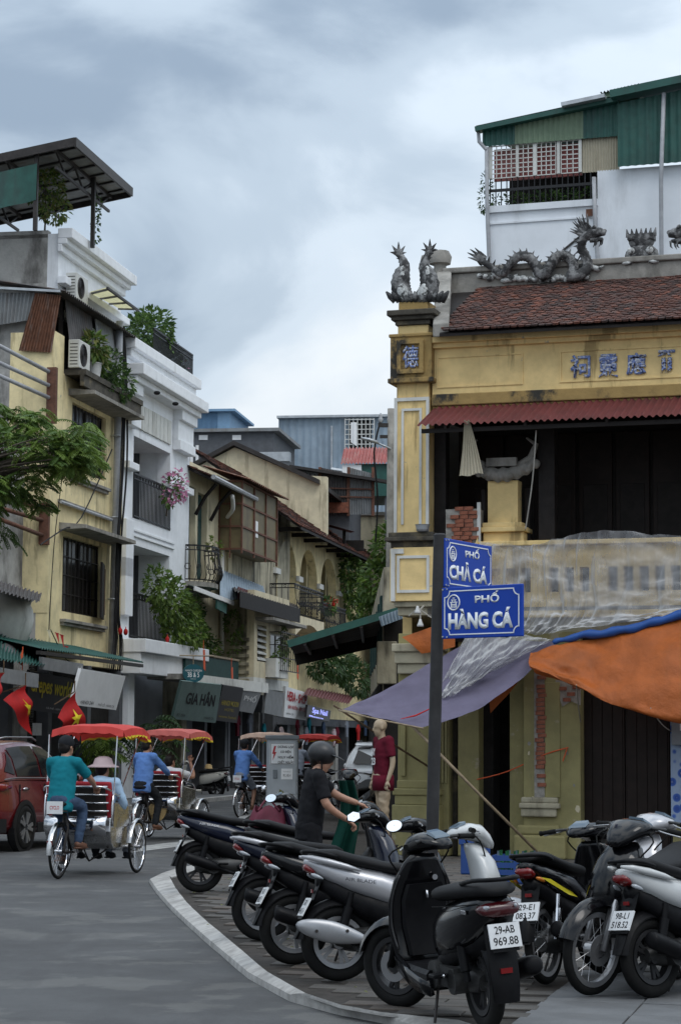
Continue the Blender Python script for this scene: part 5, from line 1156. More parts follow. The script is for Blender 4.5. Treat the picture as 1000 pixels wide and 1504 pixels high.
o, P, n_ = board('shop_sign', 'tilted blank white signboard under the dark awning', 'sign', LF, ((120,982,-2.0),(185,993,-2.0),(171,1043,-1.85),(106,1035,-1.85)), 'board_white')
btext(o, P, n_, 'HANOI 24H', .16, .44, .06, .16, 'letter_black'); btext(o, P, n_, 'PHỐ CỔ - HÀNG CÁ', .55, .92, .06, .16, 'letter_black')
o, P, n_ = board('shop_sign', 'long grey signboard fixed along the awning edge', 'sign', LF, ((63,965,-1.86),(123,975,-1.86),(122,993,-1.84),(63,983,-1.84)), 'board_grey')
btext(o, P, n_, 'PHỐ', .85, .97, .45, .85, 'white_plain')
# shop interiors: dark recess with shelves and door frames
ss = lthing('street_shops', 'dark open shop fronts under the yellow house', 'shop')
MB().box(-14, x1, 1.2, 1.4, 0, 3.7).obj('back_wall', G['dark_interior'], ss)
for x in (-9.5, -6.6, -3.4, -.5): MB().box(x, x+.3, -.05, .3, 0, 3.6).obj('shop_post', G['dark_grey_wall'], ss)
for k, x in enumerate((-6.1, -5.2, -3.0, -2.1)): MB().box(x, x+.8, .9, 1.0, .1, 2.4).obj('display_panel', G[('dark_wood','board_teal','dark_wood','fibre_panel')[k]], ss)
MB().box(lx(36,1080), lx(44,1080), -.3, -.2, lz(1080,40), lz(1062,40)).obj('paper_notice', G['white_plain'], ss)
def star(c, r, ux, uz, nrm):
    return [c+ux*(math.sin(i*PI/5)*(r if i % 2 == 0 else r*.4))+uz*(math.cos(i*PI/5)*(r if i % 2 == 0 else r*.4))+nrm for i in range(10)]
def flag(label, corners, v, sc_=None):
    o = lthing('national_flag', label, 'flag', 'flags hung along the shops'); P = [lp(a, b_, v+dv) for a, b_, dv in corners]
    def f(u, w_):
        p = P[0].lerp(P[1], u).lerp(P[3].lerp(P[2], u), w_); return p+V((0,.06*math.sin(u*7+w_*3),0))
    MB().grid(f, 12, 10).obj('cloth', G['flag_red'], o, smooth='all')
    c = (P[0]+P[1]+P[2]+P[3])/4; ux = (P[1]-P[0]).normalized(); uz = (P[0]-P[3]).normalized(); r = min((P[1]-P[0]).length, (P[0]-P[3]).length)*.3
    s = MB(); n2 = 10; pts = star(V((0,0,0)), 1, V((1,0,0)), V((0,0,1)), V((0,0,0))); L_ = [(P[1]-P[0]).length, (P[0]-P[3]).length]
    vs = [f(.5+p.x*r/L_[0], .5-p.z*r/L_[1])+V((0,-.07,0)) for p in pts]; s.add(vs+[f(.5,.5)+V((0,-.07,0))], [(i, (i+1) % 10, 10) for i in range(10)]); s.obj('star', G['flag_yellow'], o)
    MB().tube([P[1]+(P[1]-P[2]).normalized()*.3, P[2]+(P[2]-P[1]).normalized()*.15] if False else [P[0]+V((0,.03,.25)), P[0]+V((0,.03,0)), P[0].lerp(P[3],.5)+V((0,.3,0))], .015, 5).obj('staff', G['brown_wood'], o)
flag('red flag with yellow star hanging left of the crepes sign', [(40,1006,-2.0),(47,1045,-2.1),(46,1080,-2.0),(6,1028,-1.9)], 0)
flag('red flag with yellow star in front of the white signboard', [(112,1016,-2.0),(127,1072,-2.1),(99,1080,-2.0),(86,1054,-1.9)], 0)
flag('partly cut red flag at the left edge of the picture', [(8,988,-2.0),(-4,1028,-2),(-35,1040,-2),(-30,995,-2)], 0)
for k, (a, c, h) in enumerate(((72,934,14),(84,938,14),(91,943,18),(98,955,10),(116,962,8))):
    p = lp(a, c, -.9); hh = h/53; tag(MB().add([(-.12,0,hh*.5),(.12,0,hh*.45),(.04,-.05,-hh*.5),(-.12,.0,hh*.5-.01)], [(0,1,2)]).tube([(-.14,0,hh*.5),(.14,0,hh*.46)], .012, 4).obj('bunting_flag', G['flag_red' if k else 'cream_plaster'], None, loc=LF.w(p.x,-.9,p.z), rot=(0,0,LF.a)), ('pale bunting scrap at the left end of the string', 'first small red bunting flag beside the pale scrap', 'largest small red bunting flag above the awning', 'red bunting flag touching the awning sheet', 'smallest red bunting flag, rightmost over the awning')[k], 'bunting', 'bunting over the shop awning')
p = lp(25,970,-1.5); tag(MB().add([(-.22,0,-.05),(.1,0,-.12),(.12,0,.28)], [(0,1,2)]).tube([(.12,.01,-.2),(.12,.01,.3)],.012,4).obj('orange_pennant', G['bunting_orange'], None, loc=LF.w(p.x,-1.6,p.z), rot=(0,0,LF.a)), 'orange pennant on the brown patch of the green awning', 'bunting')
# shed and junk left of the yellow house, under the tree
jk = lthing('lean_to', 'low lean-to with a wrapped white bundle left of the yellow house', 'shed')
MB().box(-16, x0-.2, .6, .8, 0, 9).obj('wall', G['grey_render'], jk)
MB().corr(lp(-60,835,-.2), lp(62,872,-.2), lp(58,885,-1.2), lp(-60,850,-1.2), 20, .03).obj('roof_sheet', G['corr_dark'], jk, smooth='all')
p = lp(14,910,-.3); b1 = MB().ell((p.x,-.2,p.z), (1.1,.6,.75), 16, 10); [b1.__setattr__('v', [tuple(V(v)+V((.06,.06,.06))*mnoise.noise(V(v)*2.5)) for v in b1.v])]; b1.obj('wrapped_bundle', G['white_trim'], jk, smooth='all')
MB().beam(lp(28,935,-.6), lp(44,880,-.6), .1, .1).obj('prop', G['pipe_grey'], jk)
# potted palms and vines by the white house column
for i, (a, c, s_, lb) in enumerate(((165,1050,1.1,'palm-like potted plant below the blank white sign'), (225,1062,1.3,'tall grassy plant right of the white column'), (150,1060,.8,'low yellowish potted plant below the blank white sign'))):
    p = lp(a, c, -.8); o = thing('potted_palm', lb, 'plant', LF.w(p.x,-.8,.11), LF.a, 'plants along the left shops'); m = MB(); rr = random.Random(20+i)
    for k in range(34):
        an = rr.uniform(0,2*PI); pinnate(m, (0,0,.9+rr.random()*.9*s_), (math.cos(an), math.sin(an), rr.uniform(.3,1.3)), rr.uniform(.6,1.0)*s_, 9, .22, .05, rr, 1.2)
    m.obj('fronds', G['leaf_dark' if i < 2 else 'leaf_light'], o); MB().tube([(0,0,.4),(0.02,0,1.5*s_)], [.06,.04], 6).obj('stem', G['bark'], o); pot(o, .28, .5, 'pot_dark')
# ---------------------------------------------------------------- old house with green doors
oh = lthing('old_house', 'old cream house with green doors and a round iron balcony', 'house')
b0, b1 = a1+.32, lx(338,850); ze3 = lz(690,280,-.5)
d1 = (lx(270,760), lx(283,760)+.35, lz(850,276), lz(712,276)); d2_ = (lx(287,760)+.3, lx(301,760)+.3, lz(850,290), lz(722,290))
d3 = (b0+.5, b0+1.9, .3, lz(905,285))
part_wall(oh, 'cream_plaster', b0, b1, 3.3, ze3+.5, 0, .4, [d1, d2_])
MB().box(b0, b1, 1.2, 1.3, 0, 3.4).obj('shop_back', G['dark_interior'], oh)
for x in (b0, b0+2.3, b1-.4): box('shop_post', G['dark_grey_wall'], oh, x, x+.3, .0, .4, 0, 3.3)
for k in range(3): box('shop_door', G[('dark_wood','board_teal','dark_grey_wall')[k]], oh, b0+.5+k*1.3, b0+1.5+k*1.3, .8, .9, 0, 2.4)
for d in (d1, d2_):
    n_ = 2
    for k in range(n_):
        xa, xb = d[0]+(d[1]-d[0])*k/n_, d[0]+(d[1]-d[0])*(k+1)/n_-.03
        dl = MB().box(xa, xb, .18, .24, d[2], d[3]).obj('green_shutter', G['green_shutter'], oh)
        for j in range(3): h = (d[3]-d[2])/3; MB().box(xa+.08, xb-.08, .16, .18, d[2]+j*h+.1, d[2]+(j+1)*h-.1).obj('shutter_panel', G['green_shutter'], dl)
MB().box(b1-.5, b1, -.06, 0, 3.6, ze3).obj('pilaster', G['cream_plaster'], oh)
def tile_roof(parent, x0, x1, y0, z0, y1, z1, tw=.22, rows=16, m='roof_tile', name='roof'):
    MB().add([(x0,y0,z0-.03),(x1,y0,z0-.03),(x1,y1,z1-.03),(x0,y1,z1-.03),(x0,y0,z0-.12),(x1,y0,z0-.12),(x1,y1,z1-.12),(x0,y1,z1-.12)], [(0,1,2,3),(7,6,5,4),(0,4,5,1),(1,5,6,2),(3,7,4,0)]).obj(name, G['dark_wood'], parent)
    t = MB(); s = V((0,y1-y0,z1-z0)); nm = V((0,-(z1-z0),y1-y0)).normalized(); rr = random.Random(4)
    if nm.z < 0: nm = -nm
    for r in range(rows):
        for i in range(int((x1-x0)/tw)):
            x = x0+(i+.5*(r % 2))*tw; a = V((x,y0,z0))+s*(r/rows); b_ = a+s*(1.4/rows); t.cur = rr.choice((0,0,1)); u = nm*(.05+rr.uniform(-.012,.015)); w2 = V((tw*.47,0,0)); jj = s.normalized()*rr.uniform(-.02,.02)
            t.add([a-w2+u+jj, a+w2+u+jj, b_+w2, b_-w2, a-w2+jj, a+w2+jj], [(0,1,2,3),(4,5,1,0),(3,4,0),(1,5,2)])
    return tag(t.obj('roof_tiles', [G[m], G['roof_tile_red' if m == 'roof_tile' else 'roof_tile']], parent), kind='stuff')
tile_roof(oh, b0-.2, b1+.3, -.75, ze3, 3.5, ze3+1.9)
MB().tube([(b0-.2,-.8,ze3-.02),(b1+.3,-.8,ze3-.06)], .08, 7).obj('gutter', G['pipe_grey'], oh)
for k in range(3): x = b0+.6+k*1.9; MB().tube([(x,-.05,ze3-1.1),(x,-.35,ze3-.55),(x,-.7,ze3-.15)], .06, 5).obj('eaves_bracket', G['dark_wood'], oh)
MB().tube(smooth_path([lp(341,728,-.7), lp(342,748,-.6), lp(332,765,-.2), lp(327,800,-.1), lp(326,960,-.1)]), .07, 7).obj('downpipe', G['white_trim'], oh, smooth='all')
zb_ = lz(852,292,-.5); bp = []
for k in range(9): t = -PI/2*.0+PI*k/8; bp.append((lx(286,850)-math.cos(t)*1.15, -math.sin(t)*.7, 0))
MB().prism_z([(p[0],p[1]) for p in bp], zb_-.15, zb_).prism_z([((p[0]-lx(286,850))*.7+lx(286,850), p[1]*.7) for p in bp], zb_-.4, zb_-.15).obj('balcony_slab', G['concrete'], oh)
railing(oh, bp, zb_, zb_+1.1, step=.14, belly=.14)
# lower green awning with a white strip, green box hedge rail
ga = lthing('green_awning', 'small green awning with white edge under the round balcony', 'awning')
MB().corr(lp(276,858,-.1), lp(330,890,-.1), lp(342,884,-1.1), lp(288,862,-1.1), 12, .02).obj('sheet', G['corr_green'], ga, smooth='all')
MB().beam(lp(286,864,-1.15), lp(343,886,-1.15), .05, .13).obj('edge_strip', G['white_plain'], ga)
MB().beam(lp(318,884,-1.1), lp(332,892,-1.1), .05, .4).obj('valance', G['corr_green'], ga)
hr = lthing('balcony_hedge_rail', 'dark green meshed balcony front above the oval sign', 'railing')
MB().box(lx(268,985,-.6), lx(346,985,-.6), -.7, -.62, lz(995,300,-.6), lz(965,300,-.6)).obj('mesh', G['green_shutter'], hr)
MB().box(lx(268,985,-.6), lx(346,985,-.6), -.74, -.6, lz(964,300,-.6), lz(961,300,-.6)).obj('rail', G['bamboo'], hr)
sg = lthing('balcony_slab', 'thin slab roof over the signs of the old house', 'slab'); MB().box(lx(266,1000,-1), lx(385,1000,-1), -1.2, 0, lz(999,300,-1)-.05, lz(996,300,-1)+.05).obj('slab', G['concrete'], sg); MB().box(lx(266,1000,-1), lx(385,1000,-1), -1.22, -1.2, lz(999,300,-1)-.2, lz(996,300,-1)+.06).obj('fascia', G['white_trim'], sg)
p = lp(300,930,-.4); bush('vine', 'trailing green vine on the cream wall beside the balcony', LF, (p.x,-.2,p.z), [((-.6,-.1,.1),(.8,.25,.7)),((.4,-.1,-.4),(.9,.25,.6)),((1.5,-.1,-.6),(.8,.2,.6)),((-1.2,-.2,.6),(.6,.2,.5))], 800, .17, .09, ['leaf_light','leaf_mid','leaf_dark'], 30)
p = lp(335,930,-.3); bush('vine', 'pale hanging creeper at the stained corner wall', LF, (p.x,-.5,p.z), [((0,0,.2),(.7,.25,.5)),((.3,0,-.5),(.5,.2,.5))], 260, .15, .08, ['leaf_light','leaf_mid'], 31)
p = lp(316,805,-.5); bush('potted_plant', 'sparse plant sprouting beside the round balcony', LF, (p.x,-.5,p.z-.3), [((0,0,.3),(.35,.2,.35))], 60, .16, .09, ['leaf_yellow','leaf_light'], 32, stems=[((0,0,-.5),(0,0,.4))])
# oval sign and shop signs
o = lthing('oval_sign', 'teal oval hanging sign reading 3B & 5', 'sign'); c = lp(284,989,-1.3)
ov = [(c.x+.95*math.cos(t)*1.0, c.z+.27*math.sin(t)) for t in [i*PI/12 for i in range(24)]]
cx_, cz_2 = c.x, c.z; yo = -1.3
def facing(name, m, w_, h, px, py, Y, label, cat, shape='rect', rz=0):
    o = thing(name, label, cat, at(px, py, Y), rz)
    if shape == 'oval': MB().prism_y([(w_/2*math.cos(t), h/2*math.sin(t)) for t in [i*PI/14 for i in range(28)]], -.03, .03).obj('panel', G[m], o)
    else: box('panel', G[m], o, -w_/2, w_/2, -.03, .03, -h/2, h/2)
    return o
bpy.data.objects.remove(o)
o = facing('oval_sign', 'plate_teal', .62, .52, 284, 989, 62, 'teal oval hanging sign reading 3B & 5 below the white house', 'sign', 'oval', rad(18))
text('HANOI GARDEN', o, G['white_plain'], -.24, .24, .05, .11, -.032, depth=0); text('3B & 5', o, G['white_plain'], -.17, .17, -.11, .03, -.032, depth=0, weight=.01); text('HÀNG CÁ', o, G['white_plain'], -.08, .08, -.17, -.14, -.032, depth=0)
MB().tube([(0,0,.23),(0,0,.5)], .015, 5).tube([(-.4,0,.5),(.6,0,.5)], .02, 5).obj('bracket', G['bamboo'], o)
o, P, n_ = board('shop_sign', 'grey-green shop sign with dark letters GIA HÂN', 'sign', LF, ((268,1000,-1.4),(326,1006,-1.4),(317,1062,-1.0),(254,1056,-1.0)), 'board_teal')
btext(o, P, n_, 'GIA HÂN', .18, .88, .42, .8, 'letter_black', .03); btext(o, P, n_, 'ĐT: 0904', .06, .24, .08, .16, 'letter_black'); btext(o, P, n_, '3 HÀNG CÁ', .68, .92, .08, .16, 'letter_black')
o, P, n_ = board('shop_sign', 'dark shop sign with small gold lettering', 'sign', LF, ((328,1006,-1.4),(358,1011,-1.4),(348,1062,-1.0),(316,1058,-1.0)), 'board_dark')
btext(o, P, n_, 'HANOI MOON', .1, .9, .45, .6, 'letter_gold', .02); btext(o, P, n_, 'HOTEL', .3, .75, .3, .38, 'letter_gold'); btext(o, P, n_, 'www.hotel', .1, .9, .1, .18, 'letter_gold')
o, P, n_ = board('shop_sign', 'unreadable dim grey sign between the gold sign and the red-lettered one', 'sign', LF, ((358,1011,-1.2),(384,1018,-1.2),(372,1048,-1.0),(350,1044,-1.0)), 'board_grey')
btext(o, P, n_, 'PHỐ', .15, .85, .5, .85, 'white_plain', .01)
o, P, n_ = board('shop_sign', 'pale sign with red letters HERA SHOP further down the street', 'sign', LF, ((420,1008,-1.2),(452,1018,-1.2),(450,1058,-1.1),(417,1053,-1.1)), 'board_white')
btext(o, P, n_, 'HERA - SHOP', .08, .95, .55, .88, 'letter_red', .03); btext(o, P, n_, 'BÁN BUÔN - BÁN LẺ', .14, .9, .3, .46, 'letter_red', .02); btext(o, P, n_, 'HÀNG CÁ', .08, .4, .1, .18, 'letter_black')
o, P, n_ = board('shop_sign', 'blank grey panel left of the red-lettered sign', 'sign', LF, ((392,1012,-1.2),(418,1018,-1.2),(414,1053,-1.1),(388,1047,-1.1)), 'board_grey')
o, P, n_ = board('shop_sign', 'small dark blue sign with glowing lettering near the purple awning tip', 'sign', LF, ((452,1035,-1.5),(486,1044,-1.5),(484,1060,-1.5),(450,1053,-1.5)), 'board_dark')
btext(o, P, n_, 'Spa Nail', .2, .85, .3, .9, 'neon_blue', .02); btext(o, P, n_, 'Massage', .1, .7, .04, .22, 'neon_blue', .02)
# bunting scraps along the old houses
for k, (a, c, lb) in enumerate(((300,970,'orange streamer on the bamboo rail above the oval sign'), (341,995,'orange streamer on the slab above the gold sign'), (437,986,'orange streamer by the far iron balcony'))):
    p = lp(a, c, -1.1); tag(MB().prism_y([(-.12,.3),(.05,.32),(.16,-.3),(-.02,-.25)], -.01, .01).tube([(-.1,0,.32),(-.1,0,.6)],.01,4).obj('orange_streamer', G['bunting_orange'], None, loc=LF.w(p.x,-1.1,p.z), rot=(0,0,LF.a)), lb, 'bunting', 'orange streamers along the street')
# ---------------------------------------------------------------- house with the fibre-panel bay
bh = lthing('bay_house', 'cream house with a brown panelled bay on rusty frame', 'house')
c0, c1 = b1, lx(425,900)
part_wall(bh, 'cream_dirty', c0, c1, 3.3, lz(720,345), 0, .4)
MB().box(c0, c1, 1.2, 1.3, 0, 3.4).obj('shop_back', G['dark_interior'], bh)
for k in range(5): box('shop_post', G['dark_grey_wall'], bh, c0+k*1.7, c0+k*1.7+.3, .0, .4, 0, 3.3)
for k in range(4): box('shop_door', G[('dark_wood','dark_grey_wall','fibre_panel','dark_wood')[k]], bh, c0+.5+k*1.7, c0+1.6+k*1.7, .7, .8, 0, 2.5)
v = -.75; fa, fb = lp(354,800,v), lp(405,848,v); zt4, zb4 = lz(706,354,v), lz(806,354,v)
bay = MB().box(fa.x, fb.x, v, 0, zb4, zt4).obj('bay', G['fibre_panel'], bh)
nx, nz = 3, 3
for i in range(nx+1): x = fa.x+(fb.x-fa.x)*i/nx; MB().box(x-.04, x+.04, v-.05, v, zb4-.15, zt4).obj('frame_bar', G['rust_steel'], bay)
for j in range(nz+1): z = zb4+(zt4-zb4)*j/nz; MB().box(fa.x, fb.x, v-.045, v, z-.03, z+.03).obj('frame_bar', G['rust_steel'], bay)
for j in range(nz+1): z = zb4+(zt4-zb4)*j/nz; MB().box(fa.x-.05, fa.x, v, 0, z-.03, z+.03).obj('frame_bar', G['rust_steel'], bay)
for y in (-.02, -.38): MB().box(fa.x-.05, fa.x, y-.03, y, zb4-.3, zt4).obj('frame_bar', G['rust_steel'], bay)
p = lp(377,790,v-.02); MB().box(p.x-.15, p.x+.15, v-.03, v-.005, lz(790,377,v), lz(766,377,v)).obj('torn_panel', G['white_plain'], bay)
MB().corr((fa.x-.3,v-.35,zt4+.02), (fb.x+.5,v-.35,zt4+.02), (fb.x+.5,.5,zt4+.5), (fa.x-.3,.5,zt4+.5), 22, .03).obj('bay_roof', G['rust'], bh, smooth='all')
# lower awning over the cream block
w0, w1_ = lp(323,840,-.2), lp(390,872,-.2)
MB().corr(lp(324,836,-.1), lp(386,861,-.1), lp(390,874,-.8), lp(323,884,-.8), 18, .03).obj('blue_awning', G['corr_blue'], bh, smooth='all')
zaw = lz(872,388,-1.3)
MB().corr((lx(345,850,-.1),0,zaw+.35), (lx(440,900,-.1),0,zaw+.35), (lx(440,905,-1.5),-1.5,zaw-.25), (lx(345,868,-1.5),-1.5,zaw-.25), 26, .03).obj('dark_awning', G['corr_dark'], bh, smooth='all')
MB().box(lx(352,868,-1.5), lx(440,905,-1.5), -1.52, -1.5, zaw-.7, zaw-.22).obj('underside_shade', G['dark_wood'], bh)  # added dark board standing in for the shaded underside of the awning
vl = MB(); r5 = random.Random(6)
for k in range(13):
    p = lp(350+k*3, 864+k*1.1, -.85); vl.box(p.x-.06, p.x+.12, -.87, -.85, p.z-r5.uniform(.1,.4), p.z+.05)
vl.obj('ragged_valance', G['corr_red'], bh)
# projecting cream block
vb = -1.1; e0, e1 = lp(373,990,vb), lp(424,1000,vb); zb5 = lz(998,400,vb); zt5 = zaw+.1
wv = (lp(378,950,vb).x, lp(391,950,vb).x, lz(972,385,vb), lz(918,383,vb)); wg = (lp(397,950,vb).x, lp(422,960,vb).x, lz(982,408,vb), lz(930,405,vb))
MB().wall(e0.x, e1.x, zb5, zt5, vb, .25, [wv, wg]).obj('block_front', G['cream_plaster'], bh)
MB().box(e0.x, e0.x+.2, vb+.25, 0, zb5, zt5).obj('block_side', G['cream_dirty'], bh)
MB().box(e1.x-.2, e1.x, vb+.25, 0, zb5, zt5).obj('block_side', G['cream_dirty'], bh); MB().box(e0.x, e1.x, vb, .2, zb5-.35, zb5).obj('block_base', G['white_trim'], bh)
for k in range(6): z = wv[2]+(wv[3]-wv[2])*(k+.2)/6; MB().add([(wv[0],vb-.02,z),(wv[1],vb-.02,z),(wv[1],vb+.2,z+.14),(wv[0],vb+.2,z+.14),(wv[0],vb-.02,z+.05),(wv[1],vb-.02,z+.05),(wv[1],vb+.2,z+.19),(wv[0],vb+.2,z+.19)], [(3,2,1,0),(4,5,6,7),(0,1,5,4)]).obj('louvre', G['white_trim'], bh)
MB().box(wv[0], wv[1], vb+.24, vb+.26, wv[2], wv[3]).obj('louvre_dark', G['dark_interior'], bh)
wi = window(bh, wg[0], wg[1], wg[2], wg[3], vb+.1, 'white_trim', 'glass_dark', 2, 1, 0)
q = MB(); nb = 9
for k in range(nb+1): x = wg[0]-.1+(wg[1]-wg[0]+.2)*k/nb; q.box(x-.015, x+.015, vb-.4, vb-.38, wg[2]-.1, wg[3]+.05)
for k in range(4): z = wg[2]-.1+(wg[3]-wg[2]+.1)*k/3; q.box(wg[0]-.1, wg[1]+.1, vb-.41, vb-.37, z-.015, z+.015); q.box(wg[0]-.11, wg[0]-.09, vb-.38, vb, z-.015, z+.015)
q.obj('grille', G['dark_steel'], wi)
MB().box(wv[0]-.3, wg[1]+.4, vb-.6, vb, wv[3]+.12, wv[3]+.22).obj('window_hood', G['concrete'], bh)
MB().box(lp(390,990,vb).x, lp(408,990,vb).x, vb-.35, vb, zb5+.05, lz(968,398,vb)).obj('box_under_window', G['white_trim'], bh)
for k in range(6): z = lz(1000-k*12,350,-.5); MB().box(e0.x-.08, e0.x, -.95, -.1, z-.05, z+.06).obj('stone_course', G['cream_dirty'], bh, bevel=.01)
p = lp(412,965,vb-.2); bush('window_plants', 'green plants behind the iron grille of the cream block', LF, (p.x,vb-.22,wg[2]), [((0,0,.3),(1.2,.12,.3)),((.4,0,.9),(.5,.12,.5))], 260, .16, .08, ['leaf_mid','leaf_light'], 33)
# ---------------------------------------------------------------- yellow arcaded house
ah = lthing('arcade_house', 'yellow arcaded house with red tiled roof and iron balconies', 'house')
g0, g1 = lx(404,900), lx(545,900); zf5 = lz(915,450,-.2)
z5e = lz(757,410,-1.0)
# arched wall: three bays
aw_ = MB(); bays5 = 5; bw5 = (g1-g0)/bays5
for k in range(bays5):
    xa = g0+k*bw5; cxm_ = xa+bw5/2; r = bw5/2-.35; zs = z5e-1.6-.0; n_ = 10
    arc = [(cxm_-r*math.cos(PI*i/n_), zs+min(r,1.3)*math.sin(PI*i/n_)) for i in range(n_+1)]
    pts = [(xa, zf5), (cxm_-r, zf5)] + arc + [(cxm_+r, zf5), (xa+bw5, zf5), (xa+bw5, z5e+.3), (xa, z5e+.3)]
    # split into two halves to stay simple polygons
    left = [(xa, zf5), (cxm_-r, zf5)] + arc[:n_//2+1] + [(cxm_, z5e+.3), (xa, z5e+.3)]; right = [(cxm_, z5e+.3)] + arc[n_//2:] + [(cxm_+r, zf5), (xa+bw5, zf5), (xa+bw5, z5e+.3)]
    aw_.prism_y(left, 0, .35); aw_.prism_y(right, 0, .35)
    box('capital', G['white_trim'], ah, xa-.4, xa+.4, -.12, 0, zs-.1, zs+.1)
    for t in (-.45, .45): box('green_shutter', G['green_shutter'], ah, cxm_+t-.4, cxm_+t+.4, 1.2, 1.26, zf5, zs+.6)
    box('column', G['yellow_plaster'], ah, cxm_-.15, cxm_+.15, .9, 1.2, zf5, z5e)
aw_.obj('arcade_wall', G['yellow_plaster'], ah)
box('loggia_back', G['cream_dirty'], ah, g0, g1, 1.3, 1.5, zf5, z5e+.3); box('loggia_floor', G['concrete'], ah, g0, g1, 0, 1.3, zf5-.2, zf5)
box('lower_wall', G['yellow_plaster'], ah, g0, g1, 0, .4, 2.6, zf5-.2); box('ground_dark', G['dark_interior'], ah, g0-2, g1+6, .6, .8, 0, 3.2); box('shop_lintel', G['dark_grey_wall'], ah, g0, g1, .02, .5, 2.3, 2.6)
tile_roof(ah, g0-.3, g1+.5, -1.0, z5e, 3.2, z5e+3.0, .3, 16, 'roof_tile_red')
for k in range(9): x = g0+.5+k*(g1-g0)/9; box('rafter', G['dark_wood'], ah, x, x+.12, -.95, 0, z5e-.1, z5e+.05)
for i, (pa_, pb_) in enumerate(((432,474),(474,507))):
    xa, xb = lx(pa_,915,-.9), lx(pb_,920,-.9); zz_ = zf5+(.0 if i == 0 else -.35)
    MB().prism_y([(xa,zz_),(xb,zz_),(xb,zz_-.25)]+[(xa+(xb-xa)*(1-t/8), zz_-.75+.5*math.sin(PI*t/8)) for t in range(9)]+[(xa,zz_-.25)], -.95, 0).obj('balcony_slab', G['cream_plaster'], ah)
    railing(ah, [(xa,0,0),(xa,-.9,0),(xb,-.9,0),(xb,0,0)], zz_, zz_+1.1, step=.2, belly=.12)
for k in range(8): x = g0-2+k*2.4; box('shop_post', G['dark_grey_wall' if k % 3 else 'grey_render'], ah, x, x+.5, .1, .6, 0, 2.7)
for k in range(7):
    x = g0-1.3+k*2.4; box('shop_shutter', G[('dark_wood','board_teal','dark_grey_wall','fibre_panel')[k % 4]], ah, x, x+1.5, .5, .58, 0, 2.5)
p = lp(510,850,-.3); bush('climbing_plant', 'green creeper on the far end of the arcaded house', LF, (p.x,-.5,p.z), [((0,0,0),(1.2,.4,1.0)),((.6,0,-.9),(1.2,.3,.8)),((-.5,0,.6),(.8,.3,.6))], 800, .25, .14, ['leaf_dark','leaf_mid','leaf_light'], 34)
p = lp(486,890,-.9); bush('balcony_flowers', 'red-flowered pots on the far iron balcony', LF, (p.x,-.8,p.z), [((0,0,.0),(1.0,.2,.3))], 160, .2, .1, ['leaf_mid','leaf_dark'], 35, flowers=([((0,-.1,.15),(.8,.15,.15))], 40, .14, 'flag_red'))
p = lp(500,985,-.8); bush('street_tree_mass', 'dark leafy bush hanging over the far shops', LF, (p.x,-.8,p.z), [((-2,.2,.2),(2.6,.5,.6)),((1,.2,.3),(2.6,.5,.7)),((4,0,-.2),(2.6,.5,.7))], 1100, .3, .15, ['leaf_dark'], 36)
fa_ = lthing('far_awning', 'rust-red awning over the far shops', 'awning'); MB().corr(lp(452,1010,-.3), lp(520,1022,-.3), lp(512,1034,-1.8), lp(446,1020,-1.8), 16, .03).obj('sheet', G['corr_red'], fa_, smooth='all')
fd = lthing('far_house', 'dim house closing the far end of the left row', 'house')
box('wall', G['cream_dirty'], fd, g1+.6, 75, 0, 8, 0, 8.4); box('lower_front', G['dark_interior'], fd, g1+.6, 75, -.05, 0, 0, 3.2)
for k in range(8): window(fd, g1+2+k*3.4, g1+3.6+k*3.4, 4.3, 6.6, -.05, 'green_shutter', 'glass_dark', 2)
for k in range(10): box('shop_post', G['grey_render'], fd, g1+1+k*3, g1+1.5+k*3, -.15, -.05, 0, 3.2)
# solid cores so the row is closed behind the fronts
for nm, par, xa, xb, zz_ in (('core', oh, b0+.01, b1-.01, ze3+.4), ('core', bh, c0+.01, c1-.01, lz(720,345)-.2), ('core', ah, g0+.01, g1-.01, z5e+.2)):
    MB().box(xa, xb, 1.55, 9, 0, zz_).obj(nm, G['dark_grey_wall'], par)
# ================================================================== HOUSES BEHIND
def CFr(px, Y): return Frame(at(px, 1090, Y), rad(-8))
def cth(F, name, label, cat): return fthing(F, name, label, cat)
F1 = CFr(380, 86); q_ = lambda F, a, c, v=0: (F.fx(a, c, v)[0], F.fx(a, c, v)[1])
gh = cth(F1, 'gable_house', 'cream house with a plain gable wall behind the panelled bay', 'house')
pts = [q_(F1,*t) for t in ((262,700),(345,657),(440,698),(480,700),(480,800),(262,800))]; MB().prism_y(pts, 0, .4).obj('gable_wall', G['cream_plaster'], gh)
A0, A1, A2 = (q_(F1,*t) for t in ((258,702),(345,655),(470,712)))
for P0, P1 in ((A0, A1), (A1, A2)): MB().add([(P0[0],-.3,P0[1]),(P1[0],-.3,P1[1]),(P1[0],9,P1[1]),(P0[0],9,P0[1]),(P0[0],-.3,P0[1]+.18),(P1[0],-.3,P1[1]+.18),(P1[0],9,P1[1]+.18),(P0[0],9,P0[1]+.18)], [(3,2,1,0),(4,5,6,7),(0,1,5,4),(1,2,6,5),(2,3,7,6),(3,0,4,7)]).obj('roof_slope', G['dark_steel'], gh)
F2 = CFr(350, 98)
gs = cth(F2, 'grey_block', 'low grey rooftop block with two white vents and pipes', 'building')
x0_, z0_ = q_(F2,270,690); x1_, z1_ = q_(F2,402,634); box('wall', G['dark_grey_wall'], gs, x0_, x1_, 0, 6, 0, z1_); box('roof_edge', G['corr_grey'], gs, x0_-.1, x1_+.3, -.25, 6, z1_, z1_+.15)
for a in (299, 348): x, z = q_(F2,a,643); box('vent', G['white_plain'], gs, x-.2, x+.2, -.04, 0, z-.1, z+.12)
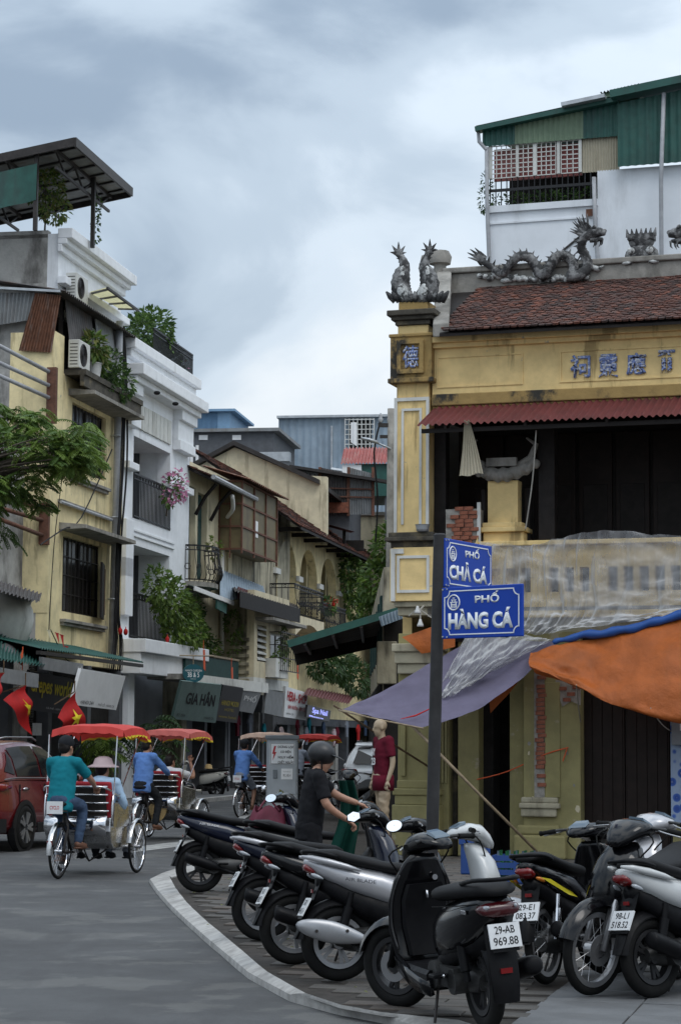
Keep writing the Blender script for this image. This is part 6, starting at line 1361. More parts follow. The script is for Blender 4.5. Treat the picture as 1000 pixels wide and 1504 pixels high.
x, z = q_(F2,284,662); [MB().tube([(x+d,-.3,z-1.5),(x+d,-.3,z+.2)], .07, 7).obj('vent_pipe', G['white_plain'], gs) for d in (0,.25)]
x0_, z0_ = q_(F2,340,672); x1_, z1_ = q_(F2,430,678); box('box_gutter', G['galv'], gs, x0_, x1_, -1, -.5, z1_-.1, z0_+.1)
F3 = CFr(310, 106)
bt = cth(F3, 'blue_shed', 'small bright blue corrugated shed on a far roof', 'shed'); x0_, z0_ = q_(F3,272,640); x1_, z1_ = q_(F3,338,605)
MB().corr((x0_,0,z1_), (x1_-.6,0,z1_), (x1_-.6,0,z0_-1), (x0_,0,z0_-1), 26, .04).obj('front', G['corr_bluebright'], bt, smooth='all'); box('side', G['corr_bluebright'], bt, x1_-.6, x1_, -.02, 5, z0_-1, z1_); box('roof', G['corr_bluebright'], bt, x0_, x1_+.3, -.3, 5, z1_, z1_+.12); box('base', G['dark_grey_wall'], bt, x0_, x1_, .05, 5, 0, z0_-1)
F4 = CFr(500, 108)
bb = cth(F4, 'blue_building', 'pale blue corrugated building with a barred window at the street end', 'building'); x0_, z0_ = q_(F4,410,690); x1_, z1_ = q_(F4,640,612)
wx0, wz0 = q_(F4,512,661); wx1, wz1 = q_(F4,546,617)
for (a, b_, c, d) in ((x0_,wx0,z0_-6,z1_),(wx1,x1_,z0_-6,z1_),(wx0,wx1,z0_-6,wz0),(wx0,wx1,wz1,z1_)):
    MB().corr((a,0,d), (b_,0,d), (b_,0,c), (a,0,c), max(2,int((b_-a)*3)), .03).obj('cladding', G['corr_blue'], bb, smooth='all')
box('core', G['dark_grey_wall'], bb, x0_, x1_, .6, 8, 0, z1_-.1); box('roof_edge', G['galv'], bb, x0_-.1, x1_, -.3, 8, z1_, z1_+.12); box('corner', G['corr_blue'], bb, x0_-.04, x0_, -.05, 8, z0_-6, z1_)
box('window_dark', G['window_dark'], bb, wx0, wx1, .3, .35, wz0, wz1)
for k in range(8): x = wx0-.15+(wx1-wx0+.3)*k/7; box('window_bar', G['white_trim'], bb, x-.02, x+.02, -.3, -.26, wz0-.05, wz1+.05)
for k in range(7): z = wz0+(wz1-wz0)*k/6; box('window_bar', G['white_trim'], bb, wx0-.15, wx1+.15, -.305, -.265, z-.02, z+.02)
o = tag(MB().grid(lambda u, v: (q_(F4,515,0)[0]*0+wx0+.15+u*.3, -.34+.03*math.sin(u*9), wz1-.15-v*1.0-.2*u*v), 8, 8).obj('hanging_shirt', G['white_plain'], None, smooth='all', loc=F4.w(0,0,0), rot=(0,0,F4.a)), 'white garment hanging on the barred window', 'laundry')
x, z = q_(F4,487,690); MB().tube([(x,-.1,z),(x,-.1,z+2.2)], .06, 6).tube([(x,-.1,z+.0),(x+1.2,-.2,z-.2)], .12, 6).obj('pipe', G['galv'], bb)
F5 = CFr(530, 96)
rs = cth(F5, 'roof_shed', 'shed with pale red sheet roof over a green strip', 'shed'); x0_, z0_ = q_(F5,505,685); x1_, z1_ = q_(F5,650,668)
MB().corr((x0_,0,z1_+.35), (x1_,0,z1_+.35), (x1_,-1,z0_), (x0_,-1,z0_), 30, .05).obj('roof', G['corr_redpale'], rs, smooth='all'); x2_, z2_ = q_(F5,560,715); box('green_side', G['corr_green'], rs, x0_+.6, x1_, -.8, 3, z2_-.5, z0_); box('white_box', G['white_plain'], rs, x0_+.05, x0_+.9, -.9, -.8, z0_-.45, z0_-.05); box('base', G['dark_grey_wall'], rs, q_(F5,568,700)[0], x1_, -.7, 3, 0, z2_-.5)
F6 = CFr(500, 92)
ts = cth(F6, 'rusty_shed', 'grey corrugated rooftop shed with rusty frame and brick base', 'shed'); P6 = [q_(F6,*t) for t in ((432,695),(470,692),(552,708),(552,760),(432,760))]
for k, (a, b_, m_) in enumerate(((432,470,'corr_grey'),(470,512,'corr_dark'),(512,548,'corr_grey'))):
    u0, u1 = q_(F6,a,700), q_(F6,b_,706); zlo = q_(F6,a,742)[1]; MB().corr((u0[0],0,u0[1]+.4), (u1[0],0,u1[1]+.3), (u1[0],0,zlo-.4), (u0[0],0,zlo-.4), 10, .04).obj('cladding', G[m_], ts, smooth='all')
for a in (432, 470, 512, 548): x, z = q_(F6,a,700); box('rusty_post', G['rust_steel'], ts, x-.06, x+.06, -.08, 0, q_(F6,a,758)[1], z+.4)
for c in (716, 728): u0, u1 = q_(F6,432,c), q_(F6,548,c+3); MB().beam((u0[0],-.1,u0[1]), (u1[0],-.1,u1[1]), .05, .06).obj('rusty_rail', G['rust_steel'], ts)
u0, u1 = q_(F6,428,687), q_(F6,575,710); MB().beam((u0[0],-.3,u0[1]), (u1[0],-.3,u1[1]), .6, .12).obj('roof_edge', G['dark_steel'], ts); box('brick_base', G['brick'], ts, q_(F6,428,750)[0], q_(F6,512,750)[0], -.15, 0, q_(F6,428,754)[1], q_(F6,428,739)[1]); box('core', G['dark_grey_wall'], ts, q_(F6,432,750)[0], q_(F6,512,750)[0], .2, 4, 9.5, q_(F6,552,712)[1])
F7 = CFr(470, 88)
br7 = cth(F7, 'porch_roof', 'dark open rooftop porch with red-brown sheet roof', 'porch'); A = [q_(F7,*t) for t in ((412,752),(528,786),(520,765),(470,752))]
MB().add([(A[0][0],-1,A[0][1]),(A[1][0],-1.4,A[1][1]),(q_(F7,500,766)[0],3,q_(F7,530,772)[1]),(A[0][0],3,A[0][1]+.1)], [(0,1,2,3)]).obj('roof', G['corr_red'], br7); box('back', G['dark_interior'], br7, q_(F7,412,800)[0], q_(F7,522,800)[0], 2.5, 2.7, 9.6, q_(F7,522,785)[1])
for a in (430,470,508): x, z = q_(F7,a,800); box('post', G['dark_wood'], br7, x-.06, x+.06, -.6, -.48, q_(F7,500,800)[1], q_(F7,a,752+(a-412)*.3)[1])
F8 = CFr(535, 100)
py_ = cth(F8, 'pale_house', 'pale yellow blank wall of a house at the street end', 'house'); x0_, z0_ = q_(F8,500,840); x1_, z1_ = q_(F8,566,757); box('wall', G['cream_plaster'], py_, x0_, x1_, 0, 6, 0, z1_); box('parapet', G['concrete'], py_, x0_-.1, x1_, -.15, 6, z1_, z1_+.15)
box('white_strip', G['white_paint'], py_, x1_, x1_+3, -.1, 6, 0, z1_-.2)
F9 = CFr(550, 113)
wb = cth(F9, 'light_blue_house', 'whitish blue house front glimpsed under the tree', 'house'); x0_, z0_ = q_(F9,524,930); x1_, z1_ = q_(F9,640,838); box('wall', G['corr_blue'], wb, x0_, x1_, 0, 6, 0, z1_); 
for k in range(4): window(wb, x0_+.3+k*.9, x0_+.8+k*.9, q_(F9,540,908)[1], q_(F9,540,880)[1], -.04, 'white_paint', 'glass_blue', 1)
MB().beam((x0_,-.3,z1_), (x1_,-.3,z1_+.2), .4, .12).obj('eave', G['white_paint'], wb); box('band', G['white_paint'], wb, x0_, x1_, -.2, 0, q_(F9,540,868)[1]-.1, q_(F9,540,868)[1])
# ================================================================== RIGHT SIDE OF THE STREET, PAST THE TEMPLE
rr_ = thing('awning_shop', 'dark shop with a broad corrugated awning past the temple corner', 'shop', (0,0,0))
NL, NR, FR, FL = at(423,946,42), at(588,896,42), at(588,925,50), at(433,960,50)
MB().corr(NL, FL, FR, NR, 34, .02).obj('awning', G['corr_dark'], rr_, smooth='all')  # sheet coloured dark instead of green for its shaded underside
MB().beam(NL, NR, .06, .14).obj('awning_edge', G['corr_green'], rr_); MB().beam(FL+V((0,0,-.1)), FR+V((0,0,-.1)), .06, .35).obj('back_fascia', G['dark_interior'], rr_)
for t in (.15,.4,.65,.9): MB().beam(NL.lerp(NR,t)+V((0,0,-.08)), FL.lerp(FR,t)+V((0,0,-.08)), .06, .08).obj('rafter', G['dark_steel'], rr_)
B0 = at(562,1090,44); MB().box(B0.x, 9, 44, 62, 0, 5.2).obj('wall', G['cream_dirty'], rr_); box('front_dark_panel', G['dark_interior'], rr_, B0.x+.01, B0.x+2.2, 43.93, 44.0, 0, 4.3)  # plain dark panel laid over the shop front
p = at(566,972,43.9); box('wall_cabinet', G['cream_dirty'], rr_, p.x-.18, p.x+.22, 43.6, 44, p.z-.45, p.z+.4, bevel=.02)
q1 = at(556,990,44); box('door_dark', G['dark_interior'], rr_, B0.x-.02, B0.x+.35, 43.95, 44.0, 0, 2.6)
for k in range(6): MB().box(B0.x-.05, B0.x, 44.6+k*2.8, 46.9+k*2.8, .1, 2.9).obj('shop_opening', G['dark_interior'], rr_); MB().box(B0.x-.04, B0.x, 45.1+k*2.8, 46.3+k*2.8, 3.5, 4.7).obj('upper_shutter', G['green_shutter'], rr_)
MB().corr(at(556,906,41.5), at(590,893,41.5), at(592,908,41.5), at(560,920,41.5), 7, .03).obj('loose_sheet', G['corr_blue'], rr_, smooth='all')
rh = thing('row_house', 'tall pale house mostly hidden behind the temple', 'house', (0,0,0)); p = at(592,1090,52); MB().box(p.x+.4, 14, 50, 70, 5.2, 9).obj('wall', G['cream_plaster'], rh)
# tree between
def tree(name, label, loc, blobs, n, L, W, mats, seed, trunk, r=.2, group=None):
    o = thing(name, label, 'tree', loc, 0, group); leaves(MB(), blobs, n, L, W, random.Random(seed), mats=len(mats)).obj('crown', [G[m] for m in mats], o)
    t = MB(); base = V(trunk[0]); t.tube(smooth_path([V(q) for q in trunk], 4), [r*(1-.6*i/((len(trunk)-1)*4)) for i in range((len(trunk)-1)*4+1)], 9)
    for c, rr in blobs[:6]: t.tube(smooth_path([V(trunk[-2]), (V(trunk[-1])+V(c))/2, V(c)], 3), [r*.4*(1-.8*i/6) for i in range(7)], 6)
    t.obj('trunk', G['bark'], o, smooth='all'); return o
p = at(572,1090,64); tree('street_tree', 'green tree showing between the street and the temple corner', (p.x+.45, 64, 0), [((-.5,0,6.3),(.8,.9,.9)),((-.2,0,7.3),(.8,.9,.9)),((-.6,.2,5.4),(.7,.7,.7)),((.6,0,8.0),(1,1,.8)),((.9,0,6.2),(1.2,1,1.2)),((-.3,.1,4.7),(.5,.5,.5))], 4600, .2, .13, ['leaf_mid','leaf_mid','leaf_light'], 40, [(.4,0,0),(.5,.1,2),(.3,0,4.2),(.4,0,5.8)], .18)
# utility pole top and lamp arm
up_ = thing('utility_pole', 'concrete utility pole with insulators and a street lamp arm', 'pole', (at(572,1090,58).x, 58, 0))
MB().tube([(0,0,0),(0,0,10.6)], [.16,.1], 10).obj('post', G['concrete'], up_, smooth='all'); MB().box(-.35,.35,-.06,.06,10.1,10.2).box(-.3,.3,-.05,.05,9.8,9.88).obj('crossarm', G['dark_steel'], up_)
for x in (-.28,-.05,.2): MB().lathe([(.02,10.2),(.05,10.24),(.07,10.32),(.04,10.36),(.06,10.42),(.02,10.48)], (x,0,0), 9).obj('insulator', G['pipe_grey'], up_, smooth='all')
MB().tube([(0,-.1,9.5),(-.35,-.1,9.65)], .03, 6).pod([(-.8,9.78,.05,.03,2,-.1),(-.6,9.74,.1,.05,2,-.1),(-.35,9.67,.08,.05,2,-.1)], 10).obj('lamp_arm', G['galv'], up_, smooth='all')
MB().tube(smooth_path([(-.28,0,10.3),(-.45,-.1,9.4),(-.35,0,8.2),(-.4,0,7)]), .025, 5).obj('cable', G['cable'], up_)
# ================================================================== TREE AT THE LEFT EDGE
lt_ = thing('feathery_tree', 'tree with feathery leaves reaching in from the left edge', 'tree', (at(-170,1090,38).x, 38, .11)); lr_ = random.Random(17); m1, m2 = MB(), MB(); bx_, bz_ = lt_.location.x, .11
def lloc(px, py, Y): p = at(px, py, Y); return V((p.x-bx_, p.y-38, p.z-bz_))
twigs = MB(); start = lloc(-150, 760, 38)
for k in range(115):
    px_, py_2 = lr_.uniform(-150, 128), lr_.uniform(598, 740); 
    if px_ > 60: py_2 = lr_.uniform(620, 695)
    Y = 38+lr_.uniform(-1.2, 1.2); e = lloc(px_, py_2, Y); mid = start.lerp(e,.5)+V((0,0,.25)); twigs.tube(smooth_path([start, mid, e], 3), [.05,.045,.04,.03,.02,.014,.008], 5)
    for j in range(11):
        an = lr_.uniform(-PI,PI); d = V((math.cos(an)*.9+.25, math.sin(an)*.9, lr_.uniform(-.3,.5))); pinnate(m1 if lr_.random() < .45 else m2, e+rvec(lr_)*.16, d, lr_.uniform(.3,.48), 10, .115, .04, lr_, .55)
for k in range(34):      # long hanging sprays lower left
    e = lloc(lr_.uniform(-120, 22), lr_.uniform(700, 800), 38+lr_.uniform(-.8,.8))
    for j in range(9): an = lr_.uniform(-PI,PI); pinnate(m1, e+rvec(lr_)*.15, V((math.cos(an), math.sin(an), lr_.uniform(-.5,.3))), lr_.uniform(.3,.45), 9, .1, .034, lr_, .8)
m1.obj('crown', G['leaf_mid'], lt_); m2.obj('bright_leaves', G['leaf_light'], lt_); twigs.obj('branches', G['bark'], lt_, smooth='all')
MB().tube(smooth_path([(0,0,0),(.1,0,2.2),(-.05,0,4.2),tuple(start)], 4), [.2,.2,.19,.19,.18,.17,.16,.16,.15,.14,.12,.1,.08], 9).obj('trunk', G['bark'], lt_, smooth='all')
# ================================================================== STREET NAME SIGN
top = at(645.5, 786, 15.5); bot = at(629, 1440, 15.5); k = (PZ-top.z)/(bot.z-top.z); bot = top.lerp(bot, k)
sp = thing('street_sign_pole', 'dark grey steel pole carrying two blue street name plates', 'sign post', bot)
d = top-bot; MB().tube([V((0,0,0)), d*.5, d], .045, 14).obj('pole', G['pole_grey'], sp, smooth=50); MB().lathe([(.09,0),(.09,.012),(.05,.02)], (0,0,0), 14).obj('base_plate', G['pole_grey'], sp); MB().tube([d, d+V((0,0,.012))], [.046,.035], 14).obj('cap', G['pole_grey'], sp)
def street_plate(label, z0, z1, pA, pB, name_):
    """plate from the pole outwards, pA -> pB in plan"""
    a = V(pA); b_ = V(pB); L_ = (b_-a).length; ang = math.atan2(b_.y-a.y, b_.x-a.x)
    o = thing('street_name_plate', label, 'street sign', (a.x, a.y, z0), ang); H = z1-z0
    box('plate', G['sign_blue'], o, 0, L_, -.012, .012, 0, H, bevel=.006)
    q = MB(); e = .028; nt2 = .045; w_ = .008
    for s in (-1,):
        y0, y1 = -.0155, -.0125
        for (xa, za, xb, zb) in ((e+nt2,e,L_-e-nt2,e),(e+nt2,H-e,L_-e-nt2,H-e),(e,e+nt2,e,H-e-nt2),(L_-e,e+nt2,L_-e,H-e-nt2)):
            q.box(min(xa,xb)-w_/2, max(xa,xb)+w_/2, y0, y1, min(za,zb)-w_/2, max(za,zb)+w_/2)
        for (cx_, cz_, a0_) in ((e,e,0),(L_-e,e,PI/2),(L_-e,H-e,PI),(e,H-e,-PI/2)):
            P = [V((cx_+nt2*math.cos(a0_+PI/2*i/5), (y0+y1)/2, cz_+nt2*math.sin(a0_+PI/2*i/5))) for i in range(6)]
            for i in range(5): q.beam(P[i], P[i+1], .003, w_, (0,0,1))
    q.obj('border', G['sign_white'], o)
    ex, ez, er = L_*.155, H*.7, H*.145; em = MB().torus((ex,-.014,ez), er, .0055, 'y', 24, 6)
    for (xa, xb, za, zb) in ((-.62,.62,-.02,.1),(-.45,.45,.3,.4),(-.2,.2,.55,.65),(-.5,-.32,-.7,-.02),(.32,.5,-.7,-.02),(-.28,-.16,.1,.3),(.16,.28,.1,.3),(-.3,.3,-.3,-.2),(-.22,-.1,-.75,-.3),(.1,.22,-.75,-.3)):
        em.box(ex+xa*er, ex+xb*er, -.0165, -.0125, ez+za*er, ez+zb*er)
    em.obj('emblem', G['sign_white'], o)
    text('PHỐ', o, G['sign_white'], L_*.42, L_*.72, H*.67, H*.89, -.0125, name='small_lettering', depth=.002, weight=.03)
    text(name_, o, G['sign_white'], L_*.085, L_*.89, H*.17, H*.57, -.0125, name='large_lettering', depth=.002, weight=.05)
    b2 = MB()
    for (x, z) in ((.012,.015),(.012,H-.015),(.05,H-.012),(.05,.012)): b2.lathe([(.006,-.018),(.006,-.012)], (x,0,z), 8, 'y')
    b2.obj('bolts', G['galv'], o); return o
s1a = at(651, 824, 15.47); s1b = at(720, 830, 16.13); street_plate('upper blue street plate reading PHỐ CHẢ CÁ', at(650,862,15.47).z-.0, at(650.5,790,15.47).z, (s1a.x, s1a.y), (s1b.x, s1b.y), 'CHẢ CÁ')
s2a = at(650, 900, 15.42); s2b = at(768, 893, 14.95); street_plate('lower blue street plate reading PHỐ HÀNG CÁ', at(649,938.5,15.42).z, at(650,863.5,15.42).z, (s2a.x, s2a.y), (s2b.x, s2b.y), 'HÀNG CÁ')
# ================================================================== ELECTRICAL CABINET
ex_ = gnd(393, 1204, PZ); eb = thing('electrical_cabinet', 'grey electrical cabinet with a red lightning warning plate', 'electrical box', (ex_.x, ex_.y, PZ), rad(6)); s_ = ex_.y/FPX; W_, H_ = 43*s_, 121*s_
box('body', G['box_grey'], eb, 0, W_, 0, .5, 0, H_-.03, bevel=.012); box('roof', G['box_dark'], eb, -.03, W_+.03, -.04, .54, H_-.06, H_+.02, bevel=.012)
box('door', G['box_grey'], eb, .02, W_-.03, -.014, 0, .52, H_-.1, bevel=.005); box('lower_panel', G['box_grey'], eb, .02, W_-.03, -.012, 0, .04, .5, bevel=.005)
for k in range(9): box('side_rib', G['box_dark'], eb, W_, W_+.02, .03+k*.05, .055+k*.05, .1, H_-.1)
wp = box('warning_plate', G['sign_white'], eb, .04, W_-.06, -.02, -.014, H_-.57, H_-.14)
MB().prism_y([(.12,H_-.2),(.16,H_-.2),(.13,H_-.32),(.17,H_-.32),(.09,H_-.5),(.115,H_-.36),(.08,H_-.36)], -.023, -.02).obj('lightning', G['letter_red'], wp)
for i, t_ in enumerate(('DỪNG LẠI!', 'CÓ ĐIỆN', 'NGUY HIỂM', 'CHẾT NGƯỜI')): text(t_, wp, G['letter_black'], .2+(.05 if i == 1 else 0), W_-.09-(.05 if i == 1 else 0), H_-.255-i*.1, H_-.18-i*.1, -.02, depth=.001, weight=.03)
q = MB()
for r in ((.05,W_-.07,H_-.565,H_-.558),(.05,W_-.07,H_-.152,H_-.145),(.05,.057,H_-.56,H_-.15),(W_-.077,W_-.07,H_-.56,H_-.15)): q.box(r[0], r[1], -.022, -.02, r[2], r[3])
q.obj('plate_border', G['letter_black'], wp)
np_ = box('name_plate', G['board_white'], eb, .27, W_-.1, -.02, -.014, H_-.88, H_-.66); text('TRẠM BIẾN ÁP', np_, G['letter_black'], .31, W_-.14, H_-.74, H_-.7, -.02, depth=0); text('PILLAR 4', np_, G['letter_black'], .31, W_-.14, H_-.83, H_-.77, -.02, depth=0, weight=.02)
box('handle', G['box_dark'], eb, .1, .19, -.03, -.014, H_-.86, H_-.68, bevel=.01)
MB().poly([(.26,-.0155,H_-1.3),(.33,-.0155,H_-1.13),(.24,-.0155,H_-1.08),(.22,-.0155,H_-1.16)]).obj('torn_sticker', G['leaf_yellow'], eb)

hg = random.Random(21); CNAM = dict(cloth_maroon='maroon', cloth_dark='charcoal', cloth_denim='denim blue', cloth_grey='grey', fringe_yellow='yellow', cloth_pinkish='pinkish', cloth_teal='teal', flag_red='bright red'); ORD = ['first','second','third','fourth','fifth','sixth','seventh','eighth','ninth','tenth','eleventh','twelfth','thirteenth','last']; COLS = ['cloth_maroon','cloth_dark','cloth_denim','cloth_grey','fringe_yellow','cloth_pinkish','cloth_teal','flag_red']
for k in range(14):
    cn2 = COLS[(k*3+k//4) % 8]; x = g0-7+k*1.8+hg.uniform(-.2,.2); z = hg.uniform(1.5, 2.0); w_ = hg.uniform(.3,.45)
    o = fthing(LF, 'hanging_garment', CNAM[cn2]+' garment in the dim shop fronts, '+ORD[k]+' along the row from the near end', 'garment', 'garments hung in the far shops', x=x, y=-.25+hg.uniform(-.3,.1), z=z)
    MB().prism_y([(-w_*.35,0),(w_*.35,0),(w_*.42,.45),(w_*.75,.36),(w_*.8,.5),(w_*.3,.66),(.06,.68),(-.06,.68),(-w_*.3,.66),(-w_*.8,.5),(-w_*.75,.36),(-w_*.42,.45)], -.04, .04).obj('cloth', G[cn2], o, bevel=.015)
    MB().tube([(-.15,0,.62),(0,0,.72),(.15,0,.62)], .008, 4).tube([(0,0,.72),(0,0,.82)], .006, 4).obj('hanger', G['dark_steel'], o)
# ================================================================== MOTORBIKES
def bike_wheel(parent, x, R, w, spokes, steer=None, disc=False, name='wheel', rimm='alloy_dark'):
    wo = MB().torus((0,0,0), R-w*.62, w*.62, 'y', 36, 12, .92).obj(name, G['rubber'], parent, smooth='all', loc=(x,0,R))
    r0 = R-w*1.3
    ri = MB().lathe([(r0-.024,0),(r0-.02,-w*.42),(r0+.012,-w*.46),(r0+.012,w*.46),(r0-.02,w*.42),(r0-.024,0)], (0,0,0), 36, 'y', cap=False)
    ri.lathe([(.0,-.05),(.045,-.05),(.05,-.02),(.05,.02),(.045,.05),(0,.05)], (0,0,0), 14, 'y')
    if spokes == 'wire':
        for k in range(18):
            a = 2*PI*k/18; b_ = a+(.5 if k % 2 else -.5); y = .035 if k % 4 < 2 else -.035
            ri.tube([(.05*math.cos(b_), y, .05*math.sin(b_)), (r0*math.cos(a), 0, r0*math.sin(a))], .002, 4, cap=False)
        rm = 'alloy'
    else:
        for k in range(spokes):
            a = 2*PI*k/spokes
            for da in (-.16, .16):
                ri.beam((.03*math.cos(a), 0, .03*math.sin(a)), ((r0-.005)*math.cos(a+da), 0, (r0-.005)*math.sin(a+da)), .026, .02, (0,1,0))
        rm = rimm
    ri.obj('rim', G[rm], wo, smooth=40)
    if disc: MB().lathe([(.05,.05),(.1,.05),(.1,.054),(.05,.054),(.05,.05)], (0,0,0), 24, 'y', cap=False).obj('brake_disc', G['alloy'], wo)
    return wo
def arc_fender(name, parent, m, x, z, R, a0, a1, wd, drop=.05, y=0):
    def f(u, v):
        a = rad(a0+(a1-a0)*u); t = (v-.5)*2; r = R-drop*t*t; return (x+r*math.cos(a), y+t*wd, z+r*math.sin(a))
    mb = MB().grid(f, 14, 6); n_ = len(mb.v); mb2 = MB().grid(lambda u, v: tuple(V((x,y,z))+(V(f(u,v))-V((x,y,z)))*.975), 14, 6)
    mb.add(mb2.v, [tuple(reversed(q)) for q in mb2.f]); return mb.obj(name, G[m], parent, smooth='all')
def number_plate(parent, c, pitch, l1, l2, yaw=0):
    o = MB().box(-.006,.006,-.095,.095,-.07,.07).obj('number_plate', G['plate_white'], parent, loc=c, rot=(0, pitch, yaw))
    mm = Matrix.Rotation(rad(-90), 4, 'Z')
    text(l1, o, G['letter_black'], -.06, .062, .01, .055, .0, depth=0, m=Matrix.Translation((-.0075,0,0)) @ mm, weight=.01)
    text(l2, o, G['letter_black'], -.075, .075, -.055, -.008, .0, depth=0, m=Matrix.Translation((-.0075,0,0)) @ mm, weight=.01)
    MB().box(.006,.012,-.08,.08,-.09,.06).obj('plate_bracket', G['bike_matte'], o); return o
def mirror(parent, p, q, shape='round', face=(-1,0,.05)):
    st = MB().tube(smooth_path([p, V(p).lerp(V(q),.5)+V((.02,0,.02)), q], 3), .007, 6).obj('mirror', G['bike_matte'], parent, smooth='all')
    q = V(q); rt = V(face).to_track_quat('-X','Z').to_euler(); k = 6 if shape == 'hex' else 20
    out_ = [(.072*math.cos(2*PI*i/k+.3), .05*math.sin(2*PI*i/k+.3)) for i in range(k)]
    mb = MB(); mb.rings([[(0, a, b_) for a, b_ in out_], [(.012, a*1.04, b_*1.04) for a, b_ in out_], [(.03, a*.8, b_*.8) for a, b_ in out_], [(.038, a*.3, b_*.3) for a, b_ in out_]])
    mb.obj('mirror_shell', G['bike_matte'], st, smooth=50, loc=tuple(q), rot=tuple(rt))
    MB().poly([(-.002, a*.94, b_*.94) for a, b_ in out_]).obj('mirror_glass', G['mirror'], st, loc=tuple(q), rot=tuple(rt))
def motorbike(label, loc, heading, col='bike_black', col2='bike_matte', trim=None, kind='sport', lean=-6, plate=('29-B1','123.45'), steer=12, mir='round', muff='bike_matte', guard=None, decal=None, rimm='alloy_dark', hand='bike_black', group='motorbikes parked on the pavement', mirrors=(1,-1), mface=(-.7,-.62,.34)):
    o = thing('motorbike', label, 'motorbike', loc, group=group, rot=(rad(lean), 0, rad(heading)))
    ub = kind == 'under'; sc_ = kind == 'scoot'; R = .29 if ub else .27; wt = .05 if ub else .075; WB = 1.27
    bike_wheel(o, 0, R, wt, 'wire' if ub else 5, rimm=rimm, name='rear_wheel')
    # --- steering assembly
    stg = MB().tube([(WB-.02,0,.32), (1.02,0,.98)], .02, 8).obj('steering_column', G['engine_metal'], o)
    piv = Matrix.Translation((1.06,0,0)) @ Matrix.Rotation(rad(steer), 4, 'Z') @ Matrix.Translation((-1.06,0,0))
    sa_ = bpy.data.objects.new('x', None); bpy.data.objects.remove(sa_)
    def st_obj(ob): ob.matrix_basis = piv @ ob.matrix_basis; return ob
    fwh = bike_wheel(o, WB, R, wt, 'wire' if ub else 5, disc=True, rimm=rimm, name='front_wheel'); st_obj(fwh)
    for y in (-.075, .075): st_obj(MB().tube([(WB+.0,y,R), (WB-.07,y,.5), (1.1,y*.9,.72)], [.022,.024,.026], 8).obj('fork_leg', G['alloy' if ub else 'bike_matte'], o, smooth='all'))
    st_obj(arc_fender('front_fender', o, col if not sc_ else col, WB, R, R+.045, 15, 150, .065))
    # --- frame bits, engine
    en = MB().pod([(-.05,.28,.05,.05),(.1,.29,.09,.085),(.32,.3,.11,.1),(.5,.31,.09,.09),(.58,.32,.05,.06)], 12, True)
    en.cyl((.15,-.13,.28), (.15,.15,.28), .075, n=14).cyl((.42,.1,.3), (.42,.17,.3), .085, n=16).box(.1,.45,.1,.15,.24,.36); en.obj('engine', G['engine_metal'], o, smooth=40)
    for y in (-.1,.1): MB().tube([(.0,y,R+.02),(.08,y,.62)], .022, 8).tube([(.01,y,R+.08),(.06,y,.52)], .034, 10).obj('shock_absorber', G['chrome' if ub else 'bike_matte'], o, smooth=50)
    mf = MB().tube(smooth_path([(.48,-.1,.22),(.36,-.15,.21),(.22,-.17,.26),(.1,-.18,.3),(-.28,-.19,.38),(-.36,-.19,.395)], 3), [.018,.018,.018,.019,.02,.02,.022,.03,.045,.058,.062,.062,.06,.058,.05,.03], 12).obj('muffler', G[muff], o, smooth='all')
    if guard:
        g_ = MB().ell((0,0,0), (.27,.03,.078), 18, 12); g_.v = [(x, y, z*(1-.35*max(0,x/.27))) for x, y, z in g_.v]; gg = g_.obj('heat_guard', G[guard], mf, smooth='all', loc=(-.08,-.235,.345), rot=(0,rad(12),0))
        for dx in (-.12,.1): MB().lathe([(.012,-.034),(.012,-.028)], (dx,0,.01), 8, 'y').obj('bolt', G['dark_steel'], mf, loc=(-.08,-.235,.345))
    # --- bodywork
    if sc_:
        MB().pod([(-.36,.74,.06,.05),(-.28,.72,.12,.1),(-.1,.66,.165,.15),(.12,.6,.18,.17),(.32,.55,.17,.18),(.45,.52,.14,.17),(.5,.5,.1,.14)], 18).obj('body_panel', G[col], o, smooth='all')
        MB().pod([(-.25,.55,.06,.06),(.0,.5,.1,.08),(.35,.4,.13,.1),(.5,.34,.12,.06)], 14).obj('inner_fairing', G['bike_matte'], o, smooth='all')
        MB().pod([(-.4,.83,.05,.02),(-.3,.84,.13,.045),(-.05,.825,.16,.055),(.2,.8,.165,.055),(.42,.775,.14,.05),(.52,.75,.08,.035)], 18).obj('seat', G['seat_black'], o, smooth='all')
        fl = MB(); fl.rings([[(.42+.54*t, y*(.21-.02*t), z) for y, z in ((-1,.25),(-1,.3),(-.9,.325),(.9,.325),(1,.3),(1,.25),(.8,.2),(-.8,.2))] for t in (0,.25,.5,.75,1)]); fl.obj('floorboard', G['bike_matte'], o, smooth=30)
        for y in (-1,1): MB().rings([[(.4+.6*t, y*(.2+.012*math.sin(PI*t)), .17+.1*t*t), (.4+.6*t, y*.215, .26+.1*t*t), (.4+.6*t, y*.19, .27+.1*t*t), (.4+.6*t, y*.17, .18+.1*t*t)] for t in (0,.3,.6,1)]).obj('side_skirt', G[col], o, smooth='all')
        rings = []
        for (z, x, wd, dp) in ((.24,.98,.15,.07),(.36,1.02,.2,.07),(.52,1.05,.22,.075),(.68,1.04,.215,.08),(.82,1.0,.18,.08),(.93,.96,.12,.07),(.98,.94,.08,.05)):
            rings.append([(x+(dp*(1.5 if math.cos(a) > 0 else .55))*math.cos(a), wd*math.sin(a), z) for a in [2*PI*i/20 for i in range(20)]])
        MB().rings(rings).obj('leg_shield', G[col], o, smooth='all')
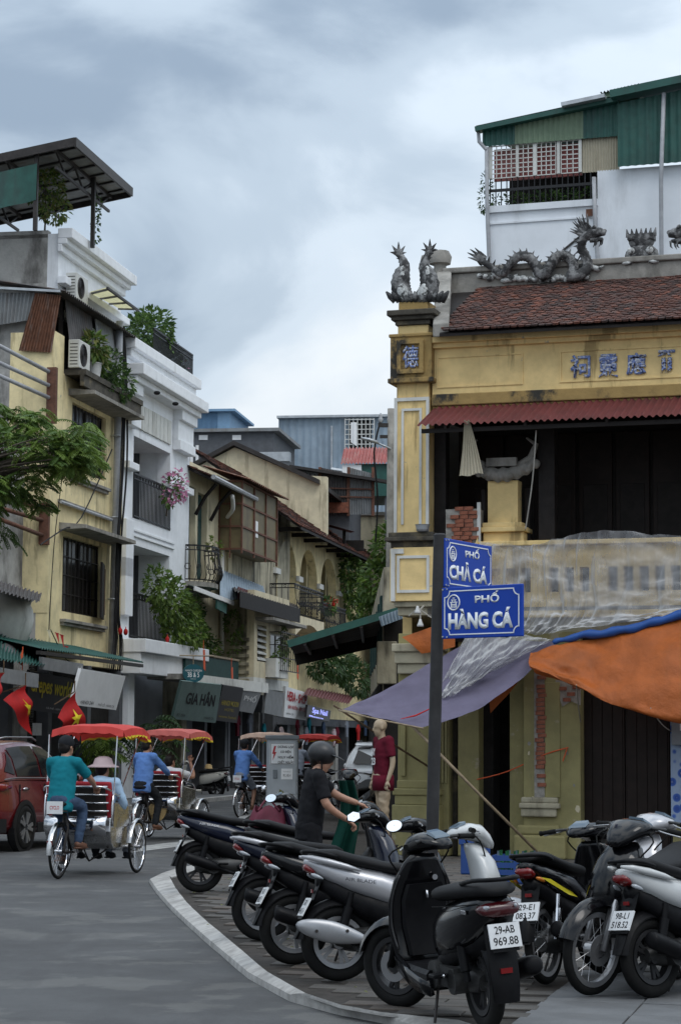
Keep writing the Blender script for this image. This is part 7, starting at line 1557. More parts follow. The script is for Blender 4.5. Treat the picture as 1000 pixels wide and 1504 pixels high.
        MB().rings([[(x-.055+dx, y*w_, z+dz) for dx, y, dz in ((0,-1,0),(-.03,-.9,.0),(-.03,.9,0),(0,1,0))] for (x, w_, z) in ((1.0,.13,.36),(1.04,.15,.55),(1.02,.15,.7),(.99,.12,.8))]).obj('glove_box', G['bike_matte'], o, smooth=30)
        MB().rings([[(.985, y*.032, z) for y, z in ()] or [(.972-.0, a, b_) for a, b_ in ((-.03,.0),(.03,.0),(.03,.05),(-.03,.05))], [(.966, a, b_) for a, b_ in ((-.03,.0),(.03,.0),(.03,.05),(-.03,.05))]]).obj('sticker', G['decal_white'], o, loc=(-.02,.0,.45))
        MB().tube([(.93,0,.76),(.9,0,.75),(.895,0,.72),(.91,0,.7)], .008, 6).obj('bag_hook', G['chrome'], o, smooth='all')
    else:
        MB().pod([(-.46,.835,.025,.02),(-.4,.825,.07,.04),(-.2,.775,.115,.075),(.06,.72,.14,.1),(.3,.66,.15,.12),(.5,.59,.14,.12),(.62,.54,.11,.09),(.68,.52,.06,.05)], 18).obj('body_panel', G[col], o, smooth='all')
        MB().pod([(-.32,.7,.05,.05),(-.1,.64,.09,.08),(.15,.54,.11,.11),(.4,.46,.12,.13),(.6,.42,.1,.12)], 14).obj('inner_fairing', G['bike_matte'], o, smooth='all')
        MB().pod([(-.4,.88,.05,.018),(-.3,.895,.1,.035),(-.1,.885,.13,.045),(.12,.845,.14,.045),(.32,.8,.14,.045),(.5,.78,.125,.045),(.64,.765,.09,.04),(.7,.745,.05,.025)], 18).obj('seat', G['seat_black'], o, smooth='all')
        if trim:
            for y in (-1,1): MB().pod([(-.5,.875,.012,.01,2,y*.06),(-.4,.865,.022,.02,2,y*.1),(-.2,.835,.026,.026,2,y*.128),(.02,.8,.022,.02,2,y*.142),(.14,.775,.012,.008,2,y*.146)], 10).obj('tail_trim', G[trim], o, smooth='all')
        MB().pod([(.55,.46,.1,.1),(.68,.4,.105,.1),(.82,.38,.11,.11),(.95,.46,.12,.15),(1.02,.55,.12,.14)], 14).obj('centre_tunnel', G['bike_matte'], o, smooth='all')
        for y in (-1,1): MB().box(.5,.92,min(y*.1,y*.22),max(y*.1,y*.22),.255,.295).obj('foot_board', G['bike_matte'], o, bevel=.012)
        MB().pod([(.3,.3,.07,.05),(.5,.28,.12,.06),(.75,.285,.14,.07),(.92,.34,.15,.1),(1.0,.42,.12,.1)], 14).obj('lower_fairing', G[col2], o, smooth='all')
        rings = []
        for (z, x, wd, dp) in ((.36,1.0,.13,.08),(.46,1.04,.19,.085),(.58,1.06,.215,.09),(.72,1.05,.2,.095),(.84,1.02,.165,.09),(.93,.98,.12,.07),(.97,.96,.07,.05)):
            rings.append([(x+(dp*(1.5 if math.cos(a) > 0 else .6))*math.cos(a), wd*math.sin(a), z) for a in [2*PI*i/20 for i in range(20)]])
        MB().rings(rings).obj('leg_shield', G[hand if hand.startswith('bike_w') or hand.startswith('bike_s') else col], o, smooth='all')
        for y in (-1,1): MB().pod([(1.1,.66,.03,.03,2,y*.1),(1.14,.7,.035,.04,2,y*.1),(1.13,.76,.03,.035,2,y*.09),(1.1,.8,.015,.02,2,y*.07)], 10).obj('headlamp', G['lamp_clear'], o, smooth='all')
    # tail light, signals
    tl_ = MB().pod([(-.47,.80,.04,.016),(-.45,.8,.068,.028),(-.39,.778,.075,.028),(-.33,.755,.05,.015)] if not sc_ else [(-.385,.72,.1,.03),(-.36,.73,.125,.045),(-.3,.73,.13,.04),(-.25,.73,.1,.02)], 12).obj('tail_light', G['tail_red' if not sc_ else 'tail_red_dark'], o, smooth='all')
    for y in (-1,1): MB().pod([(-.4,.75,.008,.008,2,y*.085),(-.36,.742,.013,.016,2,y*.095),(-.3,.728,.012,.013,2,y*.103),(-.26,.718,.005,.005,2,y*.102)], 8).obj('turn_signal', G['amber' if ub else 'lamp_clear'], tl_, smooth='all')
    gb = [(-.1,-.13,.87),(-.3,-.13,.9),(-.46,-.08,.91),(-.48,0,.91),(-.46,.08,.91),(-.3,.13,.9),(-.1,.13,.87)]
    MB().tube(smooth_path(gb, 3), .013, 8).obj('grab_rail', G['bike_matte'], o, smooth='all')
    # rear mudguard with plate
    arc_fender('rear_hugger', o, 'bike_matte', 0, R, R+.045, 55, 175, .06)
    if sc_: fl = MB().rings([[(-.3+dx, y*w_, z) for dx, y in ((0,-1),(-.02,-.9),(-.02,.9),(0,1))] for dx0, (z, w_) in enumerate(((.66,.09),(.5,.085),(.36,.08),(.24,.07)))]); 
    else: fl = MB()
    def flap(u, v):
        t = (v-.5)*2
        if sc_: x = -.27-.1*math.sin(u*PI*.6); z = .66-.46*u; w_ = .075+.012*math.sin(PI*u)
        else: x = -.28-.25*u-.04*u*u; z = .7-.4*u; w_ = .075*(1-.45*u)
        return (x-.02*(1-t*t), t*w_, z)
    fl = MB().grid(flap, 10, 6); f2 = MB().grid(lambda u, v: tuple(V(flap(u,v))+V((.016,0,.006))), 10, 6); fl.add(f2.v, [tuple(reversed(q)) for q in f2.f]); fo = fl.obj('mud_flap', G['bike_matte'], o, smooth='all')
    if sc_:
        number_plate(o, (-.405,0,.585), rad(12), *plate); MB().box(-.395,-.382,-.035,.035,.37,.4).obj('reflector', G['tail_red'], fo); MB().tube([(-.3,0,.64),(-.4,0,.6)], .02, 6).obj('plate_arm', G['bike_matte'], o)
    else: number_plate(o, (-.435,0,.52), rad(28), *plate); MB().box(-.375,-.362,-.025,.025,.62,.645).obj('reflector', G['tail_red'], fo, rot=(0,rad(28)*0,0))
    # --- handlebar
    hc = st_obj(MB().pod([(.8,1.025,.05,.025),(.86,1.045,.12,.045),(.95,1.055,.15,.06),(1.03,1.04,.135,.065),(1.1,.99,.09,.055),(1.14,.96,.04,.03)], 16).obj('handlebar_cowl', G[hand], o, smooth='all'))
    st_obj(MB().rings([[(.845+dx, y, 1.09+dz) for y, dx, dz in ((-.07,0,0),(.07,0,0),(.055,.07,.035),(-.055,.07,.035))], [(.835+dx, y, 1.075+dz) for y, dx, dz in ((-.08,0,0),(.08,0,0),(.065,.08,.03),(-.065,.08,.03))]][::-1]).obj('speedometer', G['glass_blue'], o, smooth=30))
    st_obj(MB().tube(smooth_path([(.86,-.35,1.05),(.9,-.2,1.065),(.95,0,1.06),(.9,.2,1.065),(.86,.35,1.05)], 3), .011, 8).obj('handlebar', G['engine_metal'], o, smooth='all'))
    for y in (-1,1):
        g_ = st_obj(MB().tube([(.885,y*.235,1.06),(.862,y*.345,1.05)], [.018,.017], 10).tube([(.861,y*.345,1.05),(.858,y*.36,1.049)], .02, 8).obj('grip', G['rubber'], o, smooth=50))
        st_obj(MB().tube(smooth_path([(.93,y*.2,1.055),(.935,y*.27,1.045),(.905,y*.36,1.03)], 3), .006, 6).obj('brake_lever', G['alloy'], o, smooth='all'))
        if y in mirrors:
            bm_ = [ob.name for ob in bpy.data.objects]; mirror(o, (.92,y*.19,1.06), (.68,y*.37,1.03), mir, mface)
            for ch in o.children:
                if ch.name.startswith('mirror') and ch.name not in bm_: st_obj(ch)
    if ub:
        MB().box(-.05,.45,.1,.14,.22,.33).obj('chain_case', G['bike_matte'], o, bevel=.03)
    if decal:
        dm, mt_ = decal
        for y in (-1,1):
            pts_ = [(-.24,.755),(-.1,.735),(.02,.69),(.2,.63),(.3,.585),(.16,.61),(.02,.66),(-.12,.71)]
            q = MB(); q.add([(x, y*(.128+.03*min(1,(x+.3)/.5)), z) for x, z in pts_], [tuple(range(len(pts_)))]); q.obj('decal', G[mt_], o)
    if isinstance(decal, tuple) and decal[0]: pass
    if not sc_:
        for ch in o.children:
            if ch.type == 'MESH' and ch.name.split('.')[0] in ('body_panel','seat','tail_trim','tail_light','grab_rail','mud_flap','muffler','inner_fairing'):
                for ob in [ch]+list(ch.children):
                    for vtx in ob.data.vertices:
                        if ob.location.x+vtx.co.x < .1 and ob.name.split('.')[0] not in ('heat_guard','bolt'): vtx.co.x = .1-ob.location.x+(ob.location.x+vtx.co.x-.1)*.62
            if ch.name.startswith('number_plate'): ch.location.x = .1+(ch.location.x-.1)*.62-.012
    for sg in (-1,1):
        MB().tube(smooth_path([(.95,sg*.12,1.04),(1.0,sg*.2,.98),(1.06,sg*.12,.85),(1.08,sg*.08,.7)], 3), .006, 5).obj('cable', G['rubber'], o, smooth='all')
        MB().box(.2,.3,min(sg*.13,sg*.24),max(sg*.13,sg*.24),.3,.325).obj('passenger_footrest', G['alloy' if ub else 'bike_matte'], o, bevel=.008)
    if not ub: MB().tube([(.3,.17,.3),(.22,.19,.3),(.1,.2,.33),(.08,.22,.33)], .009, 6).obj('kick_lever', G['chrome'], o, smooth='all')
    if sc_:
        for sg in (-1,1):
            MB().tube(smooth_path([(-.3,sg*.115,.765),(-.05,sg*.165,.74),(.2,sg*.175,.72),(.42,sg*.14,.7)], 4), .0035, 5).obj('panel_seam', G['rubber'], o); MB().box(-.2,-.13,min(sg*.148,sg*.158),max(sg*.148,sg*.158),.7,.725).obj('badge', G['chrome'], o, bevel=.003)
            MB().tube(smooth_path([(.95,sg*.2,.4),(1.0,sg*.215,.55),(.99,sg*.2,.72),(.96,sg*.15,.86)], 4), .006, 6).obj('shield_edge', G['alloy_dark'], o, smooth='all')
        MB().lathe([(.018,-.006),(.018,0),(.0,0)], (0,0,0), 12, 'x').obj('key_lock', G['chrome'], o, loc=(.93,-.07,.83))
    MB().tube([(.42,.14,.22),(.36,.2,.02-.0)], .01, 6).obj('side_stand', G['dark_steel'], o)
    return o
def side_lettering(o, s, m, x0, x1, z0, z1, ybase=.125, slope=-.2):
    x0, x1, z0, z1 = x0+.1, x0+.1+(x1-x0)*.62, z0-.01, z0-.01+(z1-z0)*.62
    """raised maker lettering on the right flank"""
    t = text(s, o, G[m], x0, x1, z0, z1, 0, depth=0, weight=.01)
    for v in t.data.vertices: x, z = v.co.x, v.co.z; zz_ = z+slope*(x-x0); v.co = (x, -(ybase+.03*min(1,max(0,(x+.3)/.5)))-.006, zz_)
def spot(px, py): p = gnd(px, py, PZ); return (p.x, p.y, PZ)
S0 = spot(716, 1513)
b1_ = motorbike('black step-through scooter in front with plate 29-AB 969.88', S0, 107, 'bike_black', kind='scoot', plate=('29-AB','969.88'), steer=34, lean=-5, mirrors=()); b1_.scale = (.95,)*3
b2_ = motorbike('silver motorbike with silver exhaust guard beside the black scooter', spot(497,1441), 10, 'bike_silver', 'bike_matte', 'bike_silver', lean=-4, guard='muffler_grey', steer=8, hand='bike_white', plate=('29-D1','442.16'), rimm='alloy', mirrors=())
side_lettering(b2_, 'AIR BLADE', 'decal_dark', -.08, .28, .715, .755, .152, -.12)
b25 = motorbike('dark motorbike squeezed between the silver and the navy ones', spot(432,1417), 12, 'bike_black', 'bike_matte', None, lean=-5, steer=4, plate=('29-X3','088.51'), rimm='alloy', mirrors=(-1,))
b3_ = motorbike('navy motorbike with silver tail trim and alloy wheels', spot(386,1382), 11, 'bike_navy', 'bike_matte', 'bike_silver', lean=-5, steer=6, plate=('30-F4','215.09'), rimm='alloy', mirrors=(-1,), mir='hex')
side_lettering(b3_, 'AIR BLADE', 'decal_white', -.1, .22, .755, .79, .135, -.16)
b35 = motorbike('black motorbike the standing man holds by the handlebar', (-.62, 20.3, PZ), 13, 'bike_black', 'bike_matte', None, lean=-3, steer=2, plate=('29-H1','730.44'), mirrors=(-1,))
b4_ = motorbike('black motorbike with maroon bag at the corner of the pavement', spot(293,1311), 10, 'bike_navy', 'bike_matte', None, lean=-5, steer=10, plate=('29-K2','664.27'), mir='round', mirrors=(-1,))
side_lettering(b4_, 'AIR BLADE', 'decal_white', -.12, .24, .765, .8, .13, -.16)
b6_ = motorbike('black motorbike with yellow stripes and a red tail lamp', spot(803,1446), 60, 'bike_black', 'bike_matte', None, kind='under', lean=-5, steer=-12, plate=('29-E1','083.37'), decal=(True,'decal_yellow'), mirrors=(-1,), mir='hex', mface=(-.5,.75,.4))
b7_ = motorbike('black motorbike facing the camera, its wire wheel beside the striped one', (2.32, 15.1, PZ), 238, 'bike_black', 'bike_matte', None, kind='under', lean=-4, steer=-14, plate=('29-M5','310.70'), mirrors=())
b8_ = motorbike('white-silver motorbike with grey mudguard at the right edge', spot(958,1466), 38, 'bike_white', 'bike_matte', 'bike_white', lean=-5, steer=10, plate=('98-L1','518.52'), mirrors=(), muff='bike_matte')
b9_ = motorbike('silver scooter facing left behind the white one', (2.95, 16.0, PZ), 214, 'bike_silver', 'bike_silver', None, lean=-4, steer=-10, plate=('29-Y1','555.01'), hand='bike_silver', mirrors=(1,-1))
for b_ in (b2_, b25, b3_, b35, b4_, b6_, b8_): b_.scale = (.94,)*3
# maroon bag on the corner motorbike
p = gnd(293,1311,PZ); h = rad(10); c = V((p.x+.72*math.cos(h), p.y+.72*math.sin(h), PZ+.62)); bg_ = thing('shopping_bag', 'crumpled maroon bag hanging on the corner motorbike', 'bag', c, h)
def bagf(u, v):
    a = 2*PI*u; r = (.3*(1-.5*v))*(1+.15*mnoise.noise(V((math.cos(a)*2, math.sin(a)*2, v*3)))); return (r*.95*math.cos(a), r*.5*math.sin(a), -.1+.36*v+.04*math.sin(a*3))
MB().grid(bagf, 28, 10).obj('cloth', G['bag_maroon'], bg_, smooth='all'); MB().tube(smooth_path([(-.1,0,.24),(0,.02,.36),(.12,0,.24)]), .012, 6).obj('handle', G['bag_maroon'], bg_)
# blue bottle crate by the pier
p = gnd(722,1298,PZ); ct = thing('bottle_crate', 'blue plastic crate of bottles beside the gate pier', 'crate', (p.x, p.y, PZ), rad(-14)); q = MB()
W_, D_, H_ = .5, .36, .32
for (a, b_, c, d) in ((0,W_,0,.02),(0,W_,D_-.02,D_),(0,.02,.02,D_-.02),(W_-.02,W_,.02,D_-.02)):
    for k in range(4): q.box(a, b_, c, d, .02+k*.08, .08+k*.08)
for (a, c) in ((0,0),(W_-.03,0),(0,D_-.03),(W_-.03,D_-.03),(W_/2,0)): q.box(a-.003, a+.033, c-.003, c+.033, 0, H_)
q.box(.02,W_-.02,.02,D_-.02,0,.02); q.obj('crate', G['crate_blue'], ct)
for i in range(5):
    for j in range(3): MB().lathe([(.03,.03),(.032,.22),(.014,.3),(.012,.36),(.015,.37)], (.06+i*.095,.07+j*.11,0), 9).obj('bottle', G['bottle_green' if (i+j) % 3 else 'glass_blue'], ct, smooth=50)
o = thing('plastic_tray', 'flat blue plastic tray leaning behind the silver motorbike', 'tray', gnd(700,1285,PZ), rad(-10)); box('tray', G['crate_blue'], o, -.2,.16,0,.05,0,.42, bevel=.02); box('rim', G['crate_blue'], o, -.22,.18,-.02,.0,.36,.44, bevel=.01)
# ================================================================== PEOPLE
def fuse(mb, voxel, it=6, disp=0.0, seed=0):
    me = bpy.data.meshes.new('t'); me.from_pydata(mb.v, [], mb.f); ob = bpy.data.objects.new('t', me); COL.objects.link(ob)
    m = ob.modifiers.new('r', 'REMESH'); m.mode = 'VOXEL'; m.voxel_size = voxel; s = ob.modifiers.new('s', 'SMOOTH'); s.iterations = it; s.factor = .5
    bpy.context.view_layer.update(); o2 = bpy.data.meshes.new_from_object(ob.evaluated_get(bpy.context.evaluated_depsgraph_get())); bpy.data.objects.remove(ob)
    out_ = MB(); out_.v = [tuple(v.co) for v in o2.vertices]; out_.f = [tuple(p.vertices) for p in o2.polygons]; nr = [v.normal.copy() for v in o2.vertices]
    if disp:
        out_.v = [tuple(V(v)+n*(disp*(mnoise.noise(V((v[0]*9+seed, v[1]*9, v[2]*16)))+.5*mnoise.noise(V((v[0]*22, v[1]*22, v[2]*30+seed)))))) for v, n in zip(out_.v, nr)]
    out_.mi = [0]*len(out_.f); bpy.data.meshes.remove(o2); return out_
def limb(mb, a, b, c, r): mb.tube(smooth_path([a, b, c], 5), [r[0]+(r[1]-r[0])*min(1,i/5) if i <= 5 else r[1]+(r[2]-r[1])*(i-5)/5 for i in range(11)], 12); mb.ell(a, (r[0],)*3, 10, 8); mb.ell(b, (r[1]*1.02,)*3, 10, 8); mb.ell(c, (r[2],)*3, 10, 8)
def hand(mb, w, d, side, down):
    """palm with four curled fingers of unequal length and a thumb from the side of the palm"""
    w = V(w); d = V(d).normalized(); dn = V(down); dn = (dn-d*dn.dot(d)).normalized(); s = d.cross(dn)*side
    mb.tube([w, w+d*.045, w+d*.085], [.024,.036,.034], 10, flat=.5, up=dn)
    for i, L in enumerate((.07,.078,.072,.056)):
        b = w+d*.082+s*((1.5-i)*.019); p1 = b+d*L*.42+dn*.006; p2 = p1+d*L*.2+dn*L*.32; p3 = p2-d*L*.1+dn*L*.32; mb.tube([b, p1, p2, p3], [.0095,.009,.0082,.007], 7)
    t0 = w+d*.03+s*.03; mb.tube([t0, t0+d*.03+s*.022+dn*.01, t0+d*.055+s*.02+dn*.03], [.012,.0105,.008], 7)
def person(label, loc, rz, J, shirt='cloth_teal', pants='cloth_denim', skin='skin', sleeve=.9, pleg=1.0, hair=True, hat=None, shoe='cloth_dark', yaw=0, nod=0, long_sleeve=False, cat='person', name='person', voxel=.013, bare_top=False, lift=(0,0,0), scale=1.0):
    o = thing(name, label, cat, loc, rz); o.scale = (scale,)*3; P, C, N_, H = (V(J[k]) for k in ('pelvis','chest','neck','head'))
    up = (C-P).normalized(); mid = P.lerp(C,.5)
    def torso(mb, e=0):
        top_ = C+up*.13; k = .0 if e < 0 else .012
        pth = [P-up*.13, P, mid, C, top_, N_-up*.03]; rr = [.135+e+k, .15+e+k, .142+e+k*1.6, .158+e, .13+e*.8, .06+e*.5]
        mb.tube(smooth_path(pth, 4), [rr[i//4]+(rr[min(i//4+1,5)]-rr[i//4])*(i % 4)/4 for i in range(21)], 18, flat=.7, up=(1,0,0))
        for s in ('L','R'): mb.ell(V(J['sh'+s]), (.058+e,)*3, 12, 9); mb.tube([top_-up*.02, V(J['sh'+s])], [.085+e*.6,.055+e], 10)
    # body: one continuous surface
    b = MB(); torso(b, -.008); b.tube([N_-up*.05, N_.lerp(H,.6)], [.056,.052], 12)
    hm = Matrix.Translation(H) @ Euler((0, nod, yaw)).to_matrix().to_4x4(); hb = MB()
    hb.ell((-.005,0,.03), (.098,.077,.092), 16, 12); hb.ell((.03,0,-.045), (.066,.058,.075), 14, 10); hb.ell((.055,0,-.095), (.035,.036,.026), 10, 8)
    hb.tube([(.088,0,.018),(.112,0,-.022),(.098,0,-.034)], [.011,.0165,.014], 8); hb.ell((.085,0,-.062), (.016,.026,.012), 8, 6); hb.ell((.082,.03,.022), (.016,.022,.008), 8, 6); hb.ell((.082,-.03,.022), (.016,.022,.008), 8, 6)
    for y in (-.078,.078): hb.ell((-.005,y,-.01), (.02,.011,.033), 8, 8)
    b.add([hm @ V(v) for v in hb.v], hb.f)
    for s, sg in (('L',1),('R',-1)):
        limb(b, V(J['sh'+s]), V(J['el'+s]), V(J['wr'+s]), (.05,.041,.028)); limb(b, V(J['hip'+s]), V(J['kn'+s]), V(J['an'+s]), (.082,.056,.038))
        b.tube([V(J['an'+s]), V(J['an'+s])+V((.05,0,-.06)), V(J['an'+s])+V((.16,0,-.075))], [.036,.04,.03], 10)
    body = fuse(b, voxel, 5)
    for s, sg in (('L',1),('R',-1)):
        d = V(J['wr'+s])-V(J['el'+s]); hand(body, J['wr'+s], J.get('hd'+s, d), sg, J.get('dn'+s, (0,0,-1)))
    body.mi = [0]*len(body.f); bo = body.obj('body', G[skin], o, smooth='all')
    # eyes, brows, mouth
    if not bare_top:
        ey = MB()
        for y in (-.03,.03): ey.ell((.086,y,.004), (.008,.012,.007), 8, 6); ey.ell((.088,y,.026), (.008,.019,.004), 8, 6)
        ey.v = [tuple(hm @ V(v)) for v in ey.v]; ey.obj('eyes_and_brows', G['hair_black'], bo, smooth='all')
        mo_ = MB().ell((.099,0,-.063), (.004,.02,.004), 8, 6); mo_.v = [tuple(hm @ V(v)) for v in mo_.v]; mo_.obj('mouth', G['seat_red'], bo, smooth='all')
    sh = MB(); torso(sh, .014)
    for s in ('L','R'):
        S_, E_, W_ = V(J['sh'+s]), V(J['el'+s]), V(J['wr'+s])
        if long_sleeve: limb(sh, S_, E_, E_.lerp(W_,.82), (.066,.056,.046))
        else: q = S_.lerp(E_, sleeve); sh.tube([S_, S_.lerp(q,.5), q], [.068,.068,.068], 12); sh.ell(S_, (.068,)*3, 10, 8)
    sf = fuse(sh, voxel*1.1, 6, .007, hash(label) % 50)
    zc = N_-up*.01; keep_ = [f for f in sf.f if not all((V(sf.v[i])-zc).dot(up) > 0 and (V(sf.v[i])-zc).length < .09 for i in f)]; sf.f = keep_; sf.mi = [0]*len(keep_)
    so = sf.obj('shirt', G[shirt], o, smooth='all')
    pt = MB(); pt.ell(P, (.13,.168,.125), 16, 12)
    for s in ('L','R'):
        h, k, a = V(J['hip'+s]), V(J['kn'+s]), V(J['an'+s]); end = k.lerp(a, pleg) if pleg > 0 else h.lerp(k, 1+pleg)
        if pleg > 0: limb(pt, h, k, end, (.1,.072,.055))
        else: pt.tube([h, h.lerp(end,.5), end], [.1,.09,.085], 12); pt.ell(h, (.1,)*3, 10, 8)
    fuse(pt, voxel*1.1, 4, .01, 7).obj('trousers', G[pants], o, smooth='all')
    if shoe:
        for s in ('L','R'):
            a = V(J['an'+s]); f = MB().tube([a+V((-.055,0,-.05)), a+V((0,0,-.055)), a+V((.09,0,-.075)), a+V((.17,0,-.082)), a+V((.2,0,-.085))], [.03,.046,.045,.04,.018], 12); f.tube([a+V((-.07,0,-.095)), a+V((.2,0,-.1))], [.04,.04], 8, flat=.3); f.obj('shoe', G[shoe], o, smooth='all')
    if hair:
        hr_ = MB().ell((-.012,0,.045), (.104,.084,.092), 16, 12); hr_.ell((-.045,0,.0), (.072,.08,.085), 14, 10); hr_ = fuse(hr_, .012, 3, .006, 3); hr_.v = [tuple(hm @ V(v)) for v in hr_.v if True]; 
        fk = [f for f in hr_.f if True]; hr_.f = fk; hr_.mi = [0]*len(fk); hr_.obj('hair', G['hair_black'], o, smooth='all')
    if hat:
        kind, m_ = hat; q = MB()
        if kind == 'cap': q.ell((-.005,0,.055), (.112,.093,.095), 16, 10); q.tube([(.08,0,.05),(.15,0,.04),(.19,0,.03)], [.07,.06,.03], 12, flat=.12, up=(0,0,1))
        elif kind == 'helmet': q.ell((-.01,0,.05), (.135,.115,.115), 20, 14); q.tube([(.09,0,.06),(.16,0,.05),(.21,0,.035)], [.09,.085,.05], 14, flat=.1, up=(0,0,1))
        elif kind == 'bucket': q.lathe([(.2,.02),(.2,.03),(.13,.06),(.105,.13),(.06,.155),(.005,.16)], (0,0,0), 20)
        elif kind == 'straw': q.lathe([(.21,.05),(.12,.07),(.1,.14),(.005,.15)], (0,0,0), 20)
        q.v = [tuple(hm @ V(v)) for v in q.v]; ho = q.obj('helmet' if kind == 'helmet' else 'hat', G[m_], o, smooth=60)
        if kind == 'helmet':
            for y in (-.088,.088):
                t = MB().tube([(.0,y,.02),(.02,y*.8,-.06),(.04,y*.3,-.125)], .007, 5); t.v = [tuple(hm @ V(v)) for v in t.v]; t.obj('chin_strap', G['black_plain'], ho)
    return o
RIDE = dict(pelvis=(0,0,.94), chest=(.07,0,1.3), neck=(.1,0,1.47), head=(.13,0,1.585), shL=(.07,.172,1.4), shR=(.07,-.172,1.4), elL=(.27,.25,1.2), elR=(.27,-.26,1.2), wrL=(.48,.2,1.11), wrR=(.48,-.22,1.11), hipL=(.02,.09,.92), hipR=(.02,-.09,.92), knL=(.36,.14,.68), knR=(.3,-.14,.86-.02), anL=(.24,.13,.3), anR=(.22,-.14,.52-.06))
SIT = dict(pelvis=(0,0,.68), chest=(-.06,0,1.03), neck=(-.05,0,1.2), head=(-.02,0,1.315), shL=(-.05,.18,1.14), shR=(-.05,-.18,1.14), elL=(.05,.25,.88), elR=(.05,-.25,.88), wrL=(.28,.14,.82), wrR=(.28,-.14,.82), hipL=(.04,.09,.67), hipR=(.04,-.09,.67), knL=(.45,.12,.66), knR=(.45,-.12,.66), anL=(.6,.12,.28), anR=(.6,-.12,.28))
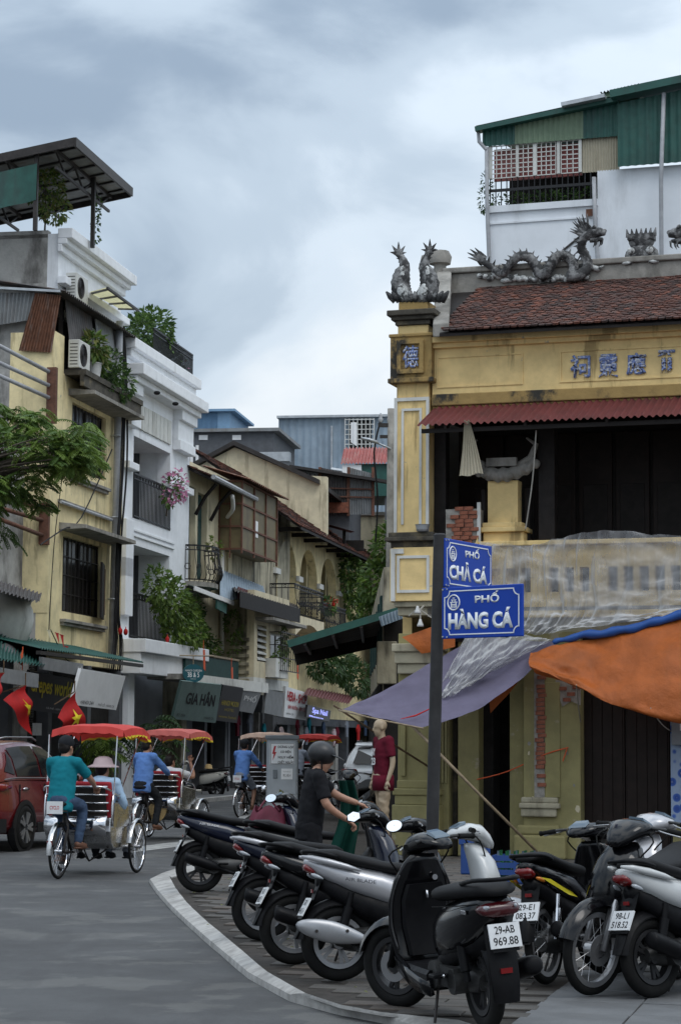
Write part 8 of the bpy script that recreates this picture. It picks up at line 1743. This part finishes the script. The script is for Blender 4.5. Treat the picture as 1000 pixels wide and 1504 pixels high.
# ================================================================== CYCLOS
def cyclo(label, loc, heading, canopy='canopy_red', plate=True):
    o = thing('cyclo', label, 'cyclo', loc, rad(heading), 'cyclos riding up the street'); R = .33
    def cw(x, y, nm):
        w_ = MB().torus((0,0,0), R-.017, .018, 'y', 40, 8).obj(nm, G['rubber'], o, smooth='all', loc=(x,y,R)); q = MB().torus((0,0,0), R-.04, .011, 'y', 40, 6); q.lathe([(.0,-.045),(.024,-.045),(.02,0),(.024,.045),(0,.045)], (0,0,0), 12, 'y')
        for k in range(28):
            a = 2*PI*k/28; b_ = a+(.9 if k % 2 else -.9); q.tube([(.022*math.cos(b_), .03 if k % 4 < 2 else -.03, .022*math.sin(b_)), ((R-.04)*math.cos(a), 0, (R-.04)*math.sin(a))], .0022, 3, cap=False)
        q.obj('rim', G['chrome'], w_, smooth=40); return w_
    cw(0, 0, 'rear_wheel'); cw(1.5, .5, 'front_wheel'); cw(1.5, -.5, 'front_wheel')
    arc_fender('rear_mudguard', o, 'steel_polished', 0, R, R+.03, 40, 185, .028, .012); 
    for y in (.5,-.5): arc_fender('front_mudguard', o, 'steel_polished', 1.5, R, R+.03, 20, 170, .03, .012, y)
    f = MB()
    for P in ([(0,.06,R),(.22,.03,.6),(.16,0,.86)], [(0,-.06,R),(.22,-.03,.6),(.16,0,.86)], [(0,.06,R),(.45,.03,.3)], [(0,-.06,R),(.45,-.03,.3)], [(.16,0,.88),(.3,0,.5),(.45,0,.3)], [(.2,0,.72),(.5,0,.62),(.8,0,.55)], [(.45,0,.3),(.8,0,.3)]): f.tube(P, .017, 8)
    f.obj('frame', G['dark_steel'], o, smooth='all')
    ax = MB().tube([(1.5,-.56,R),(1.5,.56,R)], .014, 8)
    for y in (-.36,.36): ax.tube([(.75,y,.36),(1.5,y,.36)], .016, 8)
    ax.tube([(.8,0,.3),(1.1,0,.16),(1.4,.2,.34)], .01, 6).tube([(1.1,0,.16),(1.4,-.2,.34)], .01, 6); ax.obj('axle_frame', G['dark_steel'], o, smooth='all')
    MB().pod([(-.1,.9,.11,.03),(0,.905,.12,.04),(.12,.9,.07,.04),(.22,.885,.03,.025)], 12).obj('saddle', G['seat_black'], o, smooth='all')
    cr_ = MB().lathe([(.0,-.045),(.09,-.045),(.09,-.04),(0,-.04)], (.45,0,.3), 20, 'y'); cr_.beam((.45,-.08,.3), (.35,-.08,.43), .02, .02).beam((.45,.08,.3), (.55,.08,.17), .02, .02); cr_.obj('crank', G['chrome'], o)
    for (x, y, z) in ((.33,-.14,.44),(.57,.14,.16)): MB().box(x-.05,x+.05,y-.05,y+.05,z-.012,z+.012).obj('pedal', G['rubber'], o, bevel=.008)
    # passenger tub in polished sheet
    tb = MB(); sec = [(.66,.72),(.64,.55),(.7,.4),(.8,.33),(1.3,.33),(1.75,.26),(1.78,.3),(1.32,.4),(1.3,.6),(.9,.62),(.84,.72)]
    tb.prism_y([(a, b_) for a, b_ in sec][::-1], -.43, .43); tb.obj('passenger_tub', G['steel_polished'], o, bevel=.015)
    MB().rings([[(x+.0, y, z) for y in (-.4,-.2,0,.2,.4)] + [(x-.03, y, z) for y in (.4,.2,0,-.2,-.4)] for x, z in ((.63,.5),(.56,.58),(.57,.68),(.64,.74))]).obj('rear_locker', G['chrome'], o, smooth='all')
    MB().box(.86,1.3,-.4,.4,.62,.72).obj('seat_cushion', G['seat_red'], o, bevel=.03)
    bk = MB().prism_y([(.74,.7),(.84,.7),(.72,1.16),(.62,1.16)][::-1], -.42, .42).obj('seat_back', G['seat_red'], o, bevel=.025); MB().prism_y([(.715,.72),(.735,.72),(.627,1.1),(.607,1.1)][::-1], -.36, .36).obj('back_cover', G['dark_steel'], bk)
    for z, x in ((1.1,.6),(1.0,.62),(.9,.645),(.8,.67)): MB().tube([(x,-.4,z),(x-.02,-.2,z),(x-.02,.2,z),(x,.4,z)], .012, 6).obj('back_rail', G['chrome'], o, smooth='all')
    MB().tube(smooth_path([(.62,-.44,1.05),(.5,-.36,1.1),(.46,-.15,1.1),(.46,.15,1.1),(.5,.36,1.1),(.62,.44,1.05)], 3), .013, 8).obj('handlebar', G['chrome'], o, smooth='all')
    for y in (-.44,.44):
        MB().tube(smooth_path([(.68,y,.62),(.7,y,.98),(.9,y,.98),(1.25,y,.92),(1.35,y,.68)], 3), .016, 8).obj('arm_rest', G['chrome'], o, smooth='all')
        MB().prism_y([(.7,.6),(1.3,.6),(1.28,.84),(.74,.9)], y-.012, y+.012).obj('side_panel', G['steel_polished'], o)
        for (xa, xb) in ((.72,.8),(.9,1.75)): MB().tube([(xa,y,.95),(xb,y*1.02,1.74)], .009, 6).obj('canopy_rod', G['chrome'], o)
    # canopy
    x0, x1, w_ = .8, 1.85, .47
    def top(u, v):
        x = x0+(x1-x0)*u; t = (v-.5)*2; return (x, t*w_-.06, 1.8+.05*(1-t**4)*1.0+.03*math.sin(PI*u)+.012*mnoise.noise(V((x*4,t*3,1)))-.1*max(0,u-.75)*2)
    cn_ = MB().grid(top, 16, 14); c2 = MB().grid(lambda u, v: tuple(V(top(u,v))-V((0,0,.012))), 16, 14); cn_.add(c2.v, [tuple(reversed(q)) for q in c2.f]); co_ = cn_.obj('canopy', G[canopy], o, smooth='all')
    edges = [[top(u/24,0) for u in range(25)], [top(u/24,1) for u in range(25)], [top(0,v/16) for v in range(17)], [top(1,v/16) for v in range(17)]]
    for k, E in enumerate(edges):
        vl = MB(); fr_ = MB(); n_ = len(E); out_ = V((0,-1,0)) if k == 0 else V((0,1,0)) if k == 1 else V((-1,0,0)) if k == 2 else V((1,0,0))
        A = [V(p) for p in E]; Bm = [p+V((0,0,-.075-.02*abs(math.sin(i*1.1))))+out_*(.02+.012*math.sin(i*1.7)) for i, p in enumerate(A)]; C_ = [p+V((0,0,-.006-.026*abs(math.sin(i*PI/3)))) for i, p in enumerate(Bm)]
        vl.add(A+Bm, [(i,i+1,n_+i+1,n_+i) for i in range(n_-1)]); vl.obj('valance', G[canopy], co_, smooth='all'); fr_.add(Bm+C_, [(i,i+1,n_+i+1,n_+i) for i in range(n_-1)]); (fr_.obj('fringe', G['fringe_yellow'], co_) if k in (0, 3) else None)
    if plate:
        pl_ = MB().box(-.008,.008,-.1,.1,-.075,.075).obj('plate', G['plate_white'], o, loc=(-.17,.0,.86)); text('CYCLO', pl_, G['letter_red'], -.06, .06, -.022, .022, 0, depth=0, weight=.02, m=Matrix.Translation((-.0095,0,0)) @ Matrix.Rotation(rad(-90), 4, 'Z'))
    MB().box(-.33,-.3,-.03,.03,.42,.47).obj('reflector', G['tail_red'], o)
    return o
def hloc(p, h, x, y=0, z=0): return (p[0]+x*math.cos(rad(h))-y*math.sin(rad(h)), p[1]+x*math.sin(rad(h))+y*math.cos(rad(h)), z)
def shift(J, **kw): K = dict(J); K.update(kw); return K
c1 = gnd(86,1291); H1 = 77; cyclo('nearest cyclo with bright red canopy, ridden by the man in teal', (c1.x,c1.y,0), H1, 'canopy_red')
person('man in teal T-shirt and cap pedalling the nearest cyclo', hloc(c1,H1,.04), rad(H1-6), RIDE, 'cloth_teal', 'cloth_denim', sleeve=.8, hat=('cap','cloth_dark'), shoe='shoe_brown', yaw=rad(-14))
person('passenger in pale blue with a wide pinkish hat on the nearest cyclo', hloc(c1,H1,1.02,-.2), rad(H1), SIT, 'cloth_palebl', 'cloth_grey', long_sleeve=True, hat=('bucket','cloth_pinkish'), yaw=rad(-15))
person('passenger with a small white hat on the nearest cyclo', hloc(c1,H1,1.02,.2), rad(H1), shift(SIT, head=(0,.0,1.27), neck=(-.05,0,1.17)), 'cloth_grey', 'cloth_dark', hat=('cap','cloth_white'), yaw=rad(10), scale=.95)
c2 = gnd(207,1236); H2 = 72; cy2 = cyclo('second cyclo with faded pink-red canopy and straw hat', (c2.x,c2.y,0), H2, 'canopy_pink', False)
person('man in blue long-sleeved shirt pedalling the second cyclo', hloc(c2,H2,.04), rad(H2-8), shift(RIDE, knR=(.28,-.14,.68), anR=(.2,-.14,.3), knL=(.32,.14,.8), anL=(.24,.13,.46)), 'cloth_blue', 'cloth_dark', long_sleeve=True, shoe='shoe_brown', yaw=rad(-10))
person('passenger in white T-shirt raising a hand with a phone on the second cyclo', hloc(c2,H2,1.02,-.1), rad(H2), shift(SIT, elR=(.22,-.32,1.06), wrR=(.3,-.24,1.3), hdR=(.1,.2,1), dnR=(1,0,0), elL=(.15,.22,.92), wrL=(.3,.1,1.1)), 'cloth_white', 'cloth_denim', sleeve=.7, pleg=-.1, yaw=rad(-20))
p = hloc(c2,H2,.6,.0,.5); o = thing('straw_hat', 'round straw hat hung on the back of the second cyclo', 'hat', p, rad(H2), rot=(0,rad(-80),rad(H2))); MB().lathe([(.21,0),(.21,.012),(.11,.03),(.1,.09),(.005,.1)], (0,0,0), 24).obj('hat', G['straw'], o, smooth=50)
c3 = gnd(353,1202); H3 = 66; cyclo('third cyclo with beige canopy near the electrical cabinet', (c3.x,c3.y,0), H3, 'canopy_beige')
person('man in blue shirt and shorts pedalling the third cyclo', hloc(c3,H3,.04), rad(H3-4), shift(RIDE, knR=(.3,-.14,.66), anR=(.24,-.14,.28)), 'cloth_blue', 'cloth_grey', long_sleeve=True, pleg=-.05, shoe='shoe_brown', hat=('cap','cloth_dark'))
p4 = at(436,1090,56); cyclo('farthest cyclo with red canopy behind the electrical cabinet', (p4.x,56,0), 70, 'canopy_red', False)
person('dim rider of the farthest cyclo', hloc(p4,70,.04), rad(68), RIDE, 'cloth_grey', 'cloth_dark', long_sleeve=True)
# man in black
STAND = dict(pelvis=(0,0,.9), chest=(.05,0,1.26), neck=(.08,0,1.43), head=(.115,0,1.535), shL=(.06,.19,1.38), shR=(.05,-.19,1.36), elL=(.3,.22,1.2), elR=(.1,-.27,1.12), wrL=(.5,.17,1.12), wrR=(.3,-.22,.98), hipL=(0,.09,.88), hipR=(0,-.09,.88), knL=(.06,.11,.48), knR=(.04,-.11,.48), anL=(0,.12,.1), anR=(-.02,-.12,.1))
p = at(455,1090,19.35); person('man in black T-shirt and black helmet standing at a motorbike', (p.x,19.35,PZ), rad(14), STAND, 'cloth_black', 'cloth_black', sleeve=.82, pleg=-.02, hair=True, hat=('helmet','helmet_black'), shoe='cloth_dark', yaw=rad(-16), nod=rad(14), voxel=.011, scale=.94)
gb_ = thing('green_raincoat', 'dark green raincoat draped beside the man in black', 'raincoat', at(508,1205,19.9), rad(20))
MB().grid(lambda u, v: ((u-.5)*.15*(1+.7*v)+.05*math.sin(v*4), .04*math.sin(u*13+v*2), .36-.7*v), 22, 14).obj('cloth', G['cloth_green'], gb_, smooth='all')
# mannequin by the pilaster
MAN = dict(pelvis=(0,0,.93), chest=(.0,0,1.28), neck=(.02,0,1.47), head=(.05,0,1.6), shL=(0,.17,1.42), shR=(0,-.17,1.42), elL=(-.03,.23,1.13), elR=(-.03,-.23,1.13), wrL=(.05,.24,.88), wrR=(.05,-.24,.88), hipL=(0,.085,.9), hipR=(0,-.085,.9), knL=(.03,.09,.5), knR=(-.02,-.09,.5), anL=(0,.09,.1), anR=(-.03,-.1,.1))
p = at(563,1090,29.6); mn = person('shop mannequin in a maroon T-shirt at the temple corner', (p.x,29.6,PZ+.22), rad(205), MAN, 'cloth_maroon', 'mannequin', 'mannequin', sleeve=.75, pleg=1.0, hair=False, shoe=None, cat='mannequin', name='mannequin', bare_top=True, yaw=rad(-10), nod=rad(8), scale=.98)
tt = [c for c in mn.children if c.name.startswith('shirt')][0]
hemm = MB().lathe([(.17,.74),(.172,.86),(.165,.95)], (0,0,0), 24); hemm.v = [(x*.82, y*1.08, z) for x, y, z in hemm.v]; hemm.obj('shirt_hem', G['cloth_maroon'], mn, smooth='all')
for i, s_ in enumerate(('NY', '23')): text(s_, mn, G['white_plain'], -.06, .06, 1.22-.13*i, 1.32-.13*i, 0, depth=0, m=Matrix.Translation((.155,0,0)) @ Matrix.Rotation(rad(90), 4, 'Z'), weight=.03, name='print')
MB().lathe([(.24,-.22),(.24,-.2),(.2,-.18),(.2,-.02),(.22,0)], (0,0,0), 20).obj('pedestal', G['cloth_dark'], mn)
# ================================================================== CARS
def car(label, loc, heading, col, L=4.45, Hh=1.66, Wd=1.84, rear_style='hatch', group=None):
    o = thing('parked_car' , label, 'car', loc, rad(heading), group); hw = Wd/2; WB = 2.66; R = .355
    st = [(-.86,.62,.92,.7),(-.84,.42,1.0,.8),(-.72,.33,1.06,.87),(-.3,.26,1.09,.92),(.4,.25,1.08,.925),(1.2,.25,1.05,.925),(2.0,.25,1.03,.92),(2.3,.25,1.02,.915),(2.9,.27,.98,.905),(3.3,.3,.9,.86),(3.5,.36,.8,.76),(3.56,.45,.7,.6)]
    k = hw/.925; rings = []
    for (x, zb, zt, w_) in st:
        w_ *= k; h = zt-zb; rings.append([(x,-w_*.86,zb),(x,-w_*.97,zb+h*.12),(x,-w_,zb+h*.4),(x,-w_*.985,zb+h*.7),(x,-w_*.93,zt-.03),(x,-w_*.6,zt),(x,0,zt+.015),(x,w_*.6,zt),(x,w_*.93,zt-.03),(x,w_*.985,zb+h*.7),(x,w_,zb+h*.4),(x,w_*.97,zb+h*.12),(x,w_*.86,zb)])
    MB().rings(rings).obj('body', G[col], o, smooth=50)
    cb = [(-.74,1.04,1.2,.8,.66),(-.55,1.06,1.5,.84,.62),(-.25,1.07,Hh-.04,.86,.6),(.3,1.06,Hh,.87,.62),(.9,1.05,Hh,.87,.62),(1.3,1.04,Hh-.05,.86,.61),(1.7,1.03,Hh-.22,.85,.63),(2.1,1.02,Hh-.46,.84,.68),(2.35,1.0,1.04,.83,.75)]; rings = []
    for (x, z0, z1, wb, wt) in cb: wb *= k; wt *= k; rings.append([(x,-wb,z0),(x,-wb*.6-wt*.4,z0+(z1-z0)*.55),(x,-wt,z1-.05),(x,-wt*.8,z1-.008),(x,0,z1+.01),(x,wt*.8,z1-.008),(x,wt,z1-.05),(x,wb*.6+wt*.4,z0+(z1-z0)*.55),(x,wb,z0)])
    MB().rings(rings).obj('cabin', G[col], o, smooth=50)
    def side(x, t):     # half width of the cabin flank at height fraction
        for i in range(len(cb)-1):
            if cb[i][0] <= x <= cb[i+1][0]:
                u = (x-cb[i][0])/(cb[i+1][0]-cb[i][0]); c_ = [cb[i][j]+(cb[i+1][j]-cb[i][j])*u for j in range(5)]; wb, wt = c_[3]*k, c_[4]*k; zz_ = c_[1]+(c_[2]-c_[1])*t
                wv = wb+(wb*.6+wt*.4-wb)*(t/.55) if t < .55 else (wb*.6+wt*.4)+(wt-(wb*.6+wt*.4))*min(1,(t-.55)/.4); return wv, zz_
        return hw, 1
    for sg in (-1, 1):
        for (xa, xb, nm) in ((-.52,-.22,'quarter_window'),(-.17,.72,'rear_side_window'),(.78,1.86,'front_side_window')):
            g_ = MB(); n_ = 8; A, B_, Md = [], [], []
            for i in range(n_+1):
                x = xa+(xb-xa)*i/n_; t0 = .1; t1 = .86 if nm != 'quarter_window' else .35+.45*i/n_
                if nm == 'quarter_window': t0 = .3-.18*i/n_
                w0, z0 = side(x, t0); w1, z1 = side(x, t1); A.append((x, sg*(w0+.012), z0)); B_.append((x, sg*(w1+.012), z1)); wm_, zm_ = side(x, max(t0+.01, min(.55, t1-.01))); Md.append((x, sg*(wm_+.012), zm_))
            g_.add(A+Md+B_, [(i,i+1,n_+2+i,n_+1+i) for i in range(n_)]+[(n_+1+i,n_+2+i,2*n_+3+i,2*n_+2+i) for i in range(n_)]); g_.obj(nm, G['glass_dark'], o, smooth='all')
        q = MB(); P = []
        for i in range(13): x = -.58+2.5*i/12; w0, z0 = side(x, .06); P.append((x, sg*(w0+.01), z0))
        q.tube(P, .009, 6); q.obj('chrome_strip', G['alloy'], o)
        for x in (.05, 1.05): MB().pod([(x-.1,.93,.014,.018,2,sg*hw*.985),(x,.935,.02,.02,2,sg*hw*.99),(x+.1,.93,.014,.018,2,sg*hw*.985)], 8).obj('door_handle', G['chrome' if col == 'car_red' else col], o, smooth='all')
        for x in (0, WB):
            ar = MB(); n_ = 18
            P = [(x+(R+.09)*math.cos(PI*i/n_), (R)+(R+.06)*math.sin(PI*i/n_)) for i in range(n_+1)]; ar.add([(a, sg*(hw+.004), b_) for a, b_ in P]+[(x+(R+.01)*math.cos(PI*i/n_), sg*(hw+.012), R+(R-.01)*math.sin(PI*i/n_)) for i in range(n_+1)], [(i,i+1,n_+2+i,n_+1+i) for i in range(n_)]); ar.obj('arch_trim', G['car_black'], o, smooth='all')
            MB().lathe([(.0,hw-.1),(R+.045,hw-.1),(R+.045,hw+.002),(R+.0,hw+.003),(.0,hw+.003)], (x,0,R), 28, 'y').obj('wheel_well', G['black_plain'], o) if sg > 0 else MB().lathe([(.0,-hw+.1),(R+.045,-hw+.1),(R+.045,-hw-.002),(R+.0,-hw-.003),(.0,-hw-.003)], (x,0,R), 28, 'y').obj('wheel_well', G['black_plain'], o)
            wl = MB().torus((0,0,0), R-.085, .09, 'y', 36, 12, 1.15).obj('wheel', G['rubber'], o, smooth='all', loc=(x,sg*(hw-.075),R)); rm = MB().lathe([(.0,sg*.07),(.05,sg*.08),(.06,sg*.05),(.22,sg*.085),(.235,sg*.095),(.245,sg*.08),(.24,sg*.0)], (0,0,0), 30, 'y'); rm2 = MB()
            for kk in range(5):
                a = 2*PI*kk/5
                for da in (-.2,.2): rm2.beam((.05*math.cos(a),sg*.092,.05*math.sin(a)), (.235*math.cos(a+da),sg*.1,.235*math.sin(a+da)), .05, .02, (0,1,0))
            rm.obj('rim', G['alloy_dark'], wl, smooth=40); rm2.obj('rim_spokes', G['alloy'], wl)
        MB().box(.5,2.2,min(sg*(hw-.02),sg*(hw+.006)),max(sg*(hw-.02),sg*(hw+.006)),.26,.42).obj('sill_trim', G['car_black'], o, bevel=.02)
        q = MB()
        for x in (-.2, .76, 1.9): q.box(x-.004, x+.004, min(sg*hw*.975,sg*(hw*1.001+.001)), max(sg*hw*.975,sg*(hw*1.001+.001)), .5, 1.0)
        q.obj('door_gap', G['black_plain'], o)
        MB().ell((1.85,sg*(hw+.09),1.06), (.07,.1,.08), 10, 8).obj('wing_mirror', G[col], o, smooth='all')
        MB().pod([(-.885,.93,.08,.05,3,sg*.63*k),(-.86,.95,.15,.075,3,sg*.64*k),(-.7,.96,.1,.06,3,sg*.8*k),(-.5,.97,.04,.03,3,sg*.88*k)], 10).obj('tail_lamp', G['tail_red'], o, smooth='all')
    # rear window, bumper, plate, roof rails
    rw_ = MB().add([(-.72,-.62*k,1.12),(-.72,.62*k,1.12),(-.5,.5*k,1.5),(-.5,-.5*k,1.5)], [(0,1,2,3)]); rw_.v = [(x-.03-.04*(z < 1.2), y, z+.02) for x, y, z in rw_.v]; rw_.obj('rear_window', G['glass_dark'], o)
    MB().pod([(-.62,Hh-.07,.56*k,.02,3),(-.5,Hh-.05,.6*k,.03,3),(-.3,Hh-.01,.6*k,.03,3)], 14).obj('spoiler', G[col], o, smooth='all')
    MB().rings([[(x, y, z) for y, z in ((-w_,.3),(-w_,.5),(w_,.5),(w_,.3))] for x, w_ in ((-.895,.7*k),(-.88,.82*k),(-.7,.93*k))]).obj('rear_bumper', G['car_black'], o, smooth=30)
    MB().box(-.9,-.885,-.3,.3,.6,.62).box(-.885,-.87,-.26,.26,.72,.84).obj('plate', G['plate_white'], o); MB().box(-.9,-.88,-.75*k,.75*k,.66,.68).obj('chrome_bar', G['chrome'], o)
    MB().add([(1.62,-.6*k,Hh-.16),(1.62,.6*k,Hh-.16),(2.33,.72*k,1.08),(2.33,-.72*k,1.08)], [(3,2,1,0)]).obj('windscreen', G['glass_dark'], o)
    for sg in (-1,1): MB().tube([(-.2,sg*.56*k,Hh+.03),(0,sg*.57*k,Hh+.05),(1.0,sg*.57*k,Hh+.05),(1.2,sg*.56*k,Hh)], .014, 6).obj('roof_rail', G['alloy'], o, smooth='all')
    return o
cw = gnd(31,1250); hd = 75; car('dark red SUV parked at the left edge of the street', (cw.x-.86*math.sin(rad(hd)), cw.y+.86*math.cos(rad(hd)), 0), hd, 'car_red')
p = at(500,1090,54); car('white SUV seen from behind past the electrical cabinet', (p.x+1.02, 55.0, 0), 84, 'car_white', Hh=1.66, Wd=1.9)
# far parked two-wheelers
w0 = gnd(318,1172); motorbike('white scooter parked by the far shops', (w0.x,w0.y,0), 165, 'bike_cream', kind='scoot', lean=-4, plate=('29-C1','410.12'), mirrors=(), group='two-wheelers by the far shops', hand='bike_cream')
o = thing('sun_hat', 'cream hat resting on the far white scooter', 'hat', (w0.x-.25,w0.y+.05,.86)); MB().lathe([(.15,0),(.11,.02),(.1,.1),(.06,.13),(.003,.14)], (0,0,0), 16).obj('hat', G['straw'], o, smooth='all')
w1 = gnd(345,1160); motorbike('dark motorbike parked beyond the far white scooter', (w1.x,w1.y,0), 120, 'bike_black', lean=-4, plate=('29-C2','733.90'), group='two-wheelers by the far shops')
w2 = gnd(548,1225,PZ); motorbike('dark motorbike facing out beside the mannequin', (w2.x-.1,w2.y+1.2,PZ), 248, 'bike_black', lean=-4, plate=('29-B7','180.66'), mirrors=(1,-1), group='two-wheelers by the far shops')
w3 = gnd(474,1178); motorbike('dark motorbike with white headlamp cowl behind the man in black', (w3.x,w3.y,0), 230, 'bike_black', lean=-4, plate=('29-G3','021.58'), hand='bike_white', mirrors=(), group='two-wheelers by the far shops')
